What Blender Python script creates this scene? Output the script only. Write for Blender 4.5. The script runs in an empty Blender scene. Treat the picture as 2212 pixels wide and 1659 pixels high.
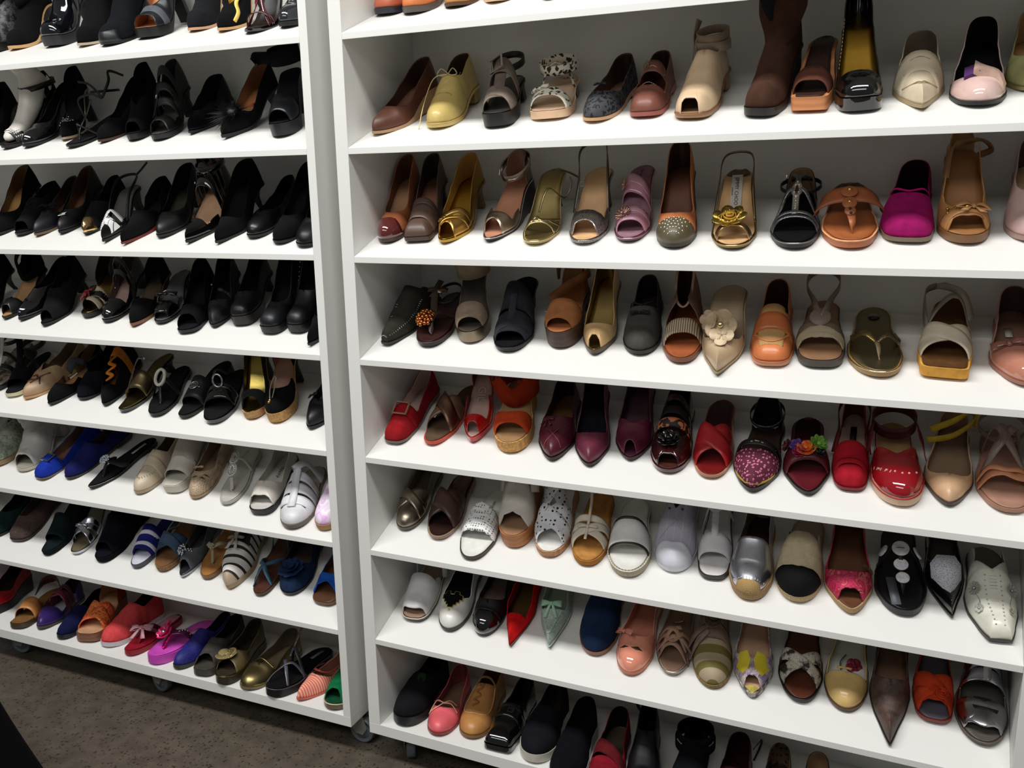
import bpy, bmesh, math, random
from mathutils import Vector, Matrix
import numpy as np
C = bpy.context.scene.collection
SC = 1.15
R = random.Random(7)
# ---------------------------------------------------------------- camera
cam = bpy.data.cameras.new('camera'); co = bpy.data.objects.new('camera', cam); C.objects.link(co)
cam.sensor_width = 36.0; cam.lens = 36.0 * 1967.49 / 2212
def cam_matrix(p, y, r):
    cp, sp, cy, sy, cr, sr = math.cos(p), math.sin(p), math.cos(y), math.sin(y), math.cos(r), math.sin(r)
    f = Vector((sy*cp, cy*cp, sp)); rt = Vector((cy, -sy, 0)); dn = f.cross(rt)
    x = cr*rt + sr*dn; d = -sr*rt + cr*dn
    return Matrix((x, -d, -f)).transposed()
co.matrix_world = Matrix.Translation(Vector((1.0092, -1.4601, 1.1352))*SC) @ cam_matrix(-.2200, -.4367, .0186).to_4x4()
cam.clip_start = .02
bpy.context.scene.camera = co
# ---------------------------------------------------------------- light
vs = bpy.context.scene.view_settings
vs.view_transform = 'Standard'; vs.look = 'None'; vs.gamma = 1; vs.exposure = 0.0
wd = bpy.data.worlds.new('world'); bpy.context.scene.world = wd; wd.use_nodes = True
bg = wd.node_tree.nodes['Background']; bg.inputs[0].default_value = (.93, .97, 1, 1); bg.inputs[1].default_value = 0.12
def area(name, loc, size, energy, target, col=(1, .985, .96)):
    l = bpy.data.lights.new(name, 'AREA'); l.shape = 'RECTANGLE'; l.size, l.size_y = size; l.energy = energy; l.color = col
    o = bpy.data.objects.new(name, l); C.objects.link(o); o.location = loc
    o.rotation_euler = (Vector(target)-Vector(loc)).to_track_quat('-Z', 'Y').to_euler()
area('ceiling_light', (.1, -1.5, 3.6), (4.2, .5), 150, (.1, -1.2, 0), (1, .995, .985))
area('ceiling_light', (.1, -2.8, 2.7), (3.6, .5), 30, (.1, 0, .9), (1, .99, .97))
# ---------------------------------------------------------------- materials
def hexc(h):
    h = h.lstrip('#'); v = [int(h[i:i+2], 16)/255 for i in (0, 2, 4)]
    return tuple(x/12.92 if x <= .04045 else ((x+.055)/1.055)**2.4 for x in v) + (1,)
def lift_albedo(c):   # swatches were read from shaded parts of the photograph
    l = .2126*c[0]+.7152*c[1]+.0722*c[2]; k = 1.0 if l < .012 else (1.38 if l < .35 else 1.38-.3*min(1, (l-.35)/.3))
    return tuple(min(.86, x*k) for x in c[:3])+(1,)
MC = {}
def M(spec):
    if spec in MC: return MC[spec]
    w = spec.split(); f = w[0]; cols = [hexc(x) if f in ('board', 'ston') else lift_albedo(hexc(x)) for x in w[1:] if x[0] == '#']; nums = [float(x) for x in w[1:] if x[0] != '#']
    m = bpy.data.materials.new(spec.replace('#', '').replace(' ', '_')); m.use_nodes = True; MC[spec] = m
    nt = m.node_tree; N = nt.nodes; K = nt.links; b = N['Principled BSDF']
    tc = N.new('ShaderNodeTexCoord'); crd = tc.outputs['Object']
    b.inputs['Base Color'].default_value = cols[0]; b.inputs['Roughness'].default_value = .45
    def num(i, d): return nums[i] if len(nums) > i else d
    def tex(kind, scale, **kw):
        t = N.new('ShaderNodeTex'+kind); K.new(crd, t.inputs['Vector'])
        if 'Scale' in t.inputs: t.inputs['Scale'].default_value = scale
        for k, v in kw.items():
            if k in t.inputs: t.inputs[k].default_value = v
            else: setattr(t, k, v)
        return t
    def ramp(src, stops, const=False):
        r = N.new('ShaderNodeValToRGB'); K.new(src, r.inputs[0]); e = r.color_ramp.elements
        if const: r.color_ramp.interpolation = 'CONSTANT'
        while len(e) < len(stops): e.new(.5)
        for x, (p, c) in zip(e, stops): x.position = p; x.color = c
        return r.outputs[0]
    def base(o): K.new(o, b.inputs['Base Color'])
    def bump(src, st, dist=.001):
        n = N.new('ShaderNodeBump'); n.inputs['Strength'].default_value = st; n.inputs['Distance'].default_value = dist
        K.new(src, n.inputs['Height']); K.new(n.outputs[0], b.inputs['Normal'])
    def dk(c, k): return tuple(min(1, x*k) for x in c[:3]) + (1,)
    def sep(ax):
        s = N.new('ShaderNodeSeparateXYZ'); K.new(crd, s.inputs[0]); return s.outputs[ax]
    def math_(op, a, v):
        n = N.new('ShaderNodeMath'); n.operation = op; K.new(a, n.inputs[0])
        if v is not None:
            if isinstance(v, (int, float)): n.inputs[1].default_value = v
            else: K.new(v, n.inputs[1])
        return n.outputs[0]
    c0 = cols[0]; c1 = cols[1] if len(cols) > 1 else c0
    if f == 'lea':
        b.inputs['Roughness'].default_value = num(0, .42); t = tex('Noise', 260, Detail=3); bump(t.outputs[0], .12, .0006)
        t2 = tex('Noise', 28, Detail=4); base(ramp(t2.outputs[0], [(.3, dk(c0, .86)), (.7, dk(c0, 1.08))]))
    elif f == 'pat':
        b.inputs['Roughness'].default_value = .07; b.inputs['Coat Weight'].default_value = 1; b.inputs['Coat Roughness'].default_value = .03
        t = tex('Noise', 25, Detail=1); bump(t.outputs[0], .12, .003)
    elif f in ('sue', 'vel'):
        b.inputs['Roughness'].default_value = .95; b.inputs['Specular IOR Level'].default_value = .15
        b.inputs['Sheen Weight'].default_value = .5 if f == 'vel' else .2; b.inputs['Sheen Tint'].default_value = dk(c0, 1.6)
        t = tex('Noise', 55, Detail=6); base(ramp(t.outputs[0], [(.3, dk(c0, .78)), (.72, dk(c0, 1.15))]))
        t2 = tex('Noise', 700, Detail=2); bump(t2.outputs[0], .3, .0008)
    elif f == 'fab':
        b.inputs['Roughness'].default_value = .9; b.inputs['Specular IOR Level'].default_value = .2
        t = tex('Voronoi', num(0, 900)); bump(t.outputs[0], .5, .0008); t2 = tex('Noise', 80, Detail=4); base(ramp(t2.outputs[0], [(.3, dk(c0, .85)), (.7, dk(c0, 1.1))]))
    elif f == 'met':
        b.inputs['Metallic'].default_value = 1; b.inputs['Roughness'].default_value = num(0, .3); t = tex('Noise', 60, Detail=4); bump(t.outputs[0], .2, .0012)
    elif f == 'gli':
        b.inputs['Metallic'].default_value = .85; b.inputs['Roughness'].default_value = .28
        t = tex('Voronoi', 800); base(ramp(t.outputs['Color'], [(.15, dk(c0, .45)), (.6, c0), (.95, dk(c0, 1.9))])); bump(t.outputs['Color'], .9, .0012)
    elif f == 'cork':
        b.inputs['Roughness'].default_value = .8; t = tex('Noise', 160, Detail=5); base(ramp(t.outputs[0], [(.35, dk(c0, .6)), (.6, c0)])); bump(t.outputs[0], .3)
    elif f == 'wood':
        b.inputs['Roughness'].default_value = .5; t = tex('Wave', 22, Distortion=3.0, Detail=2.0); t.bands_direction = 'Z'
        base(ramp(t.outputs['Color'], [(.1, dk(c0, .8)), (.8, c0)]))
    elif f == 'dot':   # c0 ground, c1 spots
        t = tex('Voronoi', num(0, 110)); t.inputs['Randomness'].default_value = num(2, .35); base(ramp(t.outputs[0], [(0, c1), (num(1, .32), c1), (num(1, .32)+.03, c0)])); b.inputs['Roughness'].default_value = .75
    elif f == 'perf':
        t = tex('Voronoi', num(0, 260)); t.inputs['Randomness'].default_value = .05; base(ramp(t.outputs[0], [(0, dk(c0, .18)), (.28, dk(c0, .2)), (.34, c0)])); b.inputs['Roughness'].default_value = .6
    elif f == 'leo':
        n = tex('Noise', 60); mx = N.new('ShaderNodeMixRGB'); mx.inputs[0].default_value = .03; K.new(crd, mx.inputs[1]); K.new(n.outputs['Color'], mx.inputs[2])
        t = tex('Voronoi', num(0, 95)); K.new(mx.outputs[0], t.inputs['Vector']); t.inputs['Randomness'].default_value = .75
        base(ramp(t.outputs[0], [(0, c1), (num(1, .36), c1), (num(1, .36)+.05, c0)])); b.inputs['Roughness'].default_value = .7
    elif f in ('stx', 'sty', 'stz'):   # stripes: c0 ground, c1 stripe, nums: freq, duty, phase
        o = sep({'stx': 0, 'sty': 1, 'stz': 2}[f]); o = math_('MULTIPLY', o, num(0, 50)); o = math_('ADD', o, num(2, 100.0)); o = math_('FRACT', o, None)
        st = [(0, c1), (num(1, .35), c0)]
        if len(cols) > 2: st = [(i/len(cols), c) for i, c in enumerate(cols)]
        base(ramp(o, st, True)); b.inputs['Roughness'].default_value = .75
    elif f == 'sna':
        t = tex('Voronoi', num(0, 330)); t2 = tex('Noise', 55, Detail=3); cc = ramp(t2.outputs[0], [(.42, c0), (.52, c1)])
        e = tex('Voronoi', num(0, 330), feature='DISTANCE_TO_EDGE'); k = ramp(e.outputs[0], [(0, (.25, .25, .25, 1)), (.12, (1, 1, 1, 1))])
        mx = N.new('ShaderNodeMixRGB'); mx.blend_type = 'MULTIPLY'; mx.inputs[0].default_value = 1; K.new(cc, mx.inputs[1]); K.new(k, mx.inputs[2]); base(mx.outputs[0])
        b.inputs['Roughness'].default_value = .55; bump(e.outputs[0], .4)
    elif f == 'flo':   # splashes of several colours
        t = tex('Noise', num(0, 40), Detail=3, Distortion=num(1, 1.2)); n = len(cols); base(ramp(t.outputs[0], [(.3+.42*i/max(1, n-1), c) for i, c in enumerate(cols)], num(2, 1) > 0)); b.inputs['Roughness'].default_value = .6
    elif f == 'dai':   # small flowers: ring dots on a ground
        t = tex('Voronoi', num(0, 110)); t.inputs['Randomness'].default_value = .6; base(ramp(t.outputs[0], [(0, dk(c0, .3)), (.1, dk(c0, .3)), (.14, c1), (.3, c1), (.36, c0)], False)); b.inputs['Roughness'].default_value = .8
    elif f in ('wov', 'rope'):
        b.inputs['Roughness'].default_value = .9; t = tex('Wave', num(0, 160), Distortion=1.5); t.bands_direction = 'DIAGONAL' if f == 'rope' else 'X'
        t2 = tex('Wave', num(0, 160), Distortion=1.5); t2.bands_direction = 'Z' if f == 'rope' else 'Y'
        mx = N.new('ShaderNodeMixRGB'); mx.blend_type = 'MULTIPLY'; mx.inputs[0].default_value = 1; K.new(t.outputs['Color'], mx.inputs[1]); K.new(t2.outputs['Color'], mx.inputs[2])
        base(ramp(mx.outputs[0], [(0, dk(c0, .62)), (.4, c0)])); bump(mx.outputs[0], .6, .0015)
    elif f == 'fur':
        b.inputs['Roughness'].default_value = 1; t = tex('Noise', 120, Detail=6, Distortion=2.0); base(ramp(t.outputs[0], [(.3, dk(c0, .5)), (.7, dk(c0, 1.4))])); bump(t.outputs[0], 1, .004)
    elif f == 'clear':
        b.inputs['Transmission Weight'].default_value = .75; b.inputs['Roughness'].default_value = .15; b.inputs['IOR'].default_value = 1.3
    elif f == 'pea':
        t = tex('Noise', 60, Detail=3); base(ramp(t.outputs[0], [(.3, hexc('#c8d8d8')), (.45, hexc('#f4f4f0')), (.6, hexc('#d8cfe0')), (.75, hexc('#f8f6f2'))])); b.inputs['Roughness'].default_value = .15; b.inputs['Coat Weight'].default_value = .6
    elif f == 'board':
        b.inputs['Roughness'].default_value = .5; t = tex('Noise', 420, Detail=3); bump(t.outputs[0], .05, .0005)
    elif f == 'ston':
        t = tex('Voronoi', 210); t2 = tex('Noise', 24, Detail=8); t3 = tex('Voronoi', 480)
        a = ramp(t2.outputs[0], [(.3, c0), (.7, c1)]); k = ramp(t.outputs['Color'], [(0, (.28, .25, .22, 1)), (.16, (.4, .37, .33, 1)), (.2, (1, 1, 1, 1)), (.9, (1, 1, 1, 1)), (.93, (1.0, 1.0, 1.0, 1))])
        e = ramp(t3.outputs['Color'], [(0, (.45, .42, .38, 1)), (.2, (.9, .9, .9, 1)), (.6, (1, 1, 1, 1)), (1, (1, 1, 1, 1))])
        m1 = N.new('ShaderNodeMixRGB'); m1.blend_type = 'MULTIPLY'; m1.inputs[0].default_value = 1; K.new(a, m1.inputs[1]); K.new(k, m1.inputs[2])
        m2 = N.new('ShaderNodeMixRGB'); m2.blend_type = 'MULTIPLY'; m2.inputs[0].default_value = 1; K.new(m1.outputs[0], m2.inputs[1]); K.new(e, m2.inputs[2]); base(m2.outputs[0])
        b.inputs['Roughness'].default_value = .45
    else: b.inputs['Roughness'].default_value = num(0, .5)
    return m
# ---------------------------------------------------------------- mesh helpers
def mesh(name, v, f, mats, parent=None, solid=0, lin=None, smooth=True, bevel=0, off=-1, weld=True, label=None, ref=None):
    me = bpy.data.meshes.new(name); bm = bmesh.new()
    vv = [bm.verts.new(p) for p in v]
    for q in f:
        mi = 0
        if isinstance(q, tuple) and len(q) == 2 and isinstance(q[0], (list, tuple)): q, mi = q
        if len(set(q)) < 3: continue
        try: fc = bm.faces.new([vv[i] for i in q]); fc.smooth = bool(smooth); fc.material_index = mi
        except ValueError: pass
    if weld: bmesh.ops.remove_doubles(bm, verts=bm.verts, dist=2e-5)
    bmesh.ops.delete(bm, geom=[x for x in bm.verts if not x.link_faces], context='VERTS')
    bmesh.ops.recalc_face_normals(bm, faces=bm.faces)
    if ref:
        sc_ = 0
        for fc in bm.faces: p = fc.calc_center_median(); sc_ += fc.normal.dot(p-ref(p))*fc.calc_area()
        if sc_ < 0: bmesh.ops.reverse_faces(bm, faces=bm.faces)
    if smooth == 'auto':
        for ed in bm.edges:
            if len(ed.link_faces) == 2 and ed.calc_face_angle(0) > .62: ed.smooth = False
    bm.to_mesh(me); bm.free()
    for s in ([mats] if isinstance(mats, str) else mats): me.materials.append(M(s))
    o = bpy.data.objects.new(name, me); C.objects.link(o)
    if parent: o.parent = parent
    if solid:
        if lin: me.materials.append(M(lin))
        s = o.modifiers.new('s', 'SOLIDIFY'); s.thickness = solid; s.offset = off; s.use_quality_normals = True
        if lin: s.material_offset = len(me.materials)-1
    if bevel:
        s = o.modifiers.new('b', 'BEVEL'); s.width = bevel; s.segments = 2; s.limit_method = 'ANGLE'
    if label: o['label'] = label
    return o
def grid(rows, closed=False):
    """rows of equal length lists of points -> verts, faces"""
    n = len(rows[0]); v = [p for r in rows for p in r]; f = []
    for i in range(len(rows)-1):
        for j in range(n-1 if not closed else n):
            k = (j+1) % n; f.append([i*n+j, i*n+k, (i+1)*n+k, (i+1)*n+j])
    return v, f
def join(*gs):
    v, f = [], []
    for gv, gf in gs:
        k = len(v); v += gv
        for q in gf:
            if len(q) == 2 and isinstance(q[0], (list, tuple)): f.append(([i+k for i in q[0]], q[1]))
            else: f.append([i+k for i in q])
    return v, f
def boxg(c, s, rot=None):
    v = [Vector((x*s[0]/2, y*s[1]/2, z*s[2]/2)) for x in (-1, 1) for y in (-1, 1) for z in (-1, 1)]
    if rot: v = [rot @ p for p in v]
    v = [p+Vector(c) for p in v]
    return v, [[0, 1, 3, 2], [4, 6, 7, 5], [0, 4, 5, 1], [2, 3, 7, 6], [0, 2, 6, 4], [1, 5, 7, 3]]
def ballg(c, r, fr=None, n=8, m=5, sq=(1, 1, 1)):
    rows = []
    for i in range(m+1):
        a = math.pi*i/m; rows.append([Vector((r*sq[0]*math.sin(a)*math.cos(2*math.pi*j/n), r*sq[1]*math.sin(a)*math.sin(2*math.pi*j/n), r*sq[2]*math.cos(a))) for j in range(n)])
    if fr: rows = [[fr @ p for p in r_] for r_ in rows]
    rows = [[p+Vector(c) for p in r_] for r_ in rows]
    return grid(rows, True)
def crom(P, n=6, closed=False):
    P = [Vector(p) for p in P]; out = []; L = len(P); rng = L if closed else L-1
    for i in range(rng):
        g = (lambda k: P[k % L]) if closed else (lambda k: P[max(0, min(L-1, k))])
        a, b, c, d = g(i-1), g(i), g(i+1), g(i+2)
        for j in range(n):
            t = j/n; out.append(.5*((2*b)+(c-a)*t+(2*a-5*b+4*c-d)*t*t+(3*b-a-3*c+d)*t**3))
    if not closed: out.append(P[-1])
    return out
def tubeg(P, r, n=6, closed=False, taper=None):
    rows = []; L = len(P); up = Vector((.13, .21, .97))
    for i, p in enumerate(P):
        a = P[(i-1) % L] if closed or i > 0 else P[0]; b = P[(i+1) % L] if closed or i < L-1 else P[-1]
        t = (b-a).normalized() if (b-a).length > 1e-9 else Vector((0, 0, 1)); x = t.cross(up)
        if x.length < 1e-4: x = t.orthogonal()
        x.normalize(); y = t.cross(x); rr = r*(taper(i/(L-1)) if taper else 1)
        rows.append([p+x*rr*math.cos(2*math.pi*j/n)+y*rr*math.sin(2*math.pi*j/n) for j in range(n)])
    if closed: rows.append(rows[0])
    g = grid(rows, True)
    if not closed: g[1].append(list(range(n))); g[1].append(list(range(len(g[0])-n, len(g[0]))))
    return g
def lathe(prof, n=20, fr=None, c=(0, 0, 0)):
    rows = [[Vector((r*math.cos(2*math.pi*j/n), r*math.sin(2*math.pi*j/n), z)) for j in range(n)] for r, z in prof]
    if fr: rows = [[fr @ p for p in q] for q in rows]
    return grid([[p+Vector(c) for p in q] for q in rows], True)
def interp(T, x):
    if x <= T[0][0]: return T[0][1]
    for (a, p), (b, q) in zip(T, T[1:]):
        if x <= b:
            t = (x-a)/(b-a); t = t*t*(3-2*t); return p+(q-p)*t
    return T[-1][1]
TOES = {'round': (2.0, .25), 'almond': (1.6, .36), 'point': (1.12, .5), 'square': (5, .10), 'oval': (2.2, .32), 'snip': (1.5, .46), 'blunt': (2.8, .2)}
# ---------------------------------------------------------------- one shoe
class Shoe:
    def __init__(s, name, label, cat, group, mw, L, h, q):
        s.L = L; s.q = q; s.W = q.get('W', .082); s.p = q.get('p', .006); s.h = max(h, s.p+.002)
        s.toe = TOES[q.get('toe', 'almond')]; s.f0 = q.get('f0', .2 if q.get('toe') == 'snip' else 0); s.asym = q.get('a', .35); s.hm = q.get('hm', 1.0)
        s.wedge = q.get('heel') in ('wedge', 'flat'); s.nar = q.get('nar', 1.0)
        e = bpy.data.objects.new(name, None); C.objects.link(e); e.matrix_world = mw; e.empty_display_size = .02
        e['label'] = label; e['category'] = cat
        if group: e['group'] = group
        s.o = e; s.lk = .86
    def w(s, t):
        b = interp([(0, .42), (.14, .445), (.29, .5), (.42, .48), (.56, .40), (.7, .345), (.86, .34), (1, .33)], t)*s.W
        if t > .45: b *= 1-(1-s.nar)*min(1, (t-.45)/.15)
        n, sc = s.toe
        if t < .002: return 0.0
        if t < sc: b *= s.f0+(1-s.f0)*max(0, 1-((sc-t)/sc)**n)**(1/n)
        if t > .84: b *= max(0, 1-((t-.84)/.16)**2)**.5
        return max(b, .0)
    def c(s, t): return s.asym*s.W*.16*max(0, 1-t/.45)**1.6 - s.asym*s.W*.05*math.sin(min(1, t)*math.pi)
    def zs(s, t):
        x = min(1, max(0, (t-.30)/.54)); r = (s.h-s.p)*x*x*(3-2*x)
        return s.p+r+(.007*s.q.get('spr', 1))*max(0, 1-t/.24)**2
    def zb(s, t):
        sp = (.007*s.q.get('spr', 1))*max(0, 1-t/.24)**2
        if s.wedge: return sp+(.0025 if .5 < t < .7 else 0)
        th = s.q.get('t', .005); k = min(1, max(0, (t-.28)/.16)); k = k*k*(3-2*k)
        return sp*(1-k)+k*(s.zs(t)-th)
    def H(s, t): return s.hm*interp([(0, .018), (.1, .025), (.24, .034), (.35, .044), (.5, .06), (.65, .074), (.8, .085), (1, .088)], t)
    def P(s, t, u, lift=1.0, e=.001):
        """point on the foot surface: t toe to heel, u across (-1..1)"""
        tc = min(1, max(0, t)); x, y = s.c(tc)+u*s.w(tc)*1.01, t*s.L; r, Hh = min(1, abs(u)), s.H(tc)
        if tc < .24:
            cx, cy = s.c(.24), .24*s.L; dx, dy = x-cx, y-cy; sd = 1 if dx > s.c(tc)-cx or u > 0 else -1
            sd = 1 if u >= 0 else -1; lo, hi = 0.0, .24
            for _ in range(18):
                m = (lo+hi)/2; bx, by = s.c(m)+sd*s.w(m)-cx, m*s.L-cy
                if (bx*dy-by*dx)*sd > 0: lo = m
                else: hi = m
            bx, by = s.c(lo)+sd*s.w(lo)-cx, lo*s.L-cy; r = min(1, math.hypot(dx, dy)/max(1e-6, math.hypot(bx, by))); Hh = s.H(.24)
        return Vector((x, y, s.zs(tc)+(Hh*s.lk+e)*lift*max(0, 1-r**2.6)**.5))
    def axis(s, p):
        y = min(.84*s.L, max(.24*s.L, p.y)); return Vector((s.c(y/s.L), y, s.zs(y/s.L)+.004))
    def fr(s, t, u, e=.001, lift=1):
        d = .01; p = s.P(t, u, lift, e); a = (s.P(t, u+d*4)-s.P(t, u-d*4)).normalized(); b = (s.P(t+d, u)-s.P(t-d, u)).normalized()
        n = a.cross(b).normalized(); b = n.cross(a); m = Matrix((a, b, n)).transposed()
        return p, m
    def add(s, name, g, mats, **k):
        par = k.pop('par', s.o)
        return mesh(name, g[0], g[1], mats, par, **k)
    def S(s, extra=(), a=0, b=1):
        x = [.5-.5*math.cos(math.pi*i/26) for i in range(27)]+[.004, .012, .99]+list(extra)
        return sorted(set(round(min(1, max(0, i)), 4) for i in x if a <= i <= b))
    # ---- parts
    def sole(s):
        q = s.q; T = s.S(); e = q.get('welt', .0015); V = lambda t, sd, z: Vector((s.c(t)+sd*(s.w(t)+(e if .001 < t < .999 else 0)), (t-.5)*(s.L+2*e)+.5*s.L, z))
        rows = []
        for t in T:
            zt, zb = s.zs(t), min(s.zb(t), s.zs(t)-.001); tap = q.get('tap', .0)
            m = (zt+zb)/2
            rows.append([V(t, -1, zt), V(t, -1, m), V(t, -1+tap, zb), V(t, 1-tap, zb), V(t, 1, m), V(t, 1, zt)])
        g = grid(rows, True)
        s.add('platform' if s.p > .018 else 'outsole', g, q.get('so', 'lea #2a1c14'), smooth='auto')
        k = q.get('inw', .955)
        rows = [[Vector((s.c(t)+u*s.w(t)*k, (t-.5)*s.L*.985+.5*s.L, s.zs(t)+.0012+.0025*u*u*min(1, t*4))) for u in (-1, -.6, 0, .6, 1)] for t in T]
        s.add('insole', grid(rows), q.get('ins', 'lea #b08a60'), solid=.0012, off=1)
        if 'isock' in q:   # sock liner panel of another colour at the heel
            m_, a, b = q['isock']; rows = [[Vector((s.c(t)+u*s.w(t)*k*.86, (t-.5)*s.L*.985+.5*s.L, s.zs(t)+.0032+.0025*u*u)) for u in (-1, -.5, 0, .5, 1)] for t in s.S((a, b), a, b)]
            s.add('sock_liner', grid(rows), m_, solid=.0006, off=1)
        if 'rim' in q:
            P = [s.rimp(t, 1) for t in T]+[s.rimp(t, -1) for t in T[::-1][1:-1]]; s.add('welt', tubeg(P, .0016, 5, True), q['rim'])
    def rimp(s, t, sd): return Vector((s.c(t)+sd*(s.w(t)+.001), (t-.5)*(s.L+.003)+.5*s.L, s.zs(t)-.001))
    def heel(s):
        ht = s.q.get('heel', 'block')
        if ht in ('wedge', 'flat'): return
        sh = s.q.get('sh', .76 if ht in ('block', 'cone', 'kit') else .80); T = s.S((sh,), sh, 1); top = [(1, t) for t in T]+[(-1, t) for t in T[::-1][1:]]
        rows = []; piv = Vector((0, .93*s.L, 0))
        prof = {'block': [(0, 1), (.15, .94), (.6, .88), (1, .92)], 'sti': [(0, 1), (.1, .78), (.25, .48), (.45, .3), (.75, .21), (1, .2)], 'kit': [(0, 1), (.25, .7), (.6, .4), (1, .4)],
                'cone': [(0, 1), (.3, .75), (1, .42)], 'thick': [(0, 1), (.15, .82), (.4, .6), (1, .55)]}[ht]
        back = {'sti': .012, 'thick': .008, 'cone': .006, 'kit': .004}.get(ht, 0)
        for k, f in prof:
            r = []
            for sd, t in top:
                p = Vector((s.c(t)+sd*s.w(t)*.99, t*s.L, 0)); p = piv+(p-piv)*f; zt = s.zs(t)-.0015
                p.z = zt*(1-k)+.0*k; p.y -= back*math.sin(math.pi*min(1, k*1.0))*.8; r.append(p)
            rows.append(r)
        g = grid(rows, True); n = len(rows[0]); g[1].append(list(range(len(g[0])-n, len(g[0])))); g[1].append(list(range(n)))
        o = s.add('heel', g, s.q.get('hc', s.q.get('col', 'lea #222222')), smooth='auto')
    def upper(s, m=None, name='upper', th=.36, d=.24, sh='u', rs=.9, rb=.76, cut=None, gap=None, peep=0, pw=.09, front=None, hh=1.0, lin=None, e=0, rmax=None, thick=.0018, band=None):
        m = m or s.q['col']; lin = lin or s.q.get('lin', 'lea #a08060')
        sa, sb = .24, .86
        if not front and peep < .7: s.lk = 1.0
        if th < .40 and not front and not band and sh != 'v': th *= .88
        if band: e = max(e, .0026)
        T = s.S([th, th+.004, th+.012, th+.03, th+d*.3, th+d*.5, th+d*.8, th+d]+([pw, pw*.9, pw*.6, pw*.3] if peep else [])+([cut, cut-.04, cut-.1] if cut else [])+(list(gap) if gap else [])+([front, front+.03, front+.08] if front else []))
        def rt(t):
            if t <= th: r = 0
            else:
                x = min(1, (t-th)/d); r = rs*{'u': (1-(1-x)**2)**.5, 'v': x, 'sq': min(1, x*8), 'o': (1-(1-x)**3)**.4}[sh]
            if t > .72: x = (t-.72)/.28; r += (rb-rs)*x*x*(3-2*x)*(1 if t > th+d else 0)
            if cut and t > cut-.12: r = max(r, min(1, r+(1-r)*(t-cut+.12)/.12))
            if gap and gap[0] <= t <= gap[1]:
                x = min(1, min(t-gap[0], gap[1]-t)/.07); x = max(0, x); r = max(r, r+(1-r)*x)
            if front and t < front+.1: r = max(r, 1-(1-r)*max(0, min(1, (t-front)/.1)))
            return min(1, r)
        def rbt(t):
            if peep and t < pw: return 1-peep*(1-(t/pw)**2)**.5
            if band:  # toe cap only: from rim up to plan line y
                return 1
            return 1
        def col(t, sd):
            sc = min(sb, max(sa, t)); Bp = Vector((s.c(t)+sd*s.w(t), t*s.L, 0)); Cp = Vector((s.c(sc), sc*s.L, 0)); r1, r0 = rt(t), rbt(t)
            if band:
                yb = band*s.L
                if Bp.y >= yb: return None
                r1 = 0 if Cp.y <= yb else (Cp.y-yb)/(Cp.y-Bp.y)
            if r1 >= .995 and not band: return None
            r1 = min(r1, r0); out = []
            for i in range(13):
                v = i/12; r = r0-(r0-r1)*(v**1.8 if r0 > .99 else v); p = Cp+(Bp-Cp)*r; tt = min(1, max(0, p.y/s.L))
                Hc = s.H(sc)*hh
                if th < sc < th+d and not band: Hc = s.H(th)*hh+(Hc-s.H(th)*hh)*(sc-th)/d
                p.z = s.zs(tt)+(Hc+e)*max(0, 1-r**2.6)**.5+(-.001 if r > .999 else 0)
                if e and r < .999: p.z += 0
                out.append(p+(Vector((Bp.x-Cp.x, Bp.y-Cp.y, 0)).normalized()*e if (Bp-Cp).length > 1e-6 else Vector()))
            return out
        loop = [(1, t) for t in T]+[(-1, t) for t in T[::-1][1:-1]]; cols = [col(t, sd) for sd, t in loop]; v, f = [], []
        idx = []
        for c_ in cols:
            idx.append(None if c_ is None else len(v)); v += c_ or []
        n = len(cols)
        for i in range(n):
            a, b = idx[i], idx[(i+1) % n]
            if a is None or b is None: continue
            for j in range(12): f.append([a+j, b+j, b+j+1, a+j+1])
        return s.add(name, (v, f), m, solid=thick, lin=lin, off=-1, ref=s.axis)
    def band(s, sL, sR, wd, m, lift=1.0, e=.002, name='strap', u0=-1, u1=1, n=16, wv=0, wx=1.0, thick=.002, lin=None, mid=0, wm=1.0, frill=0):
        rows = []
        for i in range(n+1):
            x = i/n; u = u0+(u1-u0)*x
            if u0 == -1 and u1 == 1: u = math.sin((x-.5)*math.pi)
            c = sL+(sR-sL)*(u+1)/2+mid*(1-u*u); ww = wd*(1+(wm-1)*(1-u*u)); r = []
            for j in range(5):
                k = j/4-.5; t = c+k*ww/s.L+(frill*math.sin(x*40) if j in (0, 4) else 0); p = s.P(t, u, lift, e+wv*math.sin(j*2.4+x*9)+.001*(1-4*k*k)); p.x = s.c(t)+(p.x-s.c(t))*wx; r.append(p)
            rows.append(r)
        return s.add(name, grid(rows), m, solid=thick, off=-1, lin=lin, ref=s.axis)
    def path(s, pts, wd, m, name='strap', axis='foot', raw=False, closed=False, thick=.0018, n=6, lift=1, wf=None, tube=False):
        P = [Vector(p) if raw else s.P(p[0], p[1], p[2] if len(p) > 2 else 1.0, .0025) for p in pts]
        P = crom(P, n, closed); L = len(P)
        if tube: return s.add(name, tubeg(P, wd/2, 6, closed), m)
        rows = []
        for i, p in enumerate(P):
            a = P[(i-1) % L] if closed or i else P[0]; b = P[(i+1) % L] if closed or i < L-1 else P[-1]
            T = (b-a).normalized(); A = Vector((0, p.y, s.zs(min(1, max(0, p.y/s.L)))+.004)) if axis == 'foot' else Vector((0, s.L*.8, p.z))
            N = p-A; lat = T.cross(N)
            if lat.length < 1e-6: lat = Vector((0, 1, 0))
            lat.normalize(); ww = wd*(wf(i/(L-1)) if wf else 1); rows.append([p-lat*ww/2, p, p+lat*ww/2])
        if closed: rows.append(rows[0])
        return s.add(name, grid(rows), m, solid=thick, off=0)
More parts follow.
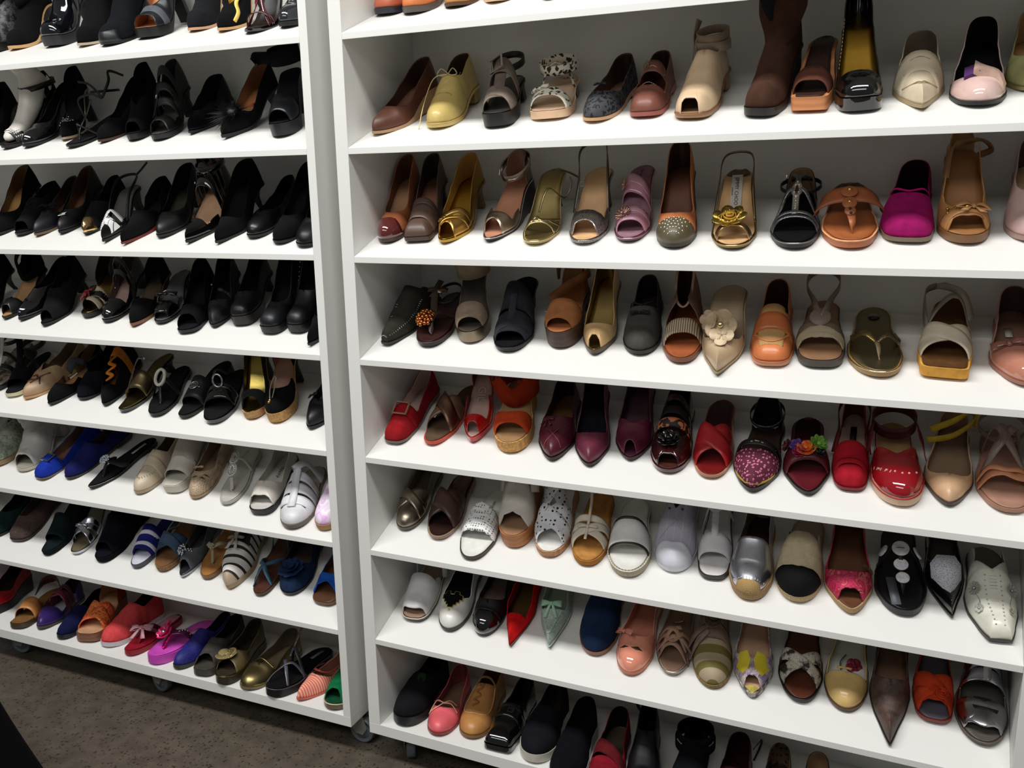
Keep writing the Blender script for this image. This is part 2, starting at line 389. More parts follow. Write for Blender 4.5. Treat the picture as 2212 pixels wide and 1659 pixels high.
    def ankle(s, z, wd, m, rx=.031, ry=.04, yc=.8, tilt=.0, sx=0, name='ankle_strap', gapf=None, lean=0):
        a0, a1 = (0, 2*math.pi) if not gapf else (math.pi*1.5+gapf, math.pi*3.5-gapf)
        n = 20; pts = []
        for i in range(n if not gapf else n+1):
            a = a0+(a1-a0)*i/n; pts.append((sx+rx*math.cos(a)+lean*(1-math.sin(a))/2, yc*s.L+ry*math.sin(a), s.h+z+tilt*(1-math.sin(a))/2))
        return s.path(pts, wd, m, name, 'ankle', True, not gapf, n=2)
    def sling(s, z, wd, m, s0=.42, l0=.3, name='slingback_strap', bx=0):
        pts = []
        w0 = s.w(s0); 
        for sd in (-1, 1):
            q = [(s.c(s0)+sd*w0, s0*s.L, s.zs(s0)+.012), (sd*s.w(.62)*1.05, .62*s.L, s.zs(.62)+.02+z*.25), (sd*.030+bx, .84*s.L, s.h+z*.85), (sd*.017+bx, .97*s.L, s.h+z)]
            pts += q if sd < 0 else q[::-1]
        return s.path(pts, wd, m, name, 'ankle', True, n=5)
    # ---- ornaments
    def bow(s, t, u, size, m, tails=.0, name='bow', e=.002, rot=0, km=None, asp=.42):
        p, f = s.fr(t, u, e); f = f @ Matrix.Rotation(rot, 3, 'Z'); gs = []
        for sd in (-1, 1):
            for lay in (0, 1):
                rows = []
                for i in range(8):
                    a = i/7; wv = size*(.12+asp*a**.8)*(1-.12*a**6); zz = size*.24*math.sin(math.pi*min(1, a**.8)) if lay else .0008
                    rows.append([Vector((sd*size*a, wv*(j/3-.5), zz+size*.03*math.sin(j*2+i))) for j in range(4)])
                gs.append(grid(rows))
        if tails:
            for sd in (-1, 1):
                rows = [[Vector((sd*size*(.1+.45*a)+x*size*.1*(1+a), -size*tails*a, size*.06*(1-a)+.001)) for x in (-1, 0, 1)] for a in (0, .3, .6, 1)]; gs.append(grid(rows))
        g = join(*gs); g = ([p+f @ x for x in g[0]], g[1]); o = s.add(name, g, m, solid=.0012, off=0)
        k = ballg((0, 0, size*.1), size*.2, n=8, m=6, sq=(.8, 1.1, .7)); s.add('knot', ([p+f @ x for x in k[0]], k[1]), km or m, par=o)
    def flower(s, t, u, size, m, cm=None, n=6, layers=2, name='flower', e=.003, cup=.35, cr=.22, lift=1):
        p, f = s.fr(t, u, e, lift); gs = []
        for l in range(layers):
            sz = size*(1-.33*l); 
            for k in range(n):
                a = 2*math.pi*(k+.5*l)/n; ca, sa = math.cos(a), math.sin(a); rows = []
                for i in range(8):
                    r = .06+.94*i/7; wdt = sz*min(.5, 2.5/n)*max(.02, 1-(abs(r-.6)/(.41 if r > .6 else .75))**2.2)**.5
                    zz = sz*cup*(r*r)*(1+l*1.2)+l*size*.12
                    rows.append([Vector((ca*sz*r-sa*wdt*j, sa*sz*r+ca*wdt*j, zz+.15*wdt*abs(j)*(1))) for j in (-1, 0, 1)])
                gs.append(grid(rows))
        g = join(*gs); o = s.add(name, ([p+f @ x for x in g[0]], g[1]), m, solid=.0008, off=0)
        if cm:
            b = ballg((0, 0, size*.2+size*.1*layers), size*cr, n=10, m=6, sq=(1, 1, .7)); s.add('flower_centre', ([p+f @ x for x in b[0]], b[1]), cm, par=o)
    def rose(s, t, u, size, m, e=.003, name='rose'):
        p, f = s.fr(t, u, e); rows = []
        for i in range(70):
            a = i*.32; r = size*(.08+.9*i/70); wv = 1+.12*math.sin(a*2.3); z0 = size*.5*(1-i/90); rows.append([Vector((r*wv*math.cos(a), r*wv*math.sin(a), z)) for z in (0, z0*.6, z0)])
        g = grid(rows); return s.add(name, ([p+f @ x for x in g[0]], g[1]), m, solid=.0008, off=0)
    def beads(s, pts, m, name='studs', e=.0015, lift=1):
        gs = []
        for t, u, r in pts:
            p, f = s.fr(t, u, e, lift); gs.append(ballg(p, r, n=7, m=4))
        return s.add(name, join(*gs), m)
    def cluster(s, t, u, R_, r, n, m, name='bead_cluster', flat=.7, e=.004):
        p, f = s.fr(t, u, e); rr = random.Random(int(R_*1e5)+n); gs = []
        for i in range(n):
            ph = math.acos(1-(i+.5)/n*1.0); a = i*2.39996; q = Vector((math.sin(ph)*math.cos(a), math.sin(ph)*math.sin(a), math.cos(ph)*flat))*R_; gs.append(ballg(p+f @ q, r*(.8+.4*rr.random()), n=7, m=4))
        return s.add(name, join(*gs), m)
    def buckle(s, t, u, a, b, th, m, rot=0, e=.004, name='buckle', bar=False, rnd=False, lift=1):
        p, f = s.fr(t, u, e, lift); f = f @ Matrix.Rotation(rot, 3, 'Z')
        if rnd: P = [p+f @ Vector((a/2*math.cos(x), b/2*math.sin(x), 0)) for x in [2*math.pi*i/20 for i in range(20)]]; return s.add(name, tubeg(P, th/2, 6, True), m)
        gs = [boxg((0, b/2, 0), (a+th, th, th*.7)), boxg((0, -b/2, 0), (a+th, th, th*.7)), boxg((a/2, 0, 0), (th, b, th*.7)), boxg((-a/2, 0, 0), (th, b, th*.7))]
        if bar: gs.append(boxg((0, 0, 0), (th*.8, b, th*.6)))
        g = join(*gs); return s.add(name, ([p+f @ x for x in g[0]], g[1]), m, smooth=False)
    def disc(s, t, u, r, m, th=.003, e=.003, name='disc', lift=1):
        p, f = s.fr(t, u, e, lift); g = lathe([(0, 0), (r, 0), (r, th*.6), (r*.9, th), (0, th*1.1)], 20, f, p); return s.add(name, g, m)
    def plate(s, t, u, poly, m, th=.002, e=.004, name='plaque', rot=0):
        cr, sr = math.cos(rot), math.sin(rot); w = s.w(t); n = len(poly); rows = []
        def q(x, y, ee): x, y = x*cr-y*sr, x*sr+y*cr; return s.P(t+y/s.L, max(-.97, min(.97, u+x/w)), 1, ee)
        rows = [[q(x*.999, y*.999, e-.001) for x, y in poly]]+[[q(x*k, y*k, e+th) for x, y in poly] for k in (1, .8, .55, .3, .02)]
        g = grid(rows, True); return s.add(name, g, m, smooth='auto')
    def stitch(s, pts, n, ln, m, across=False, name='stitching', e=.0015, lift=1, r=.0007):
        P = [s.P(a[0], a[1], lift, e) for a in pts]; P = crom(P, 12); D = [0]
        for a, b in zip(P, P[1:]): D.append(D[-1]+(b-a).length)
        gs = []
        for i in range(n):
            x = D[-1]*(i+.5)/n; k = next(j for j in range(len(D)-1) if D[j+1] >= x); q = P[k].lerp(P[k+1], (x-D[k])/max(1e-9, D[k+1]-D[k])); T = (P[k+1]-P[k]).normalized()
            if across: T = T.cross((q-Vector((0, q.y, s.zs(q.y/s.L)))).normalized()).normalized()
            gs.append(tubeg([q-T*ln/2, q+T*ln/2], r, 4))
        return s.add(name, join(*gs), m)
    def pompom(s, t, u, size, m, n=260, name='feather_pompom', th=.0011):
        p, f = s.fr(t, u, .002); rr = random.Random(n); gs = []
        for i in range(n):
            d = Vector((rr.gauss(0, 1), rr.gauss(0, 1), abs(rr.gauss(0, .8)))).normalized(); l = size*(.5+.6*rr.random()); q = p+f @ (d*l*.15); e = p+f @ (d*l+Vector((rr.uniform(-.2, .2)*l, -.2*l, -.15*l)))
            sd = (e-q).cross(Vector((rr.random(), rr.random(), rr.random()))).normalized()*th
            gs.append(([q-sd, q+sd, e], [[0, 1, 2]]))
        b = ballg((0, 0, size*.1), size*.33, n=12, m=8, sq=(1, 1, .6)); gs.append(([p+f @ x for x in b[0]], b[1]))
        return s.add(name, join(*gs), m, weld=False)
    def lace(s, T, ug, m, r=.0011, bowt=None, loose=None):
        gs = []
        for i in range(len(T)-1):
            gs.append(tubeg(crom([s.P(T[i], -ug), s.P((T[i]+T[i+1])/2, 0, 1, .004), s.P(T[i+1], ug)], 5), r, 5)); gs.append(tubeg(crom([s.P(T[i], ug), s.P((T[i]+T[i+1])/2, 0, 1, .0035), s.P(T[i+1], -ug)], 5), r, 5))
        gs.append(tubeg(crom([s.P(T[0], -ug), s.P(T[0], 0, 1, .003), s.P(T[0], ug)], 5), r, 5))
        if bowt is not None:
            p, f = s.fr(bowt, 0, .005)
            for sd in (-1, 1):
                gs.append(tubeg(crom([p, p+f @ Vector((sd*.014, .006, .010)), p+f @ Vector((sd*.024, -.004, .004)), p+f @ Vector((sd*.012, -.006, .002)), p], 6), r, 5))
            for l in (loose or []): gs.append(tubeg(crom([p]+[Vector(x) for x in l], 6), r, 5))
        return s.add('laces', join(*gs), m)
    def shaft(s, ht, m, r0=(.028, .045), r1=(.046, .05), y0=.66, y1=.72, lin='sue #15130f', name='shaft', wr=0, z0=.035, slope=0):
        rows = []
        for i in range(15):
            a = i/14; y = (y0+(y1-y0)*a)*s.L; z = s.h+z0+(ht-z0)*a; k = min(1, a*1.6); k = k*k*(3-2*k); rx = r0[0]+(r1[0]-r0[0])*k+wr*math.sin(i*2.2); ry = r0[1]+(r1[1]-r0[1])*k+wr*math.sin(i*2.2)
            rows.append([Vector((rx*math.cos(b), y+ry*math.sin(b), z+(slope*math.sin(b) if i > 7 else 0)-(1-a)*.02*max(0, -math.sin(b)))) for b in [2*math.pi*j/24 for j in range(24)]])
        return s.add(name, grid(rows, True), m, solid=.002, lin=lin)
    def text(s, t, txt, size, m, u=0, rot=-math.pi/2, plate=None, name='lettering'):
        tt = (s.P(t+.02, 0, 0)-s.P(t-.02, 0, 0)).normalized(); ax = Vector((1, 0, 0)); nn = ax.cross(tt).normalized(); fm = Matrix((ax, tt, nn)).transposed() @ Matrix.Rotation(rot, 3, 'Z')
        p = Vector((s.c(t)+u*s.w(t), t*s.L, s.zs(t)+.0042)); par = s.o
        if plate:
            g = boxg((0, 0, -.0004), (plate[0], plate[1], .0006)); par = s.add('brand_label', ([p+fm @ x for x in g[0]], g[1]), plate[2], smooth=False)
        cu = bpy.data.curves.new('t', 'FONT'); cu.body = txt; cu.size = size; cu.align_x = 'CENTER'; cu.align_y = 'CENTER'; cu.extrude = .0002; cu.resolution_u = 2
        to = bpy.data.objects.new('t', cu); C.objects.link(to); me = bpy.data.meshes.new_from_object(to); bpy.data.objects.remove(to)
        v = [p+fm @ (x.co+Vector((0, 0, .0002))) for x in me.vertices]; fc = [list(x.vertices) for x in me.polygons]; bpy.data.meshes.remove(me)
        return s.add(name, (v, fc), m, smooth=False, weld=False, par=par)

    def scribble(s, t, ln, size, m, name='script_lettering'):
        rr = random.Random(5); P = []
        for i in range(40):
            a = i/39; tt = t+ln*(a-.5); p = Vector((s.c(tt)+size*.35*math.sin(a*34)*(.5+rr.random()), tt*s.L, s.zs(tt)+.0042)); P.append(p)
        return s.add(name, tubeg(P, .0006, 4), m)

    def mannequin(s):
        """white display foot wearing this shoe: one skinned body, top-level"""
        L, h = s.L, s.h; J = [((0, .07*L, s.p+.014), .013), ((0, .2*L, s.p+.022), .021), ((0, .34*L, s.zs(.34)+.026), .026), ((0, .52*L, s.zs(.52)+.034), .028), ((0, .7*L, h+.045), .031), ((-.006, .76*L, h+.075), .03), ((-.022, .72*L, h+.105), .0285), ((-.036, .67*L, h+.135), .031), ((0, .86*L, h+.028), .026), ((0, .93*L, h+.026), .02)]
        me = bpy.data.meshes.new('mannequin_foot'); me.from_pydata([Vector(p) for p, r in J], [(0, 1), (1, 2), (2, 3), (3, 4), (4, 5), (5, 6), (6, 7), (4, 8), (8, 9)], [])
        o = bpy.data.objects.new('mannequin_foot', me); C.objects.link(o); o.matrix_world = s.o.matrix_world.copy(); me.materials.append(M('lea #d8d2c8 .35'))
        md = o.modifiers.new('skin', 'SKIN'); md.use_smooth_shade = True; me.skin_vertices or None
        for i, (p, r) in enumerate(J): me.skin_vertices[0].data[i].radius = (r*1.15 if i in (1, 2) else r, r*.8 if i < 3 else r)
        me.skin_vertices[0].data[4].use_root = True
        sb = o.modifiers.new('sub', 'SUBSURF'); sb.levels = 2; sb.render_levels = 2
        o['label'] = 'white mannequin foot and ankle wearing the rhinestone sandal'; o['category'] = 'mannequin foot'
# ---------------------------------------------------------------- room
def struct(name, g, m, smooth=False):
    o = mesh(name, g[0], g[1], m, smooth=smooth); o['kind'] = 'structure'; return o
FZ = -.117
struct('floor', boxg((-.3, -1.2, FZ-.02), (6, 6, .04)), 'ston #4a4239 #5d5448')
struct('wall_back', boxg((-.3, .62, 1.3), (6, .1, 2.9)), 'board #c8c8c4')
# ---------------------------------------------------------------- racks
TAU = math.atan(.41); DEP = .288; WHT = 'board #e2e1dc'
ZR = [1.6118, 1.3796, 1.1483, 0.919, 0.6895, 0.4614, 0.231, -0.0006]; ZL = [1.6133, 1.3815, 1.1512, 0.9219, 0.6924, 0.4633, 0.2328, -0.0021]
RACK = {'R': Matrix.Identity(4), 'L': Matrix.Translation((-0.1085, -0.0004, 0)) @ Matrix.Rotation(0.02348, 4, 'Z')}
def rack(side, x0, x1, tl, tr, Z, label, casters):
    e = bpy.data.objects.new('shoe_rack', None); C.objects.link(e); e.matrix_world = RACK[side]
    e['label'] = label; e['category'] = 'shoe rack'; e['group'] = 'white wheeled shoe racks'
    t = .0137; bt = .0285; zb = Z[7]-bt; top = Z[0]+.33; D = DEP+.012
    def part(nm, c, s, rot=None, bv=.0008): return mesh(nm, *boxg(c, s, rot), WHT, e, smooth=False, bevel=bv)
    part('side_panel', (x0-tl/2, D/2, (Z[7]+top)/2), (tl, D, top-Z[7]))
    part('side_panel', (x1+tr/2, D/2, (Z[7]+top)/2), (tr, D, top-Z[7]))
    part('back_panel', ((x0+x1)/2, DEP+.006, (Z[7]+top)/2), (x1-x0-.0002, .012, top-Z[7]))
    part('bottom_board', ((x0-tl+x1+tr)/2, D/2, Z[7]-bt/2), (x1+tr-x0+tl, D, bt))
    for z in Z[:7]:
        # tilted board whose front face is vertical, then a back strip behind a narrow gap
        ys = .207; k = math.tan(TAU); v = []
        for x in (x0+.0002, x1-.0002): v += [(x, 0, z-t), (x, 0, z), (x, ys, z+ys*k), (x, ys, z+ys*k-t*1.05)]
        f = [[0, 1, 2, 3], [4, 7, 6, 5], [0, 4, 5, 1], [1, 5, 6, 2], [2, 6, 7, 3], [3, 7, 4, 0]]
        mesh('shelf', v, f, WHT, e, smooth=False, bevel=.0008)
        ya, yb = ys+.005, DEP-.002; v = []
        for x in (x0+.0002, x1-.0002): v += [(x, ya, z+ya*k-t-.007), (x, ya, z+ya*k-.007), (x, yb, z+yb*k-.005), (x, yb, z+yb*k-t-.005)]
        mesh('back_strip', v, f, WHT, e, smooth=False, bevel=.0006)
    for cx, cy, rz in casters:
        R0 = (zb-FZ); wr = R0*.40
        c = bpy.data.objects.new('caster', None); C.objects.link(c); c.parent = e; c.location = (cx, cy, zb); c.rotation_euler = (0, 0, rz)
        def sub(nm, g, m, **k): return mesh(nm, g[0], g[1], m, c, **k)
        mesh('mounting_plate', *boxg((0, 0, -.002), (.06, .045, .004)), 'met #8a8c8c .35', c, smooth=False)
        off = -.022; axis = Matrix.Rotation(math.pi/2, 3, 'X')
        prof = [(0, -.011), (wr*.55, -.011), (wr*.6, -.008), (wr*.78, -.008), (wr*.86, -.0115), (wr*.97, -.0105), (wr, -.006), (wr, .006), (wr*.97, .0105), (wr*.86, .0115), (wr*.78, .008), (wr*.6, .008), (wr*.55, .011), (0, .011)]
        w = lathe(prof, 28, axis, (off, 0, -R0+wr)); sub('wheel', w, 'lea #4c5356 .4')
        hb = lathe([(0, -.015), (.006, -.015), (.006, .015), (0, .015)], 12, axis, (off, 0, -R0+wr)); sub('axle_bolt', hb, 'met #a8acac .3')
        gs = []
        for sd in (-1, 1):
            y = sd*.0165; pl = [(-.03, -.004), (.024, -.004), (.02, -.02), (off+.012, -R0+wr-.004), (off-.008, -R0+wr-.006), (off-.02, -R0+wr+.012)]
            v = [Vector((a, y+b, z)) for b in (-.0015, .0015) for a, z in pl]; n = len(pl); gs.append((v, [list(range(n)), list(range(n, 2*n))]+[[i, (i+1) % n, n+(i+1) % n, n+i] for i in range(n)]))
        gs.append(boxg((-.003, 0, -.006), (.052, .036, .004))); sub('fork', join(*gs), 'lea #6c6c66 .4', smooth=False)
        sub('swivel', lathe([(0, -.012), (.019, -.012), (.019, -.004), (0, -.004)], 18), 'met #77797a .35')
    return e
rack('L', -1.48, 0, .0212, .0212, ZL, 'white shoe rack on casters on the left, filled mostly with black shoes', [(-.015, .075, math.pi), (-.69, .07, math.pi-.2), (-1.27, .07, math.pi+.15), (-.05, .24, .3), (-1.42, .24, .5)])
rack('R', 0, 1.353, .0318, .0318, ZR, 'white shoe rack on casters on the right, filled with colourful shoes', [(.055, .05, -1.01), (.67, .05, 1.2), (1.32, .05, 1.3), (.05, .24, 1.0), (1.32, .24, 1.2)])
def shoe(name, label, cat, group, row, X, Y, yaw, L, h, q):
    i = int(row[1])-1; z = (ZR if row[0] == 'R' else ZL)[i]
    mw = RACK[row[0]] @ Matrix.Translation((0, 0, z)) @ Matrix.Rotation(TAU if i < 7 else 0, 4, 'X') @ Matrix.Translation((X, Y, .0006)) @ Matrix.Rotation(-yaw, 4, 'Z')
    s = Shoe(name, label, cat, group, mw, L, h, q); s.sole(); s.heel(); return s
# ---------------------------------------------------------------- shoes, shelf by shelf
s = shoe('loafer', 'reddish brown shoe with dark sole, first on the cropped top right shelf', 'shoe', 'shoes on the top shelf of the right rack', 'R1', 0.0390, 0.1094, 0.000, 0.1967, 0.0300, {'col': 'lea #9c5238', 'so': 'lea #22222a', 'p': 0.012, 'toe': 'blunt', 'lin': 'lea #6a4030', 'ins': 'lea #7a5038', 'W': 0.07})
s.upper(th=.5,d=.2)
s = shoe('lace_up_shoe', 'orange tan leather shoe with grey sole on the cropped top right shelf', 'shoe', 'shoes on the top shelf of the right rack', 'R1', 0.1161, 0.0906, 0.000, 0.2155, 0.0300, {'col': 'lea #b5673a', 'so': 'lea #4a443e', 'p': 0.012, 'toe': 'round', 'lin': 'lea #6a4030', 'ins': 'lea #7a5038', 'a': 0.2, 'W': 0.0733})
s.upper(th=.52,d=.2); s.lace([.42,.47,.52],.35,'lea #7a4020'); s.band(.3,.3,.006,'lea #8a4a28',e=.0015,name='toe_seam')
s = shoe('pump', 'honey tan shoe third from left on the cropped top right shelf', 'shoe', 'shoes on the top shelf of the right rack', 'R1', 0.2059, 0.1107, 0.000, 0.1954, 0.0500, {'col': 'lea #b07a45', 'so': 'lea #4a3420', 'toe': 'round', 'lin': 'lea #8a6040', 'W': 0.07})
s.upper(th=.4)
s = shoe('flat_shoe', 'brown shoe with pale edge, fourth from left on the cropped top right shelf', 'shoe', 'shoes on the top shelf of the right rack', 'R1', 0.2977, 0.1137, 0.000, 0.1924, 0.0200, {'col': 'lea #9a6a4a', 'so': 'lea #c0a080', 'toe': 'almond', 'lin': 'lea #8a6040', 'W': 0.0864})
s.upper(th=.4)
s = shoe('pump', 'shoe with dark olive sole at the rightmost visible end of the cropped top right shelf', 'shoe', 'shoes on the top shelf of the right rack', 'R1', 0.4260, 0.0938, 0.000, 0.2123, 0.0500, {'col': 'lea #c8bfa8', 'so': 'lea #4a4a28', 'toe': 'almond', 'lin': 'lea #b0a080', 'W': 0.07})
s.upper(th=.4)
s = shoe('pump', 'dark brown almond toe leather wedge beside the left panel, second right shelf', 'shoe', 'shoes on the second shelf of the right rack', 'R2', 0.0286, 0.0621, 0.228, 0.2282, 0.0438, {'col': 'lea #4a2a20', 'so': 'lea #9a7a5a', 'ins': 'lea #6a4a38', 'lin': 'lea #3a241c', 'toe': 'almond', 'heel': 'wedge', 't': 0.004, 'W': 0.08})
s.upper(th=.33,d=.22)
s = shoe('oxford_shoe', 'mustard beige lace-up oxford shoe with loose lace hanging off its side', 'shoe', 'shoes on the second shelf of the right rack', 'R2', 0.1696, 0.0825, -0.022, 0.2237, 0.0310, {'col': 'lea #b09a5c .3', 'so': 'lea #b8a060', 'p': 0.009, 'toe': 'round', 'lin': 'lea #4a3a2a', 'ins': 'lea #4a3a28', 'hc': 'lea #8a7040', 'heel': 'block', 'rim': 'lea #a89058', 'W': 0.0785})
s.upper(th=.52,d=.14,rs=.8,rb=.72,hh=1.08); s.lace([.36,.42,.48,.53],.32,'fab #cbb98a',bowt=.53,loose=[[(-.03,.1,.08),(-.04,.05,.04),(-.043,.012,.001)]]); s.path([(.3,-.98,1),(.33,-.5,1),(.34,0,1),(.33,.5,1),(.3,.98,1)],.003,'lea #978048',name='toe_seam'); s.stitch([(.36,-.5),(.5,-.55),(.62,-.7)],9,.004,'fab #d8c898'); s.stitch([(.36,.5),(.5,.55),(.62,.7)],9,.004,'fab #d8c898')
s = shoe('platform_sandal', 'taupe suede sandal with large metal buckle on a black platform, second shelf', 'sandal', 'shoes on the second shelf of the right rack', 'R2', 0.3177, 0.0742, -0.161, 0.2289, 0.0400, {'p': 0.026, 'so': 'lea #10100f', 'ins': 'lea #2a2624', 'toe': 'blunt', 'heel': 'block', 'hc': 'lea #10100f', 'W': 0.0718})
s.band(.2,.24,.04,'sue #6d6158',mid=.02); s.band(.3,.2,.035,'sue #756a60',e=.004); s.path([(.28,0,.8),(.45,0,.9),(.62,0,1)],.024,'sue #665a52',name='front_strap'); s.band(.55,.55,.036,'sue #6d6158',lift=1.0,e=.008); s.buckle(.55,-.35,.03,.038,.0038,'met #e0dcd4 .15',e=.014); s.ankle(.05,.014,'lea #151414',tilt=-.01,rx=.034)
s = shoe('strappy_sandal', 'cream sandal with brown spotted pony hair straps and ankle strap', 'sandal', 'shoes on the second shelf of the right rack', 'R2', 0.4192, 0.1052, -0.098, 0.2019, 0.0300, {'p': 0.016, 'so': 'lea #caa888', 'ins': 'lea #b59a80', 'toe': 'blunt', 'heel': 'block', 'hc': 'lea #5a4a40', 'W': 0.0927})
s.band(.2,.16,.03,'leo #e9e2d0 #2c1f18 70',mid=.05); s.bow(.3,-.45,.02,'leo #e9e2d0 #2c1f18 70'); s.path([(.62,-1,.1),(.6,-.6,.7),(.62,0,.9),(.66,.7,.7),(.68,1,.1)],.014,'leo #e9e2d0 #2c1f18 80'); s.ankle(.046,.02,'leo #e9e2d0 #2c1f18 70',rx=.04,ry=.036,yc=.72,tilt=-.006); s.add('heel_counter',tubeg([Vector((0,.97*s.L,s.h)),Vector((0,1.0*s.L,s.h+.04))],.012),'leo #e9e2d0 #2c1f18 70')
s = shoe('ballet_flat', 'grey and black leopard spotted ballet flat with black rim, second shelf', 'shoe', 'shoes on the second shelf of the right rack', 'R2', 0.5227, 0.0793, 0.086, 0.2276, 0.0120, {'col': 'leo #34363a #08080a 105 .42', 'so': 'lea #b08a66', 'ins': 'lea #6f5342', 'lin': 'lea #3a2a22', 'toe': 'round', 'heel': 'flat', 'W': 0.0742})
s.upper(th=.33,d=.2,name='upper'); s.bow(.36,-.15,.014,'lea #151516')
s = shoe('mary_jane_shoe', 'reddish brown leather mary jane with wide buckled strap and pale stitching', 'shoe', 'shoes on the second shelf of the right rack', 'R2', 0.6253, 0.0925, -0.035, 0.2138, 0.0120, {'col': 'lea #6b4034', 'so': 'lea #8a4a40', 'ins': 'lea #5a3a2e', 'lin': 'lea #3f2720', 'toe': 'blunt', 'heel': 'flat', 'p': 0.008, 'W': 0.0729})
s.upper(th=.34,d=.1,sh='sq',rs=.88); s.band(.56,.54,.03,'lea #5d382d',e=.004,lift=.85); s.stitch([(.54,-.8),(.54,0),(.52,.8)],16,.0035,'fab #c9a890',e=.0075,lift=.85); s.buckle(.56,-.5,.014,.022,.002,'met #c8b070',e=.009,lift=.85); s.stitch([(.31,-.9),(.315,0),(.31,.9)],18,.0035,'fab #c9a890')
s = shoe('peep_toe_bootie', 'pale beige leather open-heel bootie with tiny triangular toe hole and ankle straps', 'boot', 'shoes on the second shelf of the right rack', 'R2', 0.7184, 0.0706, 0.076, 0.2299, 0.0329, {'col': 'lea #c2a888 .38', 'so': 'lea #8f6a48', 'p': 0.008, 'ins': 'lea #8a6c50', 'lin': 'lea #8a7258', 'toe': 'blunt', 'heel': 'block', 'hc': 'lea #8f6a48', 'rim': 'lea #7a5638', 'W': 0.0778})
s.upper(th=.56,d=.1,peep=.25,pw=.014,cut=.84,rs=.78,hh=1.15); s.ankle(.075,.016,'lea #8b7a66',tilt=.0,rx=.03); s.ankle(.05,.018,'lea #9a8a76',tilt=.01,rx=.032); s.path([(-.03,.66*s.L,s.h+.04),(-.036,.78*s.L,s.h+.07),(-.03,.86*s.L,s.h+.1)],.016,'lea #8b7a66',axis='ankle',raw=True)
s = shoe('ankle_boot', 'tall dark brown suede ankle boot cut off by the shelf edge above', 'boot', 'shoes on the second shelf of the right rack', 'R2', 0.8435, 0.0661, 0.174, 0.2208, 0.0750, {'col': 'sue #3a251c', 'so': 'lea #1b1714', 'p': 0.014, 'toe': 'blunt', 'heel': 'block', 'hc': 'lea #1b1714', 'lin': 'lea #14161e', 'W': 0.0699})
s.upper(th=.6,d=.1,rs=.72,rb=.7,hh=1.25); s.shaft(.112,'sue #3a251c',y0=.68,y1=.74,r0=(.028,.048),r1=(.042,.052)); s.path([(-.012,.74*s.L-.0535,s.h+.112),(-.01,.735*s.L-.0545,s.h+.09),(-.004,.725*s.L-.0545,s.h+.068)],.034,'fab #10131c',raw=True,axis='ankle',wf=lambda x:1.05-.9*x,name='elastic_panel')
s = shoe('clog_sandal', 'brown woven strap sandal on a squared pale wooden sole', 'sandal', 'shoes on the second shelf of the right rack', 'R2', 0.9302, 0.0823, 0.035, 0.2218, 0.0717, {'p': 0.024, 'so': 'wood #b5764a', 'ins': 'lea #2f1c16', 'toe': 'square', 'heel': 'block', 'hc': 'wood #8a5230', 'inw': 0.8, 'W': 0.0698})
s.band(.25,.25,.046,'wov #6a3a2a 240',lift=.9,wv=.001); s.stitch([(.32,-.9),(.33,0),(.32,.9)],20,.003,'lea #4a261c',e=.006,lift=.9)
s = shoe('pump', 'black patent platform pump with gold lined insole, its heel hidden above', 'shoe', 'shoes on the second shelf of the right rack', 'R2', 1.0200, 0.0683, -0.115, 0.2123, 0.0985, {'col': 'pat #0b0a0b', 'so': 'pat #0b0a0b', 'p': 0.022, 'ins': 'met #b8913a .35', 'lin': 'pat #14100e', 'toe': 'blunt', 'heel': 'thick', 'hc': 'pat #0b0a0b', 'W': 0.0775})
s.upper(th=.32,d=.08,sh='sq',rs=.9); s.stitch([(.4,-.86),(.55,-.86),(.7,-.86)],14,.004,'lea #c8a860',e=-.004)
s = shoe('loafer', 'cream leather loafer with pointed toe and slotted saddle strap', 'shoe', 'shoes on the second shelf of the right rack', 'R2', 1.1142, 0.0661, -0.041, 0.2316, 0.0147, {'col': 'lea #c4b69c .36', 'so': 'lea #8a7a58', 'ins': 'lea #6a5e50', 'lin': 'lea #8a7e6c', 'toe': 'point', 'heel': 'flat', 'p': 0.006, 'W': 0.094})
s.upper(th=.42,d=.12); s.band(.36,.36,.042,'lea #c9bba1 .36',e=.0025,mid=.04); s.path([(.33,-.75),(.37,0),(.33,.75)],.0018,'lea #7a6c50',name='slot_seam'); s.path([(.27,-.95),(.17,-.4),(.13,0),(.17,.4),(.27,.95)],.0016,'lea #8a7c60',name='apron_seam'); s.path([(.42,-.4),(.435,0),(.42,.4)],.0025,'lea #6b5d44',name='slot')
s = shoe('pump', 'shiny pale pink pump with folded beige and purple bow and black interior', 'shoe', 'shoes on the second shelf of the right rack', 'R2', 1.2019, 0.0688, 0.014, 0.2302, 0.0300, {'col': 'pat #bfa29b', 'so': 'lea #111111', 'p': 0.006, 'ins': 'fab #0b0b0e', 'lin': 'fab #0d0d10', 'toe': 'round', 'heel': 'block', 'hc': 'lea #151515', 'W': 0.0851})
s.upper(th=.26,d=.1,sh='u',rs=.92); s.plate(.25,.25,[(-.022,-.012),(.034,-.016),(.03,.006),(-.018,.014)],'sue #a88c7e',th=.006,e=.006,name='bow_loop'); s.plate(.24,-.35,[(-.012,-.012),(.014,-.008),(.012,.014),(-.008,.012)],'sue #4a2c58',th=.005,e=.004,name='bow_loop')
s = shoe('pump', 'olive green shoe sliver at the right photo edge, second shelf', 'shoe', 'shoes on the second shelf of the right rack', 'R2', 1.2840, 0.1288, 0.000, 0.1900, 0.0300, {'col': 'lea #8a8a5c', 'so': 'lea #7a7048', 'toe': 'almond', 'W': 0.08})
s.upper()
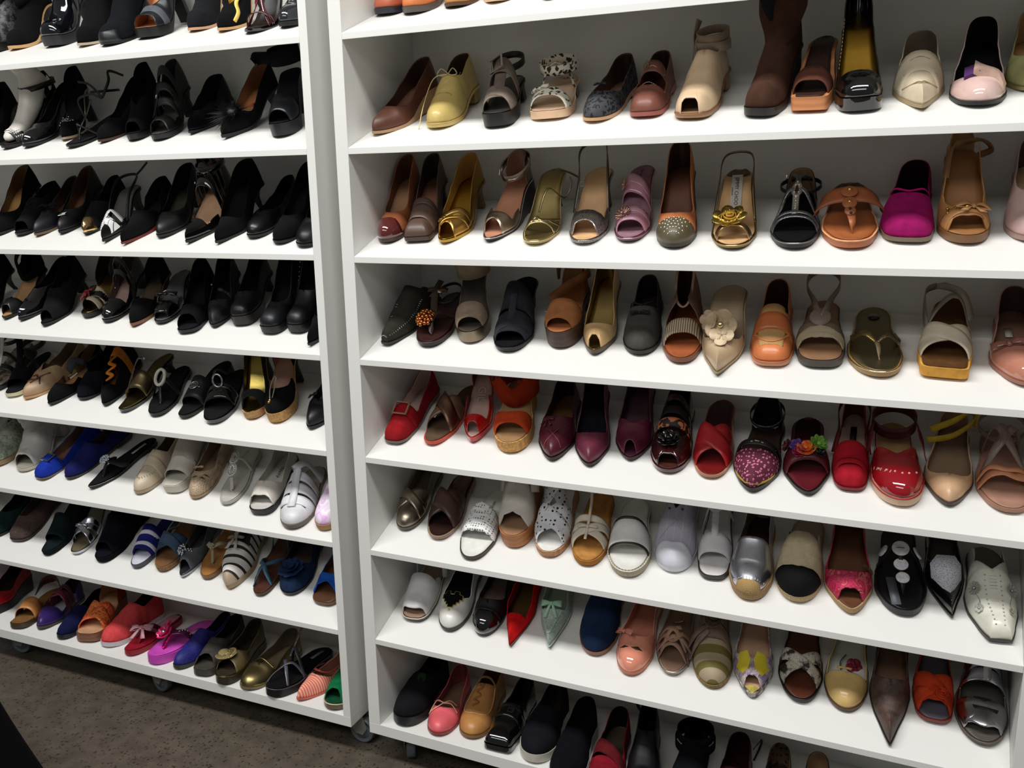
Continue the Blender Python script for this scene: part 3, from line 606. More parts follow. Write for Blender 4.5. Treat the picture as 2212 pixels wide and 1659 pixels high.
s = shoe('pump', 'tan leather pump with shiny dark red toe cap beside the left panel', 'shoe', 'shoes on the third shelf of the right rack', 'R3', 0.0452, 0.0586, -0.080, 0.2235, 0.0654, {'col': 'lea #8a5030', 'so': 'lea #3a2018', 'p': 0.01, 'ins': 'lea #9a7458', 'lin': 'lea #5a3826', 'toe': 'round', 'heel': 'thick', 'hc': 'lea #5a3020', 'W': 0.0689})
s.upper(th=.33); s.upper(m='pat #4a1a18',name='toe_cap',band=.2,e=.0012)
s = shoe('pump', 'brown leather pump with squared toe and folded flap, between tan and gold pumps', 'shoe', 'shoes on the third shelf of the right rack', 'R3', 0.1225, 0.0654, -0.140, 0.2239, 0.0638, {'col': 'lea #4a3830', 'so': 'lea #3a2a22', 'p': 0.009, 'ins': 'lea #6a4434', 'lin': 'lea #2e211c', 'toe': 'square', 'heel': 'thick', 'hc': 'lea #201a17', 'W': 0.0689})
s.upper(th=.36,d=.1,sh='sq'); s.band(.27,.27,.045,'lea #54423a',e=.004); s.band(.38,.38,.012,'lea #42322b',e=.006)
s = shoe('pump', 'gold metallic peep-toe pump with pleated knotted vamp', 'shoe', 'shoes on the third shelf of the right rack', 'R3', 0.1907, 0.0606, -0.001, 0.2243, 0.0622, {'col': 'met #a98646 .34', 'so': 'met #9a7a3a', 'p': 0.006, 'ins': 'met #a8842f .3', 'lin': 'lea #9a7438', 'toe': 'almond', 'heel': 'thick', 'hc': 'lea #6a5836', 'W': 0.0772})
s.upper(th=.3,d=.16,peep=.62,pw=.10); s.band(.16,.34,.014,'met #a98646 .3',e=.003); s.band(.2,.37,.012,'met #b08e4c .3',e=.004); s.band(.12,.31,.012,'met #a98646 .3',e=.003); s.bow(.22,-.5,.012,'met #b08e4c .3')
s = shoe('peep_toe_sandal', 'pewter metallic peep-toe wedge with buckled ankle strap and pink insole', 'sandal', 'shoes on the third shelf of the right rack', 'R3', 0.2932, 0.0723, 0.065, 0.2250, 0.0595, {'col': 'met #a89a88 .33', 'so': 'lea #1c1a1c', 'p': 0.006, 'ins': 'lea #a8755c', 'lin': 'lea #8c6a58', 'toe': 'almond', 'heel': 'wedge', 'rim': 'met #c8c0c0', 'W': 0.0744})
s.upper(th=.33,d=.06,sh='sq',peep=.8,pw=.13,cut=.5); s.upper(name='heel_counter',th=.3,front=.74,rb=.72,rs=.85,m='met #7a6c60 .35'); s.ankle(.055,.014,'met #a89a90 .25',rx=.032,tilt=-.03); s.buckle(.66,-.75,.012,.014,.002,'met #d8d0c8',e=.012)
s = shoe('strappy_sandal', 'gold strappy high heel sandal with thin trailing ankle laces', 'sandal', 'shoes on the third shelf of the right rack', 'R3', 0.4029, 0.0602, -0.055, 0.2201, 0.0773, {'p': 0.006, 'so': 'lea #a08a54', 'ins': 'met #96875a .4', 'toe': 'oval', 'heel': 'sti', 'hc': 'met #6a6040', 'rim': 'met #d8c8a0', 'W': 0.0752})
s.band(.14,.22,.006,'met #b9a982 .3'); s.path([(.3,-1,.05),(.24,-.4,.9),(.2,0,1),(.26,.5,.9),(.36,1,.05)],.005,'met #b9a982 .3'); s.path([(.18,-.6,.8),(.26,-.1,1.05),(.2,.3,1.05),(.3,.7,.8),(.42,.98,.1)],.005,'met #b9a982 .3'); s.path([(.3,0,1),(.45,.5,1.4),(.6,1.3,1.7),(.72,1.9,1.4),(.8,1.6,.6)],.004,'met #968a62',name='ankle_lace'); s.path([(.95,.3,.1),(.9,1.5,.4),(.8,2.3,.2)],.004,'met #857a58',name='ankle_lace')
s = shoe('slingback_sandal', 'silver glitter peep-toe slingback heel with beige insole', 'sandal', 'shoes on the third shelf of the right rack', 'R3', 0.5077, 0.0654, -0.054, 0.2206, 0.0757, {'col': 'gli #8a8480', 'so': 'gli #7a7672', 'p': 0.006, 'ins': 'lea #c09a70', 'lin': 'lea #8a6a58', 'toe': 'oval', 'heel': 'thick', 'hc': 'gli #4a4644', 'rim': 'gli #9a9490', 'W': 0.0785})
s.upper(th=.36,d=.04,sh='sq',peep=.75,pw=.12,cut=.5); s.sling(.058,.006,'met #5c554e .4',s0=.44,bx=-.008); s.buckle(.72,-1.2,.008,.012,.0015,'met #d0ccc4',e=.03)
s = shoe('slide_sandal', 'dusty pink satin heeled sandal with two straps and sparkling flower ornaments', 'sandal', 'shoes on the third shelf of the right rack', 'R3', 0.5983, 0.0782, -0.059, 0.2217, 0.0721, {'p': 0.006, 'so': 'lea #5a4048', 'ins': 'sue #7a5c66', 'toe': 'oval', 'heel': 'cone', 'hc': 'lea #4a363c', 'rim': 'met #c090a0', 'W': 0.0714})
s.band(.24,.26,.038,'pat #a87888',wv=.001); s.band(.3,.3,.01,'pat #b08090',e=.004); s.band(.56,.5,.02,'pat #9a6c7c',lift=.72); s.band(.6,.54,.014,'pat #a87888',e=.004,lift=.72); s.flower(.27,-.45,.018,'met #c9a090 .25','met #d8b8a8',n=14,layers=1,cup=.2); s.flower(.54,-.75,.012,'met #c9a090 .25','met #d8b8a8',n=12,layers=1); s.scribble(.78,.2,.006,'lea #3a2a30')
s = shoe('pump', 'orange tan suede pump with dark studded toe cap', 'shoe', 'shoes on the third shelf of the right rack', 'R3', 0.6985, 0.0531, -0.106, 0.2197, 0.0785, {'col': 'sue #a8673e', 'so': 'lea #2c261e', 'p': 0.009, 'ins': 'lea #5a3422', 'lin': 'lea #3a241a', 'toe': 'round', 'heel': 'block', 'hc': 'lea #1c1612', 'W': 0.0757})
s.upper(th=.34,d=.14,rs=.92); s.upper(m='lea #4d4632',name='toe_cap',band=.23,e=.0015); s.beads([(.035+.036*i,u*(.86 if i<3 else .92),.0026) for i in range(6) for u in [(-1+2*(j+.5*(i%2))/(7)) for j in range(8)] if abs(u)<.97],'met #d8d4cc .15',e=.0034)
s = shoe('slingback_sandal', 'gold slingback heel with large gold fabric rose on the toe strap', 'sandal', 'shoes on the third shelf of the right rack', 'R3', 0.8098, 0.0529, -0.096, 0.2227, 0.0683, {'p': 0.006, 'so': 'met #6a5c3c', 'ins': 'lea #b89468', 'toe': 'oval', 'heel': 'sti', 'hc': 'met #7a6a48', 'rim': 'met #b8a070', 'isock': ('lea #4a3a26', 0.84, 0.985), 'W': 0.0811})
s.band(.16,.16,.016,'met #a8906a .3',mid=.03); s.rose(.25,-.15,.023,'sue #a88436',e=.007); s.flower(.25,-.15,.034,'gli #8a7434',n=7,layers=1,cup=.3,name='petals'); s.beads([(.25+.075*math.cos(k),-.15+.5*math.sin(k),.0016) for k in [i*.42 for i in range(15)]],'met #e8dca8 .15','bead_trim',e=.008); s.sling(.04,.004,'met #6f6248 .3',s0=.36); s.text(.66,'JIMMY CHOO',.0105,'lea #1c1a18',plate=(.075,.021,'lea #a8a49c')); s.text(.66,'LONDON',.004,'lea #2a2826',u=-.28)
s = shoe('strappy_sandal', 'black flat sandal with T-shaped straps and a rhinestone diamond ornament', 'sandal', 'shoes on the third shelf of the right rack', 'R3', 0.9197, 0.0566, -0.052, 0.2317, 0.0122, {'p': 0.01, 'so': 'lea #151413', 'ins': 'sue #08080a', 'toe': 'oval', 'heel': 'flat', 'rim': 'met #8a8884', 'W': 0.0863})
s.band(.24,.24,.007,'gli #6a6a6e',mid=.02); s.band(.28,.28,.007,'gli #6a6a6e',mid=.02); s.path([(.28,0),(.38,0),(.46,0)],.012,'gli #c8c4b8',name='jewelled_strap'); s.path([(.4,-1,.1),(.5,-.5,1),(.54,-.2,1.05)],.009,'gli #77777c'); s.path([(.4,1,.1),(.5,.5,1),(.54,.2,1.05)],.009,'gli #77777c'); s.path([(.46,0),(.53,-.2),(.6,0),(.53,.2)],.007,'gli #d8d4c8',name='jewelled_diamond',closed=True); s.path([(.6,0,.98),(.7,0,.92)],.01,'gli #77777c'); s.path([(.7,0,.92),(.76,-.5,.85),(.78,-1,.2)],.009,'gli #6a6a6e'); s.path([(.7,0,.92),(.76,.5,.85),(.78,1,.2)],.009,'gli #6a6a6e'); s.ankle(.036,.008,'lea #1c1c1f .3',rx=.038,ry=.036); s.buckle(.86,-.9,.008,.01,.002,'met #d8d8d8 .1',e=.03); s.beads([(.32+.03*i,0,.002) for i in range(5)]+[(.49,-.1,.002),(.53,-.2,.002),(.57,-.1,.002),(.6,0,.002),(.57,.1,.002),(.53,.2,.002),(.49,.1,.002)],'met #f0ece0 .1','rhinestones',e=.004); s.upper(name='heel_counter',th=.3,front=.82,rs=.9,rb=.8,m='lea #17171a')
s = shoe('thong_sandal', 'tan leather toe-thong sandal with wide studded T-strap', 'sandal', 'shoes on the third shelf of the right rack', 'R3', 1.0195, 0.0600, -0.104, 0.2302, 0.0301, {'p': 0.014, 'so': 'lea #9a5a34', 'ins': 'lea #8a4e2a .36', 'toe': 'oval', 'heel': 'flat', 'rim': 'fab #d09a70', 'isock': ('lea #3a241a', 0.7, 0.975), 'W': 0.0935})
s.band(.5,.5,.034,'lea #8a4c2a',lift=.72,e=.004,wx=1.45); s.path([(.17,.06,.0),(.2,.06,.6),(.28,.03,.8),(.38,0,.85),(.52,0,.76)],.022,'lea #8e5230',wf=lambda x:.35+.65*x,name='t_strap'); s.disc(.3,0,.010,'lea #8e5230',lift=.85,name='leather_disc'); s.disc(.39,0,.013,'lea #8e5230',lift=.84,e=.004,name='leather_disc'); s.disc(.5,0,.015,'lea #8e5230',e=.006,lift=.76,name='leather_disc'); s.beads([(.5,0,.0045),(.39,0,.0045)],'met #c8a860 .2',e=.009,lift=.8); s.beads([(.31,0,.0035),(.27,.02,.003)],'lea #201008','rivets',e=.006,lift=.84); s.add('brand_label',boxg((0,.84*s.L,s.zs(.84)+.004),(.009,.036,.0008)),'lea #8a7a70')
s = shoe('loafer', 'fuchsia pink velvet slipper loafer with dark interior', 'shoe', 'shoes on the third shelf of the right rack', 'R3', 1.1047, 0.0863, 0.044, 0.2200, 0.0120, {'col': 'vel #7c0f4c', 'so': 'lea #6a5a48', 'ins': 'fab #1f0a1a', 'lin': 'fab #2a0c22', 'toe': 'blunt', 'heel': 'flat', 'p': 0.008, 'a': 0.6, 'W': 0.0906})
s.upper(th=.42,d=.1,rs=.9); s.path([(.52,-.86),(.46,-.55),(.42,0),(.46,.55),(.52,.86)],.004,'vel #9a1460',name='piping')
s = shoe('slingback_sandal', 'tan leather peep-toe slingback with pleated bow and brass studs', 'sandal', 'shoes on the third shelf of the right rack', 'R3', 1.2045, 0.0837, -0.084, 0.2169, 0.0867, {'col': 'lea #9c6e40', 'so': 'lea #6a4828', 'p': 0.014, 'ins': 'lea #8a6038', 'lin': 'lea #8a6a48', 'toe': 'round', 'heel': 'block', 'hc': 'lea #7a5430', 'W': 0.0815})
s.upper(th=.3,d=.22,peep=.5,pw=.12,gap=(.74,1.0),rs=.88); s.bow(.2,.25,.028,'lea #a87c50',tails=.6,e=.006); s.band(.2,.2,.022,'lea #a07448',e=.003,wv=.0015); s.beads([(.22,-.75,.003),(.26,-.7,.003),(.22,-.45,.0018),(.25,-.45,.0018),(.2,.6,.002),(.24,.7,.003)],'met #b89a50 .2',e=.005); s.beads([(.2,.0,.006)],'met #b8a040 .2','round_stud',e=.006); s.path([(-.03,.55*s.L,s.zs(.55)+.03),(-.022,.7*s.L,s.h*.9+.04),(.005,.85*s.L,s.h+.03),(.035,.95*s.L,s.h+.022),(.05,1.0*s.L,s.h+.0),(.03,1.03*s.L,s.h-.012)],.012,'lea #7c5a38',name='slingback_strap',axis='ankle',raw=True)
s = shoe('pump', 'pale pink pump cut off by the right photo edge on the third shelf', 'shoe', 'shoes on the third shelf of the right rack', 'R3', 1.3079, 0.0921, -0.022, 0.2141, 0.0500, {'col': 'lea #b09490', 'so': 'lea #8a7068', 'p': 0.008, 'ins': 'lea #d0b088', 'lin': 'lea #5a4a44', 'toe': 'round', 'heel': 'thick', 'W': 0.085})
s.upper(th=.4)
s = shoe('mule', 'dark olive pointed mule with white cross stitching along its seams', 'shoe', 'shoes on the fourth shelf of the right rack', 'R4', 0.0331, 0.0568, 0.121, 0.2310, 0.0228, {'col': 'sue #2a2822', 'so': 'lea #171613', 'ins': 'lea #8f8c84', 'lin': 'lea #8f8c84', 'toe': 'snip', 'heel': 'block', 'hc': 'lea #100f0e', 'p': 0.006, 'W': 0.075})
s.upper(th=.58,d=.1,cut=.80,rs=.8,hh=1.05); s.stitch([(.06,-.2),(.25,-.35),(.42,-.32),(.56,-.2)],19,.0055,'fab #c9c9bf',across=True); s.stitch([(.04,.8),(.2,.82),(.4,.86),(.6,.9)],22,.004,'fab #c0c0b8',across=True); s.stitch([(.02,-.8),(.02,0),(.02,.8)],7,.0035,'fab #d8d8d0',across=True)
s = shoe('thong_sandal', 'dark brown thong sandal with a copper bead cluster flower', 'sandal', 'shoes on the fourth shelf of the right rack', 'R4', 0.1404, 0.0605, -0.123, 0.2317, 0.0120, {'p': 0.01, 'so': 'lea #1f1412', 'ins': 'lea #2f1a18 .3', 'toe': 'oval', 'heel': 'flat', 'rim': 'lea #3a2420', 'W': 0.0835})
s.cluster(.26,-.3,.021,.0048,34,'met #a8693c .22',e=.003); s.path([(.16,.08,0),(.24,0,.8),(.36,.3,.9),(.5,1,.1)],.012,'lea #3a2a26 .25'); s.path([(.24,0,.8),(.36,-.5,.9),(.5,-1,.1)],.012,'lea #3a2a26 .25'); s.path([(.3,.1,.9),(.5,.0,1.2),(.62,.3,1.3)],.016,'sue #332a22',name='front_strap'); s.bow(.55,.1,.024,'lea #2f221e',e=.012,tails=.8); s.ankle(.03,.007,'lea #251917',tilt=-.01,rx=.03); s.disc(.52,.3,.006,'met #b89a78',name='bead',e=.016)
s = shoe('platform_sandal', 'taupe platform heel with wide suede ankle cuff and single toe strap', 'sandal', 'shoes on the fourth shelf of the right rack', 'R4', 0.2381, 0.0871, -0.273, 0.2192, 0.0800, {'p': 0.026, 'so': 'met #7a6c5c .4', 'ins': 'lea #3a342e', 'toe': 'round', 'heel': 'sti', 'hc': 'lea #1c1814', 'W': 0.0757})
s.band(.24,.24,.05,'sue #8c7a68',lin='lea #4a4038'); s.ankle(.035,.06,'sue #85745f',rx=.038,ry=.045,yc=.78,name='ankle_cuff',tilt=.01); s.path([(-.012,.66*s.L,s.h+.07),(-.02,.62*s.L,s.h+.1),(-.026,.6*s.L,s.h+.09),(-.018,.62*s.L,s.h+.06)],.012,'sue #3a322a',name='tie',axis='ankle',raw=True)
s = shoe('slide_sandal', 'black velvet heeled slide with two wide straps joined by a bar', 'sandal', 'shoes on the fourth shelf of the right rack', 'R4', 0.3360, 0.0621, -0.104, 0.2241, 0.0631, {'p': 0.008, 'so': 'lea #121214', 'ins': 'sue #0e0e12', 'toe': 'oval', 'heel': 'cone', 'hc': 'lea #0e0e10', 'rim': 'lea #1c1c20', 'W': 0.087})
s.band(.26,.28,.055,'vel #242529',wv=.0015); s.band(.2,.3,.02,'vel #2c2d32',e=.004); s.band(.54,.52,.045,'vel #242529',wv=.001,lift=.85); s.path([(.3,0),(.42,0,.95),(.54,0,.87)],.016,'vel #2c2d32',name='bar_strap')
s = shoe('platform_sandal', 'cognac orange leather sandal with ankle strap on a tall dark wooden platform', 'sandal', 'shoes on the fourth shelf of the right rack', 'R4', 0.4468, 0.0895, -0.076, 0.2172, 0.0120, {'p': 0.036, 'so': 'wood #3c2a22', 'ins': 'lea #9c5f3a', 'toe': 'round', 'heel': 'block', 'hc': 'wood #3c2a22', 't': 0.012, 'W': 0.0791})
s.band(.25,.25,.06,'sue #9a643e',lin='lea #5a3620'); s.upper(name='heel_counter',th=.3,front=.72,rs=.84,rb=.7,m='sue #7a4e30'); s.path([(.035,.86*s.L,s.h+.05),(.03,.7*s.L,s.h+.055),(0,.58*s.L,s.h+.045),(-.04,.52*s.L,s.h+.02)],.022,'sue #7c5032',name='ankle_strap',axis='ankle',raw=True); s.buckle(.5,-1.3,.01,.018,.0025,'met #d8d4c8',e=.035); s.path([(.03,.9*s.L,s.h+.06),(.0,.97*s.L,s.h+.085),(-.03,.85*s.L,s.h+.07),(-.034,.78*s.L,s.h+.04)],.02,'sue #6a452c',name='ankle_strap',axis='ankle',raw=True)
s = shoe('pump', 'beige peep-toe pump with bright gold insole, fourth shelf', 'shoe', 'shoes on the fourth shelf of the right rack', 'R4', 0.5299, 0.0737, -0.082, 0.2244, 0.0620, {'col': 'lea #b49468 .3', 'so': 'lea #4a3c30', 'p': 0.008, 'ins': 'met #a08c58 .3', 'lin': 'met #8a7648 .4', 'toe': 'almond', 'heel': 'sti', 'hc': 'lea #3a3028', 'W': 0.0715})
s.upper(th=.31,d=.07,sh='u',rs=.9,peep=.42,pw=.06)
s = shoe('loafer', 'black tweed slipper loafer with small matching bow', 'shoe', 'shoes on the fourth shelf of the right rack', 'R4', 0.6245, 0.0830, -0.130, 0.2250, 0.0120, {'col': 'fab #3c3a36 600', 'so': 'lea #1a1917', 'ins': 'sue #4a3336', 'lin': 'lea #2a1c1e', 'toe': 'round', 'heel': 'flat', 'p': 0.008, 'W': 0.0776})
s.upper(th=.44,d=.12,rs=.92); s.bow(.36,-.05,.02,'fab #232220 600',e=.003); s.path([(.56,-.9),(.5,-.6),(.44,0),(.5,.6),(.56,.9)],.003,'lea #141312',name='piping')
s = shoe('platform_sandal', 'brown sandal with beaded toe band and high zipped ankle cup', 'sandal', 'shoes on the fourth shelf of the right rack', 'R4', 0.7144, 0.0633, -0.126, 0.2317, 0.0120, {'p': 0.01, 'so': 'lea #6a3c24', 'ins': 'lea #8a4c2c .35', 'toe': 'oval', 'heel': 'flat', 'lin': 'lea #3a241c', 'W': 0.0785})
s.band(.3,.32,.036,'stx #6a5846 #b8a890 220 .5',lift=1.05,e=.003); s.upper(name='ankle_cup',th=.42,d=.3,sh='v',front=.44,rs=.74,rb=.55,m='sue #6a5244',hh=1.25); s.path([(.52,0,.95),(.56,-.4,1.1),(.7,-.62,1.4),(.9,-.6,1.6),(.98,0,1.7),(.9,.6,1.6),(.7,.62,1.4),(.56,.4,1.1)],.005,'sue #9a8470',closed=True,name='cuff_trim'); s.add('zip',tubeg([Vector((0,s.L,s.h+.02)),Vector((0,1.0*s.L,s.h+.085))],.003),'met #3a3632')
s = shoe('mule', 'beige pointed kitten mule with leather flower and gold bead centres', 'shoe', 'shoes on the fourth shelf of the right rack', 'R4', 0.7918, 0.0298, -0.013, 0.2202, 0.0768, {'col': 'lea #a08c70 .33', 'so': 'lea #6a5c48', 'ins': 'lea #8a7860', 'lin': 'lea #8a7860', 'toe': 'point', 'heel': 'sti', 'hc': 'lea #5a4e3c', 'p': 0.005, 'rim': 'lea #8a785c', 'W': 0.0927})
s.upper(th=.36,d=.1,cut=.5,rs=.9); s.flower(.4,0,.032,'lea #b09a7c','met #d0c090 .2',n=5,layers=1,cup=.25,cr=.2); s.flower(.44,-.55,.02,'lea #a8927a','met #e0d8c0 .2',n=5,layers=1,cup=.4,cr=.25); s.flower(.32,.1,.024,'lea #b8a486',n=4,layers=1,cup=.2)
s = shoe('loafer', 'orange leather loafer flat with woven straw panels under a wide strap', 'shoe', 'shoes on the fourth shelf of the right rack', 'R4', 0.8861, 0.0715, -0.066, 0.2317, 0.0120, {'col': 'lea #b5683c .33', 'so': 'lea #b07a58', 'p': 0.009, 'ins': 'lea #3e281c', 'lin': 'lea #4a2e20', 'toe': 'blunt', 'heel': 'flat', 'rim': 'lea #9a5a38', 'W': 0.08})
s.upper(th=.46,d=.12,rs=.9); s.band(.31,.31,.10,'wov #d0a468 260',u0=-.66,u1=.66,e=.0018,name='straw_panel'); s.band(.35,.35,.038,'lea #a85c34 .33',e=.004,lift=1.03); s.path([(.3,-.85),(.17,-.5),(.125,0),(.17,.5),(.3,.85)],.004,'lea #c07a4c',name='apron_seam')
s = shoe('espadrille_sandal', 'taupe sandal with braided raffia toe band and V-shaped ankle straps', 'sandal', 'shoes on the fourth shelf of the right rack', 'R4', 0.9754, 0.0787, -0.074, 0.2280, 0.0120, {'p': 0.014, 'so': 'lea #3a322a', 'ins': 'lea #7a5a40', 'toe': 'blunt', 'heel': 'flat', 'W': 0.0887})
s.band(.34,.34,.022,'lea #5f5244'); s.band(.25,.25,.024,'wov #c8b898 200',wv=.003,e=.004,frill=.006); s.path([(.25,-.95,.1),(.255,-.5,.9),(.26,0,1),(.255,.5,.9),(.25,.95,.1)],.008,'rope #d0c0a0 300',name='braid'); s.disc(.4,0,.02,'lea #63564a',e=.004,th=.004,name='leather_loop'); s.path([(-.004,.4*s.L,s.zs(.4)+.045),(-.016,.55*s.L,s.h+.062),(-.03,.75*s.L,s.h+.066),(-.026,.93*s.L,s.h+.07),(0,1.0*s.L,s.h+.074),(.026,.93*s.L,s.h+.07),(.03,.75*s.L,s.h+.066),(.016,.55*s.L,s.h+.062),(.004,.4*s.L,s.zs(.4)+.047)],.014,'lea #6a5e52',name='ankle_strap',raw=True,axis='ankle')
s = shoe('thong_sandal', 'metallic bronze gold flip-flop with a dark disc in its heel', 'sandal', 'shoes on the fourth shelf of the right rack', 'R4', 1.0774, 0.0599, -0.103, 0.2316, 0.0140, {'p': 0.011, 'so': 'lea #8a6c40', 'ins': 'met #7c7258 .38', 'toe': 'round', 'heel': 'flat', 'rim': 'met #d8c8a8 .2', 'W': 0.092, 'a': 0.6})
s.path([(.2,.1,0),(.25,.1,.55),(.3,.05,.7)],.008,'sue #8a7a60',name='toe_post'); s.path([(.3,.05,.7),(.38,-.4,.85),(.5,-1,.0)],.016,'gli #9a8250',wf=lambda x:.5+.6*x); s.path([(.3,.05,.7),(.36,.5,.85),(.44,1.05,.3),(.56,1,.0)],.014,'gli #8a7a5c',wf=lambda x:.5+.6*x); s.add('heel_disc',lathe([(0,.0006),(.0105,.0006),(.0105,0)],20,None,(0,.84*s.L,s.zs(.84)+.0035)),'pat #0a0a0a')
s = shoe('strappy_sandal', 'brown footbed sandal with crossed cream straps and ochre sole', 'sandal', 'shoes on the fourth shelf of the right rack', 'R4', 1.1834, 0.0709, 0.053, 0.2296, 0.0350, {'p': 0.02, 'so': 'sue #b8863c', 'ins': 'sue #4a3018', 'toe': 'square', 'heel': 'flat', 'W': 0.088, 't': 0.01})
s.band(.24,.36,.034,'lea #c2b8a0',e=.003); s.band(.36,.24,.034,'lea #cac0aa',e=.0055); s.path([(.5,-1.0,.1),(.58,-.6,.75),(.66,.1,.85),(.68,.7,.7),(.64,1,.1)],.014,'lea #8a8274',name='instep_strap'); s.path([(-.03,.9*s.L,s.h+.04),(-.046,.8*s.L,s.h+.04),(-.044,.66*s.L,s.zs(.66)+.02),(-.038,.56*s.L,s.zs(.56)+.006)],.013,'lea #7a7266',name='ankle_strap',raw=True,axis='ankle'); s.path([(-.03,.9*s.L,s.h+.04),(-.01,.8*s.L,s.h+.052),(.02,.72*s.L,s.h+.045),(.036,.64*s.L,s.zs(.64)+.01)],.014,'lea #8a8274',name='ankle_strap',raw=True,axis='ankle'); s.buckle(.6,-1.0,.016,.02,.0025,'met #3a352c',e=.012,rnd=True)
s = shoe('pump', 'rosy brown patent shoe with pleated bow, cut off by the right photo edge', 'shoe', 'shoes on the fourth shelf of the right rack', 'R4', 1.3091, 0.0629, -0.059, 0.2315, 0.0158, {'col': 'pat #a06a58', 'so': 'lea #8a5c4c', 'ins': 'lea #7a5c4c', 'lin': 'lea #4a3832', 'toe': 'almond', 'heel': 'flat', 'p': 0.006, 'W': 0.088})
s.upper(th=.36,d=.12,rs=.93); s.bow(.3,-.4,.03,'pat #7a4c40'); s.add('brand_label',boxg((-.01,.66*s.L,s.zs(.66)+.004),(.012,.03,.0008)),'lea #b0a49a')
s = shoe('pump', 'dark red suede square-toe flat with metal frame buckle, beside the left panel', 'shoe', 'shoes on the fifth shelf of the right rack', 'R5', 0.0427, 0.0514, 0.010, 0.2317, 0.0120, {'col': 'sue #7a1218', 'so': 'lea #5a5048', 'ins': 'lea #a89088', 'lin': 'lea #b09a90', 'toe': 'blunt', 'heel': 'block', 'hc': 'lea #4a0d12', 'p': 0.006, 'W': 0.07})
s.upper(th=.38,d=.1,sh='u',rs=.9); s.band(.33,.33,.028,'sue #8a141c',e=.003); s.buckle(.32,0,.036,.03,.004,'met #c9b8a0 .2',e=.006)
s = shoe('slide_sandal', 'brown leather sandal with wide crossed shiny straps and coral red sole', 'sandal', 'shoes on the fifth shelf of the right rack', 'R5', 0.1357, 0.0638, 0.079, 0.2317, 0.0120, {'p': 0.008, 'so': 'lea #a8402e', 'ins': 'sue #4a3a2c', 'toe': 'oval', 'heel': 'flat', 'W': 0.072})
s.band(.28,.5,.042,'lea #5f4838 .25',e=.003); s.band(.52,.3,.042,'met #6f5442 .4',e=.0055)
s = shoe('slingback_shoe', 'bright red patent peep-toe heel with pale pink insole', 'shoe', 'shoes on the fifth shelf of the right rack', 'R5', 0.2347, 0.0890, -0.171, 0.2203, 0.0620, {'col': 'pat #a80f14', 'so': 'pat #9a0e12', 'p': 0.012, 'ins': 'lea #a88a80', 'lin': 'lea #4a1818', 'toe': 'almond', 'heel': 'sti', 'hc': 'pat #6a0c10', 'W': 0.0674})
s.upper(th=.27,d=.05,sh='sq',peep=.5,pw=.08,gap=(.5,.7)); s.text(.6,'GIL',.026,'lea #c8b0a8')
s = shoe('wedge_sandal', 'orange suede sandal with scalloped toe strap and ankle cuff on a cork wedge', 'sandal', 'shoes on the fifth shelf of the right rack', 'R5', 0.3375, 0.0678, -0.200, 0.2271, 0.0500, {'p': 0.026, 'so': 'cork #b8894c', 'ins': 'lea #8a6a48', 'toe': 'round', 'heel': 'wedge', 't': 0.02, 'W': 0.0864})
s.band(.27,.27,.05,'sue #a83c1c',lin='lea #6a2a16',wm=.6,mid=-.03,lift=1.1); s.ankle(.03,.06,'sue #8a2c18',rx=.046,ry=.05,yc=.76,name='ankle_cuff',gapf=.3); s.path([(-.04,.6*s.L,s.h+.06),(-.01,.52*s.L,s.h+.02),(.03,.56*s.L,s.h+.03),(.045,.7*s.L,s.h+.06)],.05,'sue #962f18',name='instep_strap',axis='ankle',raw=True)
s = shoe('loafer', 'burgundy leather shoe with small tassel on the vamp', 'shoe', 'shoes on the fifth shelf of the right rack', 'R5', 0.4386, 0.0583, -0.129, 0.2317, 0.0120, {'col': 'lea #42141f .35', 'so': 'lea #24100f', 'ins': 'lea #5f4028', 'lin': 'lea #2a1014', 'toe': 'almond', 'heel': 'block', 'p': 0.007, 'W': 0.0835})
s.upper(th=.4,d=.1); s.bow(.36,-.35,.014,'lea #4a1824',tails=1.3); s.path([(.4,-.9),(.26,-.3),(.14,.5),(.1,.9)],.0014,'lea #6a3038',name='seam'); s.path([(.38,.8),(.26,.3),(.12,-.5),(.08,-.9)],.0014,'lea #6a3038',name='seam')
s = shoe('pump', 'plain burgundy pump with black insole', 'shoe', 'shoes on the fifth shelf of the right rack', 'R5', 0.5261, 0.0544, -0.171, 0.2271, 0.0500, {'col': 'lea #562030 .4', 'so': 'lea #240e14', 'ins': 'sue #12111a', 'lin': 'lea #1a1018', 'toe': 'almond', 'heel': 'thick', 'p': 0.006, 'W': 0.076})
s.upper(th=.33,d=.1,sh='u',rs=.92)
s = shoe('pump', 'burgundy leather peep-toe pump with matching plum insole', 'shoe', 'shoes on the fifth shelf of the right rack', 'R5', 0.6044, 0.0891, -0.085, 0.2178, 0.0500, {'col': 'lea #50182a .36', 'so': 'lea #301018', 'ins': 'lea #3a1828', 'lin': 'lea #34141f', 'toe': 'almond', 'heel': 'thick', 'hc': 'lea #1c1018', 'p': 0.006, 'W': 0.0812})
s.upper(th=.33,d=.1,sh='v',rs=.92,peep=.5,pw=.05)
s = shoe('cut_out_shoe', 'glossy tortoiseshell jelly flat with cut-outs and rosette', 'shoe', 'shoes on the fifth shelf of the right rack', 'R5', 0.6920, 0.0629, -0.073, 0.2317, 0.0120, {'col': 'flo #1a0c0a #1a0c0a #3a1410 #8a4a28 30', 'so': 'pat #3a0f10', 'ins': 'lea #3a1c14', 'lin': 'lea #1c0d0a', 'toe': 'round', 'heel': 'flat', 'p': 0.008, 'W': 0.0838})
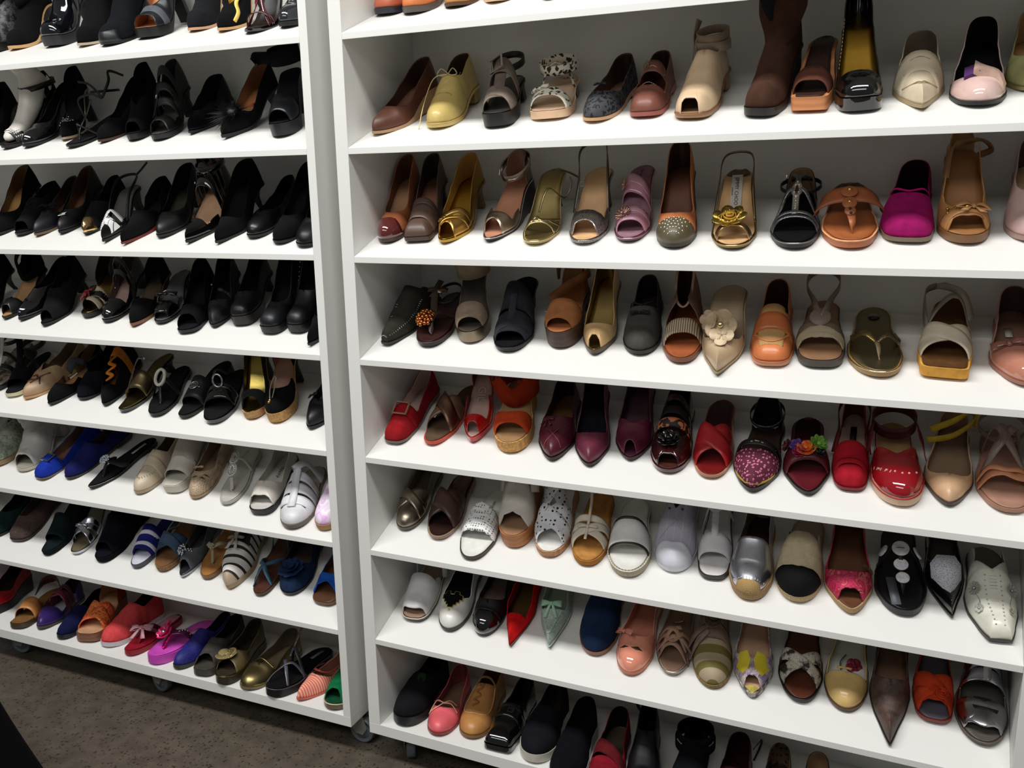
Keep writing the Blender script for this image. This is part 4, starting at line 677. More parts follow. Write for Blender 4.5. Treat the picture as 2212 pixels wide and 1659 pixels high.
s.upper(m='pat #2c0d0c',th=.32,d=.2,peep=.35,pw=.05); s.band(.42,.42,.018,'flo #180b09 #a8623a #180b09 60'); s.band(.54,.54,.016,'flo #180b09 #180b09 #b8764a 50'); s.band(.66,.66,.016,'flo #180b09 #4a2014 #a8623a 50'); s.flower(.24,0,.026,'pat #0d0808','pat #120a0a',n=7)
s = shoe('slide_sandal', 'bright red sandal with folded crossed leather straps', 'sandal', 'shoes on the fifth shelf of the right rack', 'R5', 0.7784, 0.0627, -0.060, 0.2302, 0.0300, {'p': 0.006, 'so': 'lea #9a6a50', 'ins': 'lea #5f0f10 .35', 'toe': 'oval', 'heel': 'block', 'hc': 'lea #3a0f0e', 'isock': ('lea #34100e', 0.5, 0.97), 'W': 0.0806})
s.band(.24,.42,.045,'lea #8f1a1e .35',e=.003); s.band(.42,.24,.045,'lea #9a1c20 .35',e=.006)
s = shoe('ankle_strap_sandal', 'burgundy floral embroidered closed-toe sandal with black ankle strap and yellow edging', 'sandal', 'shoes on the fifth shelf of the right rack', 'R5', 0.8640, 0.0375, 0.028, 0.2317, 0.0120, {'col': 'dai #4a0f26 #b86a80 150', 'so': 'lea #1a1412', 'ins': 'lea #2c1e16', 'lin': 'lea #1a1210', 'toe': 'almond', 'heel': 'flat', 'p': 0.008, 'W': 0.0916})
s.upper(th=.38,d=.05,sh='sq',cut=.52,rs=.9); s.band(.385,.385,.012,'lea #14110f',e=.003); s.stitch([(.385,-.85),(.385,0),(.385,.85)],7,.008,'fab #d8ccb0',e=.006,r=.001); s.path([(.4,-1,.12),(.2,-1.0,.25),(.06,-.9,.5),(.02,0,.6),(.06,.9,.5),(.2,1.0,.25),(.4,1,.12)],.005,'rope #b89a40 500',name='edge_braid'); s.upper(name='heel_counter',th=.3,front=.76,rs=.8,rb=.64,m='lea #14141a .3'); s.ankle(.05,.01,'pat #0f1014',rx=.034,tilt=-.012)
s = shoe('slide_sandal', 'dark red slide with a row of purple, orange, green and black leather flowers', 'sandal', 'shoes on the fifth shelf of the right rack', 'R5', 0.9682, 0.0472, -0.108, 0.2316, 0.0140, {'p': 0.007, 'so': 'lea #1c0f10', 'ins': 'lea #4a1018 .35', 'toe': 'almond', 'heel': 'flat', 'W': 0.0875, 'isock': ('sue #2c0a12', 0.42, 0.97)})
s.band(.32,.34,.04,'lea #4a1018',lift=1.0,mid=.03); s.flower(.36,.0,.019,'lea #c85c1c','lea #d8702c',n=5,name='orange_flower'); s.flower(.4,-.4,.014,'lea #4a2c70','lea #5a3a80',n=6,name='purple_flower'); s.flower(.33,-.3,.013,'lea #7a1238','lea #8a1a44',n=6,name='magenta_flower'); s.flower(.42,.5,.019,'fab #5f8a38','fab #7aa850',n=9,name='green_flower'); s.flower(.35,.55,.014,'lea #16171c','lea #1c1d22',n=6,name='black_flower'); s.flower(.44,-.8,.014,'lea #4f1a20','lea #5f2028',n=6,name='red_flower')
s = shoe('slingback_shoe', 'red suede slingback with large square folded bow and pale insole', 'shoe', 'shoes on the fifth shelf of the right rack', 'R5', 1.0425, 0.0735, -0.046, 0.2317, 0.0120, {'col': 'sue #8a1420', 'so': 'lea #6a1018', 'ins': 'lea #a08e80', 'lin': 'lea #5a1a1c', 'toe': 'blunt', 'heel': 'block', 'hc': 'lea #4a0c12', 'p': 0.006, 'W': 0.067})
s.upper(th=.33,d=.1,sh='sq',gap=(.48,.8),rs=.9); s.band(.26,.26,.052,'sue #941622',e=.005,lift=1.05); s.band(.2,.2,.006,'sue #6a0d18',e=.007); s.path([(.26,.45),(.32,.45),(.37,.42)],.01,'sue #7c121c',name='bow_knot'); s.sling(.045,.01,'lea #4a1014'); s.add('brand_label',boxg((0,.7*s.L,s.zs(.7)+.004),(.012,.05,.0008)),'lea #1c1214')
s = shoe('clog_sandal', 'glossy red perforated clog with tan fleece insole and ankle strap', 'sandal', 'shoes on the fifth shelf of the right rack', 'R5', 1.1331, 0.0468, -0.126, 0.2317, 0.0120, {'col': 'pat #7a0d16', 'so': 'lea #b89a80', 'ins': 'fab #8f7048', 'lin': 'lea #5a1018', 'toe': 'round', 'heel': 'flat', 'p': 0.017, 'W': 0.0891, 'rim': 'lea #8a1018'})
s.upper(th=.36,d=.12,sh='v',cut=.62,rs=.9); s.stitch([(.32,-.95),(.24,-.7),(.18,-.3)],5,.006,'lea #c88a80',across=True,r=.0012); s.beads([(.22,-.5,.0022),(.19,-.2,.0022),(.17,.1,.0022),(.18,.4,.0022),(.22,.7,.0022),(.26,-.75,.0022)],'lea #b89890','eyelets',e=0); s.ankle(.042,.024,'lea #4a0d18',rx=.04,ry=.042,yc=.82,tilt=-.004,name='ankle_strap'); s.path([(.05,.44*s.L,s.zs(.44)+.02),(.047,.6*s.L,s.h+.025),(.04,.74*s.L,s.h+.045)],.018,'lea #5a0f18',axis='ankle',raw=True,name='side_strap'); s.path([(-.05,.44*s.L,s.zs(.44)+.02),(-.047,.6*s.L,s.h+.025),(-.04,.74*s.L,s.h+.045)],.018,'lea #5a0f18',axis='ankle',raw=True,name='side_strap')
s = shoe('ankle_strap_flat', 'nude beige flat with yellow elastic ankle straps', 'shoe', 'shoes on the fifth shelf of the right rack', 'R5', 1.2089, 0.0640, 0.036, 0.2317, 0.0120, {'col': 'lea #b08e6e .36', 'so': 'lea #3a2e28', 'ins': 'lea #7a6450', 'lin': 'lea #9a8068', 'toe': 'almond', 'heel': 'flat', 'p': 0.006, 'W': 0.0842})
s.upper(th=.24,d=.14,rs=.93,rb=.84,hh=.9); s.path([(-.04,.66*s.L,s.h+.045),(0,.72*s.L,s.h+.062),(.034,.86*s.L,s.h+.075),(.02,.97*s.L,s.h+.05)],.012,'sue #b8a038',axis='ankle',raw=True,name='yellow_strap'); s.path([(-.045,.6*s.L,s.h+.03),(0,.64*s.L,s.h+.04),(.036,.84*s.L,s.h+.05),(.02,.97*s.L,s.h+.05)],.012,'sue #c0a83c',axis='ankle',raw=True,name='yellow_strap'); s.path([(.035,.84*s.L,s.h+.03),(.036,.86*s.L,s.h+.08)],.02,'sue #a8923a',axis='ankle',raw=True,name='yellow_strap')
s = shoe('strappy_sandal', 'peach sandal with clear ribbed crossing straps at the right photo edge', 'sandal', 'shoes on the fifth shelf of the right rack', 'R5', 1.3079, 0.0641, -0.061, 0.2317, 0.0120, {'p': 0.008, 'so': 'lea #8a6450', 'ins': 'lea #8f6c5c .35', 'toe': 'oval', 'heel': 'flat', 'W': 0.0906})
s.path([(.26,-1,.1),(.29,-.6,.85),(.29,-.1,1),(.26,.3,1),(.29,.7,.85),(.3,1,.1)],.02,'lea #b07654',name='peach_band'); s.path([(.33,-1,.1),(.35,-.6,.9),(.3,0,1.05),(.33,.6,.9),(.35,1,.1)],.012,'lea #b87c5a',name='peach_band'); s.path([(.36,-.9,.2),(.48,-.3,1.1),(.6,.4,1.3),(.72,1,.9)],.018,'clear #d8c8c0',name='clear_strap'); s.path([(.38,.9,.2),(.48,.2,1.15),(.6,-.4,1.35),(.72,-1,1)],.018,'clear #d8c8c0',name='clear_strap'); s.ankle(.05,.01,'clear #b0a098',tilt=-.01,rx=.04)
s = shoe('ballet_flat', 'pewter metallic flat with twisted leather vamp beside the left panel', 'shoe', 'shoes on the sixth shelf of the right rack', 'R6', 0.0502, 0.0728, -0.092, 0.2317, 0.0120, {'col': 'met #80766a .34', 'so': 'lea #4a443c', 'ins': 'lea #6a5c4c', 'lin': 'lea #5c5044', 'toe': 'round', 'heel': 'flat', 'p': 0.006, 'W': 0.074})
s.upper(th=.36,d=.1,rs=.92); s.band(.22,.4,.03,'met #8c8274 .3',e=.003,wv=.0015); s.band(.4,.22,.028,'met #94897a .3',e=.006,wv=.0015)
s = shoe('slide_sandal', 'dark brown sandal with wide crossed leather straps, sixth shelf', 'sandal', 'shoes on the sixth shelf of the right rack', 'R6', 0.1461, 0.0622, -0.091, 0.2317, 0.0120, {'p': 0.008, 'so': 'lea #8a7260', 'ins': 'sue #2a1712', 'toe': 'oval', 'heel': 'flat', 'isock': ('pat #451f18', 0.45, 0.97), 'rim': 'lea #7a6454', 'W': 0.0831})
s.band(.26,.46,.05,'lea #3a251f .35',e=.003); s.band(.46,.26,.05,'lea #402a23 .35',e=.0055)
s = shoe('slide_sandal', 'white slide with scalloped crochet toe strap', 'sandal', 'shoes on the sixth shelf of the right rack', 'R6', 0.2514, 0.0179, -0.047, 0.2317, 0.0120, {'p': 0.006, 'so': 'lea #3a3028', 'ins': 'lea #d8d8d0 .3', 'toe': 'oval', 'heel': 'cone', 'hc': 'lea #5a5048', 't': 0.004, 'W': 0.0846})
s.band(.31,.31,.022,'perf #e4e4e2 160',e=.002,frill=.009,wv=.002); s.band(.40,.40,.022,'perf #dededc 160',e=.003,frill=.009,wv=.002); s.band(.49,.49,.022,'perf #e4e4e2 160',e=.002,frill=.009,wv=.002); s.text(.68,'SERGIO ROSSI',.0085,'lea #5a5450')
s = shoe('wedge_sandal', 'white leather sandal on a thick brown wooden wedge sole', 'sandal', 'shoes on the sixth shelf of the right rack', 'R6', 0.3370, 0.0748, -0.133, 0.2223, 0.0700, {'p': 0.034, 'so': 'wood #9a6238', 'ins': 'lea #8a6a50', 'toe': 'round', 'heel': 'wedge', 't': 0.02, 'W': 0.0833})
s.upper(m='lea #cfc8bc',th=.5,d=.1,peep=.95,pw=.16,gap=(.5,.75),lin='lea #7a5a42',rs=.8,hh=1.05); s.path([(-.04,.5*s.L,s.zs(.5)+.03),(-.035,.66*s.L,s.h+.05),(-.02,.8*s.L,s.h+.08)],.014,'lea #c9c2b6',axis='ankle',raw=True); s.path([(.04,.5*s.L,s.zs(.5)+.03),(.035,.66*s.L,s.h+.05),(.02,.8*s.L,s.h+.08)],.02,'lea #c9c2b6',axis='ankle',raw=True)
s = shoe('wedge_sandal', 'white sandal wrapped in black polka dot fabric straps', 'sandal', 'shoes on the sixth shelf of the right rack', 'R6', 0.4260, 0.0643, -0.110, 0.2296, 0.0350, {'p': 0.014, 'so': 'cork #a87c58', 'ins': 'lea #e0ded8', 'toe': 'oval', 'heel': 'wedge', 't': 0.014, 'W': 0.0858})
s.band(.22,.42,.05,'dot #d8d8dc #15161c 95 .26 .2',e=.004,wv=.003); s.band(.4,.22,.045,'dot #e0e0e4 #15161c 95 .26 .2',e=.008,wv=.003); s.path([(.4,-.9,.5),(.55,-.2,1.2),(.68,.5,1.5),(.8,.9,1.8)],.045,'dot #d8d8dc #15161c 95 .26 .2',name='wrap_strap'); s.path([(.42,.9,.5),(.56,.2,1.15),(.68,-.5,1.5),(.8,-.9,1.8)],.03,'dot #d0d0d4 #15161c 95 .26 .2',name='wrap_strap')
s = shoe('strappy_sandal', 'tan suede sandal with knotted off-white leather straps and ankle lace', 'sandal', 'shoes on the sixth shelf of the right rack', 'R6', 0.5181, 0.0575, -0.123, 0.2317, 0.0120, {'p': 0.012, 'so': 'sue #8f6030', 'ins': 'sue #9a6c38', 'toe': 'oval', 'heel': 'flat', 'W': 0.0855})
s.band(.36,.22,.02,'lea #cfc6b4',e=.003); s.band(.22,.36,.02,'lea #d4ccba',e=.006); s.band(.42,.4,.014,'lea #cfc6b4',e=.004,lift=.95); s.bow(.3,0,.022,'lea #d0c8b8',e=.008,asp=.2); s.path([(.3,0,1.15),(.42,.05,1.2),(.55,.1,1.35),(.68,-.05,1.5),(.85,-.1,1.6)],.006,'lea #c4b8a8',name='ankle_lace'); s.path([(.3,0,1.15),(.24,-.06,1.1),(.18,-.1,1.0)],.006,'lea #cfc6b4',name='ankle_lace')
s = shoe('slide_sandal', 'white slide with black-edged broad strap and stitched espadrille rim', 'sandal', 'shoes on the sixth shelf of the right rack', 'R6', 0.6148, 0.0451, -0.160, 0.2317, 0.0120, {'p': 0.016, 'so': 'wov #b0a48c 200', 'ins': 'lea #d6d4cc .3', 'toe': 'round', 'heel': 'flat', 'rim': 'fab #c8c2b0', 'W': 0.09})
s.band(.35,.35,.056,'lea #e0deda .25',lift=1.05,e=.003); s.band(.235,.235,.006,'lea #15130f',lift=1.05,e=.0045); s.band(.475,.475,.006,'lea #15130f',lift=1.05,e=.0045); s.stitch([(.0,0),(.03,-.96),(.12,-1.0),(.3,-1.03),(.5,-1.03)],18,.004,'fab #6a6458',across=True,e=0,lift=.05); s.stitch([(.0,0),(.03,.96),(.12,1.0),(.3,1.03),(.5,1.03)],18,.004,'fab #6a6458',across=True,e=0,lift=.05)
s = shoe('sneaker', 'grey quilted sneaker with white rubber toe cap and empty eyelets', 'shoe', 'shoes on the sixth shelf of the right rack', 'R6', 0.7018, 0.0799, -0.073, 0.2268, 0.0120, {'col': 'stx #9a98a4 #b4b2bc 60 .06', 'so': 'lea #d4d4dc', 'p': 0.012, 'ins': 'lea #8a8890', 'lin': 'fab #5a585e', 'toe': 'round', 'heel': 'flat', 'W': 0.09})
s.upper(th=.5,d=.2,sh='v',rs=.7,rb=.72,hh=1.15); s.upper(m='lea #d6d6e0 .3',name='toe_cap',band=.2,e=.0018,hh=1.15); s.stitch([(.22,-.8),(.34,-.2),(.46,.4)],14,.007,'fab #c8c6d0',e=.003,lift=1.15,r=.0005); s.stitch([(.22,.8),(.34,.2),(.46,-.4)],14,.007,'fab #c8c6d0',e=.003,lift=1.15,r=.0005); s.beads([(t,u,.003) for t in (.5,.56,.62,.68) for u in (-.36,.36)],'met #4a4850 .3','eyelets',e=.01)
s = shoe('strappy_sandal', 'white leather sandal with square toe strap and buckled T-strap', 'sandal', 'shoes on the sixth shelf of the right rack', 'R6', 0.7888, 0.0772, -0.091, 0.2299, 0.0250, {'p': 0.008, 'so': 'lea #2c2826', 'ins': 'lea #cfcbc8 .35', 'toe': 'blunt', 'heel': 'block', 't': 0.006, 'W': 0.0702})
s.band(.3,.3,.045,'lea #d4d0d2 .35'); s.path([(.36,0),(.46,0),(.56,0,1.1)],.014,'lea #d0ccd0',name='t_strap'); s.buckle(.48,0,.012,.01,.002,'met #d8d8d8',e=.006); s.path([(.56,-1.2,1.2),(.58,-.5,1.3),(.56,0,1.2),(.6,.6,1.3),(.7,1.3,1.3)],.022,'lea #d0ccd0',name='ankle_strap',wf=lambda x:.5+.7*math.sin(math.pi*x))
s = shoe('espadrille', 'silver metallic leather espadrille with jute sole', 'shoe', 'shoes on the sixth shelf of the right rack', 'R6', 0.8665, 0.0391, -0.023, 0.2317, 0.0120, {'col': 'met #b4b6be .3', 'so': 'wov #a08058 170', 'p': 0.017, 'ins': 'lea #8a7868', 'lin': 'lea #6a5c50', 'toe': 'round', 'heel': 'flat', 'W': 0.0852, 'isock': ('sue #32201a', 0.62, 0.97)})
s.upper(th=.46,d=.06,sh='sq',rs=.9,hh=1.05); s.upper(m='wov #b0905c 200',name='jute_toe',band=.075,e=.0018); s.stitch([(.12,-.95),(.085,-.5),(.078,0),(.085,.5),(.12,.95)],14,.005,'fab #e0e0e0',across=True,e=.003)
s = shoe('espadrille', 'cream terry espadrille with black toe cap and jute sole', 'shoe', 'shoes on the sixth shelf of the right rack', 'R6', 0.9556, 0.0555, 0.015, 0.2317, 0.0120, {'col': 'fab #b4a688 300', 'so': 'wov #b8a078 170', 'p': 0.014, 'ins': 'lea #8a7c68', 'lin': 'fab #8a7c64', 'toe': 'round', 'heel': 'flat', 'W': 0.0897, 'rim': 'rope #a89468 300'})
s.upper(th=.52,d=.05,sh='sq',rs=.85,cut=.7,hh=1.1); s.upper(m='fab #0b0b0d 500',name='toe_cap',band=.225,e=.0015,hh=1.1)
s = shoe('wedge_sandal', 'red and pink floral fabric peep-toe wedge with brown insole', 'shoe', 'shoes on the sixth shelf of the right rack', 'R6', 1.0586, 0.0486, -0.097, 0.2302, 0.0300, {'col': 'flo #7a1028 #a82048 #8a1830 #b04a50 #4a2c20 #98183a 46', 'so': 'wov #b09068 170', 'p': 0.012, 'ins': 'lea #54331f', 'lin': 'flo #8a1830 #4a2018 #a86a50 40', 'toe': 'almond', 'heel': 'wedge', 'W': 0.09, 't': 0.012})
s.upper(th=.33,d=.1,rs=.93,peep=.5,pw=.1); s.bow(.36,.8,.014,'flo #4a3820 #8a6a50 40')
s = shoe('thong_sandal', 'black thong sandal with mother-of-pearl discs and a protective grey strip', 'sandal', 'shoes on the sixth shelf of the right rack', 'R6', 1.1516, 0.0655, -0.093, 0.2317, 0.0120, {'p': 0.014, 'so': 'lea #151515', 'ins': 'lea #0c0c0e .28', 'toe': 'oval', 'heel': 'flat', 'W': 0.0917})
s.path([(.17,.06,0),(.21,.04,.6),(.32,0,.9),(.5,0,1.05)],.008,'lea #141416',name='t_strap'); s.path([(.48,-1,.2),(.5,-.5,1),(.5,0,1.08),(.5,.5,1),(.48,1,.2)],.012,'lea #141416'); s.disc(.25,.03,.0125,'pea #ffffff',e=.002,name='pearl_disc'); s.disc(.36,0,.0135,'pea #ffffff',e=.003,name='pearl_disc'); s.disc(.48,0,.016,'pea #ffffff',e=.005,name='pearl_disc'); s.disc(.5,.75,.013,'pea #ffffff',e=.005,name='pearl_disc'); s.disc(.5,-.75,.013,'pea #ffffff',e=.005,name='pearl_disc'); s.add('foam_strip',boxg((-.014,.2*s.L,s.zs(.2)+.006),(.017,.07,.002),Matrix.Rotation(.14,3,'Z')),'lea #4a4d52')
s = shoe('pump', 'black patent pointed flat with white speckled tongue-shaped panel', 'shoe', 'shoes on the sixth shelf of the right rack', 'R6', 1.2321, 0.0797, -0.106, 0.2277, 0.0120, {'col': 'pat #0a0b10', 'so': 'lea #14140f', 'ins': 'lea #4f453f', 'lin': 'lea #2c2622', 'toe': 'point', 'heel': 'block', 'p': 0.005, 'W': 0.0801})
s.upper(th=.4,d=.14,rs=.9); s.plate(.30,0,[(-.021,.03),(-.012,.036),(.012,.036),(.021,.03),(.024,.008),(.016,-.022),(0,-.038),(-.016,-.022),(-.024,.008)],'dot #cfd0d8 #5a5c68 420 .3 .9',th=.002,e=.001,name='speckled_panel')
s = shoe('mule', 'white pointed mule embroidered with beads and flowers', 'shoe', 'shoes on the sixth shelf of the right rack', 'R6', 1.3114, 0.0404, -0.109, 0.2317, 0.0120, {'col': 'lea #d2d0c2 .3', 'so': 'lea #2c2824', 'ins': 'lea #6a665c', 'lin': 'lea #8a867a', 'toe': 'snip', 'f0': 0.42, 'heel': 'flat', 'p': 0.006, 'W': 0.0904})
s.upper(th=.5,d=.12,sh='v',rs=.8,cut=.85,hh=1.05); s.beads([(.06+.036*i,u,.0017) for i in range(12) for u in (-.3,.3)],'met #a8a8a4 .25','silver_beads',e=.002); s.stitch([(.08,0),(.25,0),(.46,0)],16,.012,'fab #b8b6a8',across=True); s.flower(.38,-.68,.013,'fab #8f8f88','met #b8b8b0',n=10,layers=1,name='embroidered_flower'); s.flower(.38,.68,.013,'fab #8f8f88','met #b8b8b0',n=10,layers=1,name='embroidered_flower'); s.flower(.22,-.72,.009,'fab #a0a098','met #b8b8b0',n=6,layers=1,name='embroidered_flower'); s.flower(.2,.7,.008,'fab #8a8a78','met #b8b8b0',n=6,layers=1,name='embroidered_flower'); s.path([(.34,-.7),(.28,-.6),(.22,-.72)],.0014,'fab #8a8a82',name='embroidered_stem'); s.path([(.34,.7),(.27,.62),(.2,.7)],.0014,'fab #8a8a82',name='embroidered_stem')
s = shoe('slingback_shoe', 'white leather flat with tiny peep toe beside the left panel, seventh shelf', 'shoe', 'shoes on the seventh shelf of the right rack', 'R7', 0.0653, 0.0701, -0.093, 0.2317, 0.0120, {'col': 'lea #d2d0d2 .4', 'so': 'lea #3a322c', 'p': 0.008, 'ins': 'lea #86705c', 'lin': 'lea #a89888', 'toe': 'blunt', 'heel': 'flat', 'rim': 'lea #b8aca0', 'W': 0.0822})
s.upper(th=.44,d=.05,sh='sq',peep=.22,pw=.07,cut=.58,rs=.88,hh=1.05); s.path([(-.04,.6*s.L,s.h+.005),(-.036,.66*s.L,s.h+.04),(-.03,.72*s.L,s.h+.06)],.014,'lea #c8c6c6',axis='ankle',raw=True); s.path([(.04,.6*s.L,s.h+.005),(.036,.68*s.L,s.h+.035),(.03,.76*s.L,s.h+.06)],.014,'lea #c8c6c6',axis='ankle',raw=True)
s = shoe('ballet_flat', 'white ballet flat with a black pixel heart on the toe', 'shoe', 'shoes on the seventh shelf of the right rack', 'R7', 0.1668, 0.0625, -0.104, 0.2317, 0.0120, {'col': 'lea #d8d6ce .3', 'so': 'lea #2c2a26', 'p': 0.007, 'ins': 'sue #0b0d0e', 'lin': 'sue #101212', 'toe': 'round', 'heel': 'flat', 'W': 0.0804})
s.upper(th=.33,d=.12,rs=.93); s.plate(.26,0,[(-.026,.004),(-.026,.016),(-.018,.016),(-.018,.022),(-.006,.022),(-.006,.014),(.006,.014),(.006,.022),(.018,.022),(.018,.016),(.026,.016),(.026,.004),(.02,.004),(.02,-.004),(.014,-.004),(.014,-.012),(.008,-.012),(.008,-.02),(-.008,-.02),(-.008,-.012),(-.014,-.012),(-.014,-.004),(-.02,-.004),(-.02,.004)],'met #c8b870 .2',th=.0022,e=.001,name='heart_frame'); s.plate(.26,0,[(-.0245,.0055),(-.0245,.0145),(-.0165,.0145),(-.0165,.0205),(-.0075,.0205),(-.0075,.0125),(.0075,.0125),(.0075,.0205),(.0165,.0205),(.0165,.0145),(.0245,.0145),(.0245,.0055),(.0185,.0055),(.0185,-.0025),(.0125,-.0025),(.0125,-.0105),(.0065,-.0105),(.0065,-.0185),(-.0065,-.0185),(-.0065,-.0105),(-.0125,-.0105),(-.0125,-.0025),(-.0185,-.0025),(-.0185,.0055)],'sue #0a0a0a',th=.003,e=.001,name='heart_panel'); s.beads([(.14,0,.003)],'met #e8d8a0 .15','gold_stud')
s = shoe('ballet_flat', 'black flat with glossy patent toe cap, seventh shelf', 'shoe', 'shoes on the seventh shelf of the right rack', 'R7', 0.2532, 0.0700, -0.056, 0.2317, 0.0120, {'col': 'lea #0c0c11', 'so': 'lea #0e0e12', 'p': 0.008, 'ins': 'lea #5a4640', 'lin': 'lea #14110f', 'toe': 'round', 'heel': 'flat', 'W': 0.0759})
s.upper(th=.36,d=.12,rs=.92); s.upper(m='pat #08080b',name='toe_cap',band=.2,e=.0014); s.band(.21,.21,.006,'lea #17171c',e=.0025)
s = shoe('pump', 'bright red suede pointed pump with gold brown insole', 'shoe', 'shoes on the seventh shelf of the right rack', 'R7', 0.3323, 0.0564, -0.083, 0.2317, 0.0120, {'col': 'sue #b01012', 'so': 'lea #5a1410', 'p': 0.005, 'ins': 'met #6a5432 .4', 'lin': 'lea #7a1a14', 'toe': 'point', 'heel': 'kit', 'W': 0.0767})
s.upper(th=.33,d=.06,sh='sq',rs=.9)
s = shoe('pointed_flat', 'mint floral fabric pointed flat with satin bow', 'shoe', 'shoes on the seventh shelf of the right rack', 'R7', 0.4231, 0.0744, -0.156, 0.2317, 0.0120, {'col': 'dai #8f9c94 #b8c4bc 150', 'so': 'lea #6a706c', 'p': 0.006, 'ins': 'lea #8a9484', 'lin': 'fab #8a9a90', 'toe': 'point', 'heel': 'flat', 'W': 0.08, 'rim': 'fab #a0aca4'})
s.upper(th=.38,d=.08,rs=.9); s.bow(.38,0,.024,'sue #9cc4a8',tails=1.4,e=.003,asp=.6); s.path([(.36,-.75),(.2,-.6),(.07,0),(.2,.6),(.36,.75)],.002,'fab #a8b4ac',name='apron_seam')
s = shoe('loafer', 'navy blue suede loafer with high plain vamp', 'shoe', 'shoes on the seventh shelf of the right rack', 'R7', 0.5263, 0.0804, -0.034, 0.2258, 0.0120, {'col': 'sue #14233c', 'so': 'lea #7a5038', 'p': 0.009, 'ins': 'sue #14182a', 'lin': 'sue #10182a', 'toe': 'round', 'heel': 'flat', 'W': 0.088})
s.upper(th=.55,d=.12,rs=.82,rb=.75,hh=1.2)
s = shoe('ballet_flat', 'glossy peach patent flat with side bow and slanted cut-outs', 'shoe', 'shoes on the seventh shelf of the right rack', 'R7', 0.6183, 0.0490, 0.001, 0.2317, 0.0120, {'col': 'pat #c07a64', 'so': 'lea #a06450', 'p': 0.006, 'ins': 'lea #a86a54', 'lin': 'lea #a86a54', 'toe': 'round', 'heel': 'flat', 'W': 0.0813})
s.upper(th=.36,d=.14,rs=.93); s.bow(.34,-.55,.026,'pat #b87460',e=.004,rot=-.35,asp=.55); s.plate(.2,.3,[(-.012,0),(.002,.005),(.013,0),(-.001,-.004)],'lea #2c1612',th=.0012,e=.0005,name='cut_out'); s.plate(.2,-.5,[(-.01,0),(.002,.003),(.012,0),(0,-.003)],'lea #2c1612',th=.0012,e=.0005,name='cut_out')
s = shoe('strappy_sandal', 'rose gold sandal with braided metallic straps across the toes', 'sandal', 'shoes on the seventh shelf of the right rack', 'R7', 0.7070, 0.0727, -0.080, 0.2317, 0.0120, {'p': 0.008, 'so': 'lea #8a8278', 'ins': 'lea #6a5242', 'toe': 'oval', 'heel': 'flat', 'W': 0.077, 'rim': 'met #b0a090'})
s.path([(.16,-1,.1),(.22,-.5,.9),(.24,0,1),(.2,.5,.9),(.14,1,.1)],.011,'rope #b08a74 330',name='braided_strap'); s.path([(.24,-1,.1),(.26,-.5,.95),(.3,0,1.05),(.3,.5,.95),(.26,1,.1)],.011,'rope #b89078 330',name='braided_strap'); s.path([(.34,-1,.1),(.32,-.5,.95),(.26,0,1.1),(.34,.5,1),(.38,1,.1)],.011,'rope #a8826c 330',name='braided_strap'); s.path([(.4,-1,.1),(.38,-.4,1.0),(.34,.2,1.1),(.22,.8,.6)],.010,'rope #b08a74 330',name='braided_strap'); s.path([(.4,.4,1.0),(.34,-.2,1.1),(.2,-.8,.6)],.010,'rope #b89078 330',name='braided_strap'); s.path([(.5,.95,.2),(.62,1.0,.5),(.8,1.1,.9)],.006,'met #b8a8a0',name='ankle_strap'); s.path([(.58,-.3,.1),(.6,.3,.12),(.66,.3,.12)],.003,'met #b8986c .2',name='gold_trim')
s = shoe('espadrille', 'olive and beige striped espadrille with twisted taupe fabric wrap', 'shoe', 'shoes on the seventh shelf of the right rack', 'R7', 0.7987, 0.0604, -0.156, 0.2317, 0.0120, {'col': 'sty #8f8068 #5c5424 28 .45 .35', 'so': 'cork #7a6438', 'p': 0.008, 'ins': 'lea #5a4c3e', 'lin': 'lea #5a4c3e', 'toe': 'round', 'heel': 'flat', 'W': 0.0828})
s.upper(th=.42,d=.1,rs=.9,hh=1.1); s.band(.44,.42,.03,'sue #6f5f52',e=.01,wv=.004,lift=1.1); s.band(.5,.56,.03,'sue #665748',e=.014,wv=.005,lift=1.1); s.rose(.5,.1,.026,'sue #5f5044',e=.016,name='fabric_knot'); s.path([(.42,-.2,1.3),(.36,-.8,1.2),(.3,-1.15,.8),(.24,-1.3,.3)],.024,'sue #75665a',name='fabric_tail'); s.path([(.46,-.1,1.3),(.44,-.8,1.3),(.4,-1.4,.7)],.022,'sue #6c5d50',name='fabric_tail')
s = shoe('peep_toe_pump', 'lilac and snake print peep-toe pump with yellow leaf panels', 'shoe', 'shoes on the seventh shelf of the right rack', 'R7', 0.8802, 0.0585, -0.090, 0.2296, 0.0350, {'col': 'sna #8f7a9a #c0b4b0 260', 'so': 'sna #4a4440 #b0a8a0 260', 'p': 0.012, 'ins': 'lea #a8866c', 'lin': 'lea #9a7c64', 'toe': 'almond', 'heel': 'thick', 'W': 0.0811})
s.upper(th=.33,d=.12,rs=.92,peep=.45,pw=.07); s.plate(.24,-.42,[(-.012,-.022),(-.018,0),(-.008,.02),(.006,.022),(.012,.004),(.006,-.014)],'lea #c0ae28 .3',th=.0016,e=.001,name='yellow_leaf'); s.plate(.24,.42,[(.012,-.022),(.018,0),(.008,.02),(-.006,.022),(-.012,.004),(-.006,-.014)],'lea #c0ae28 .3',th=.0016,e=.001,name='yellow_leaf'); s.plate(.02,0,[(-.012,-.004),(.012,-.004),(.008,.006),(-.008,.006)],'lea #c8b84a .3',th=.002,e=.0,name='yellow_tip')
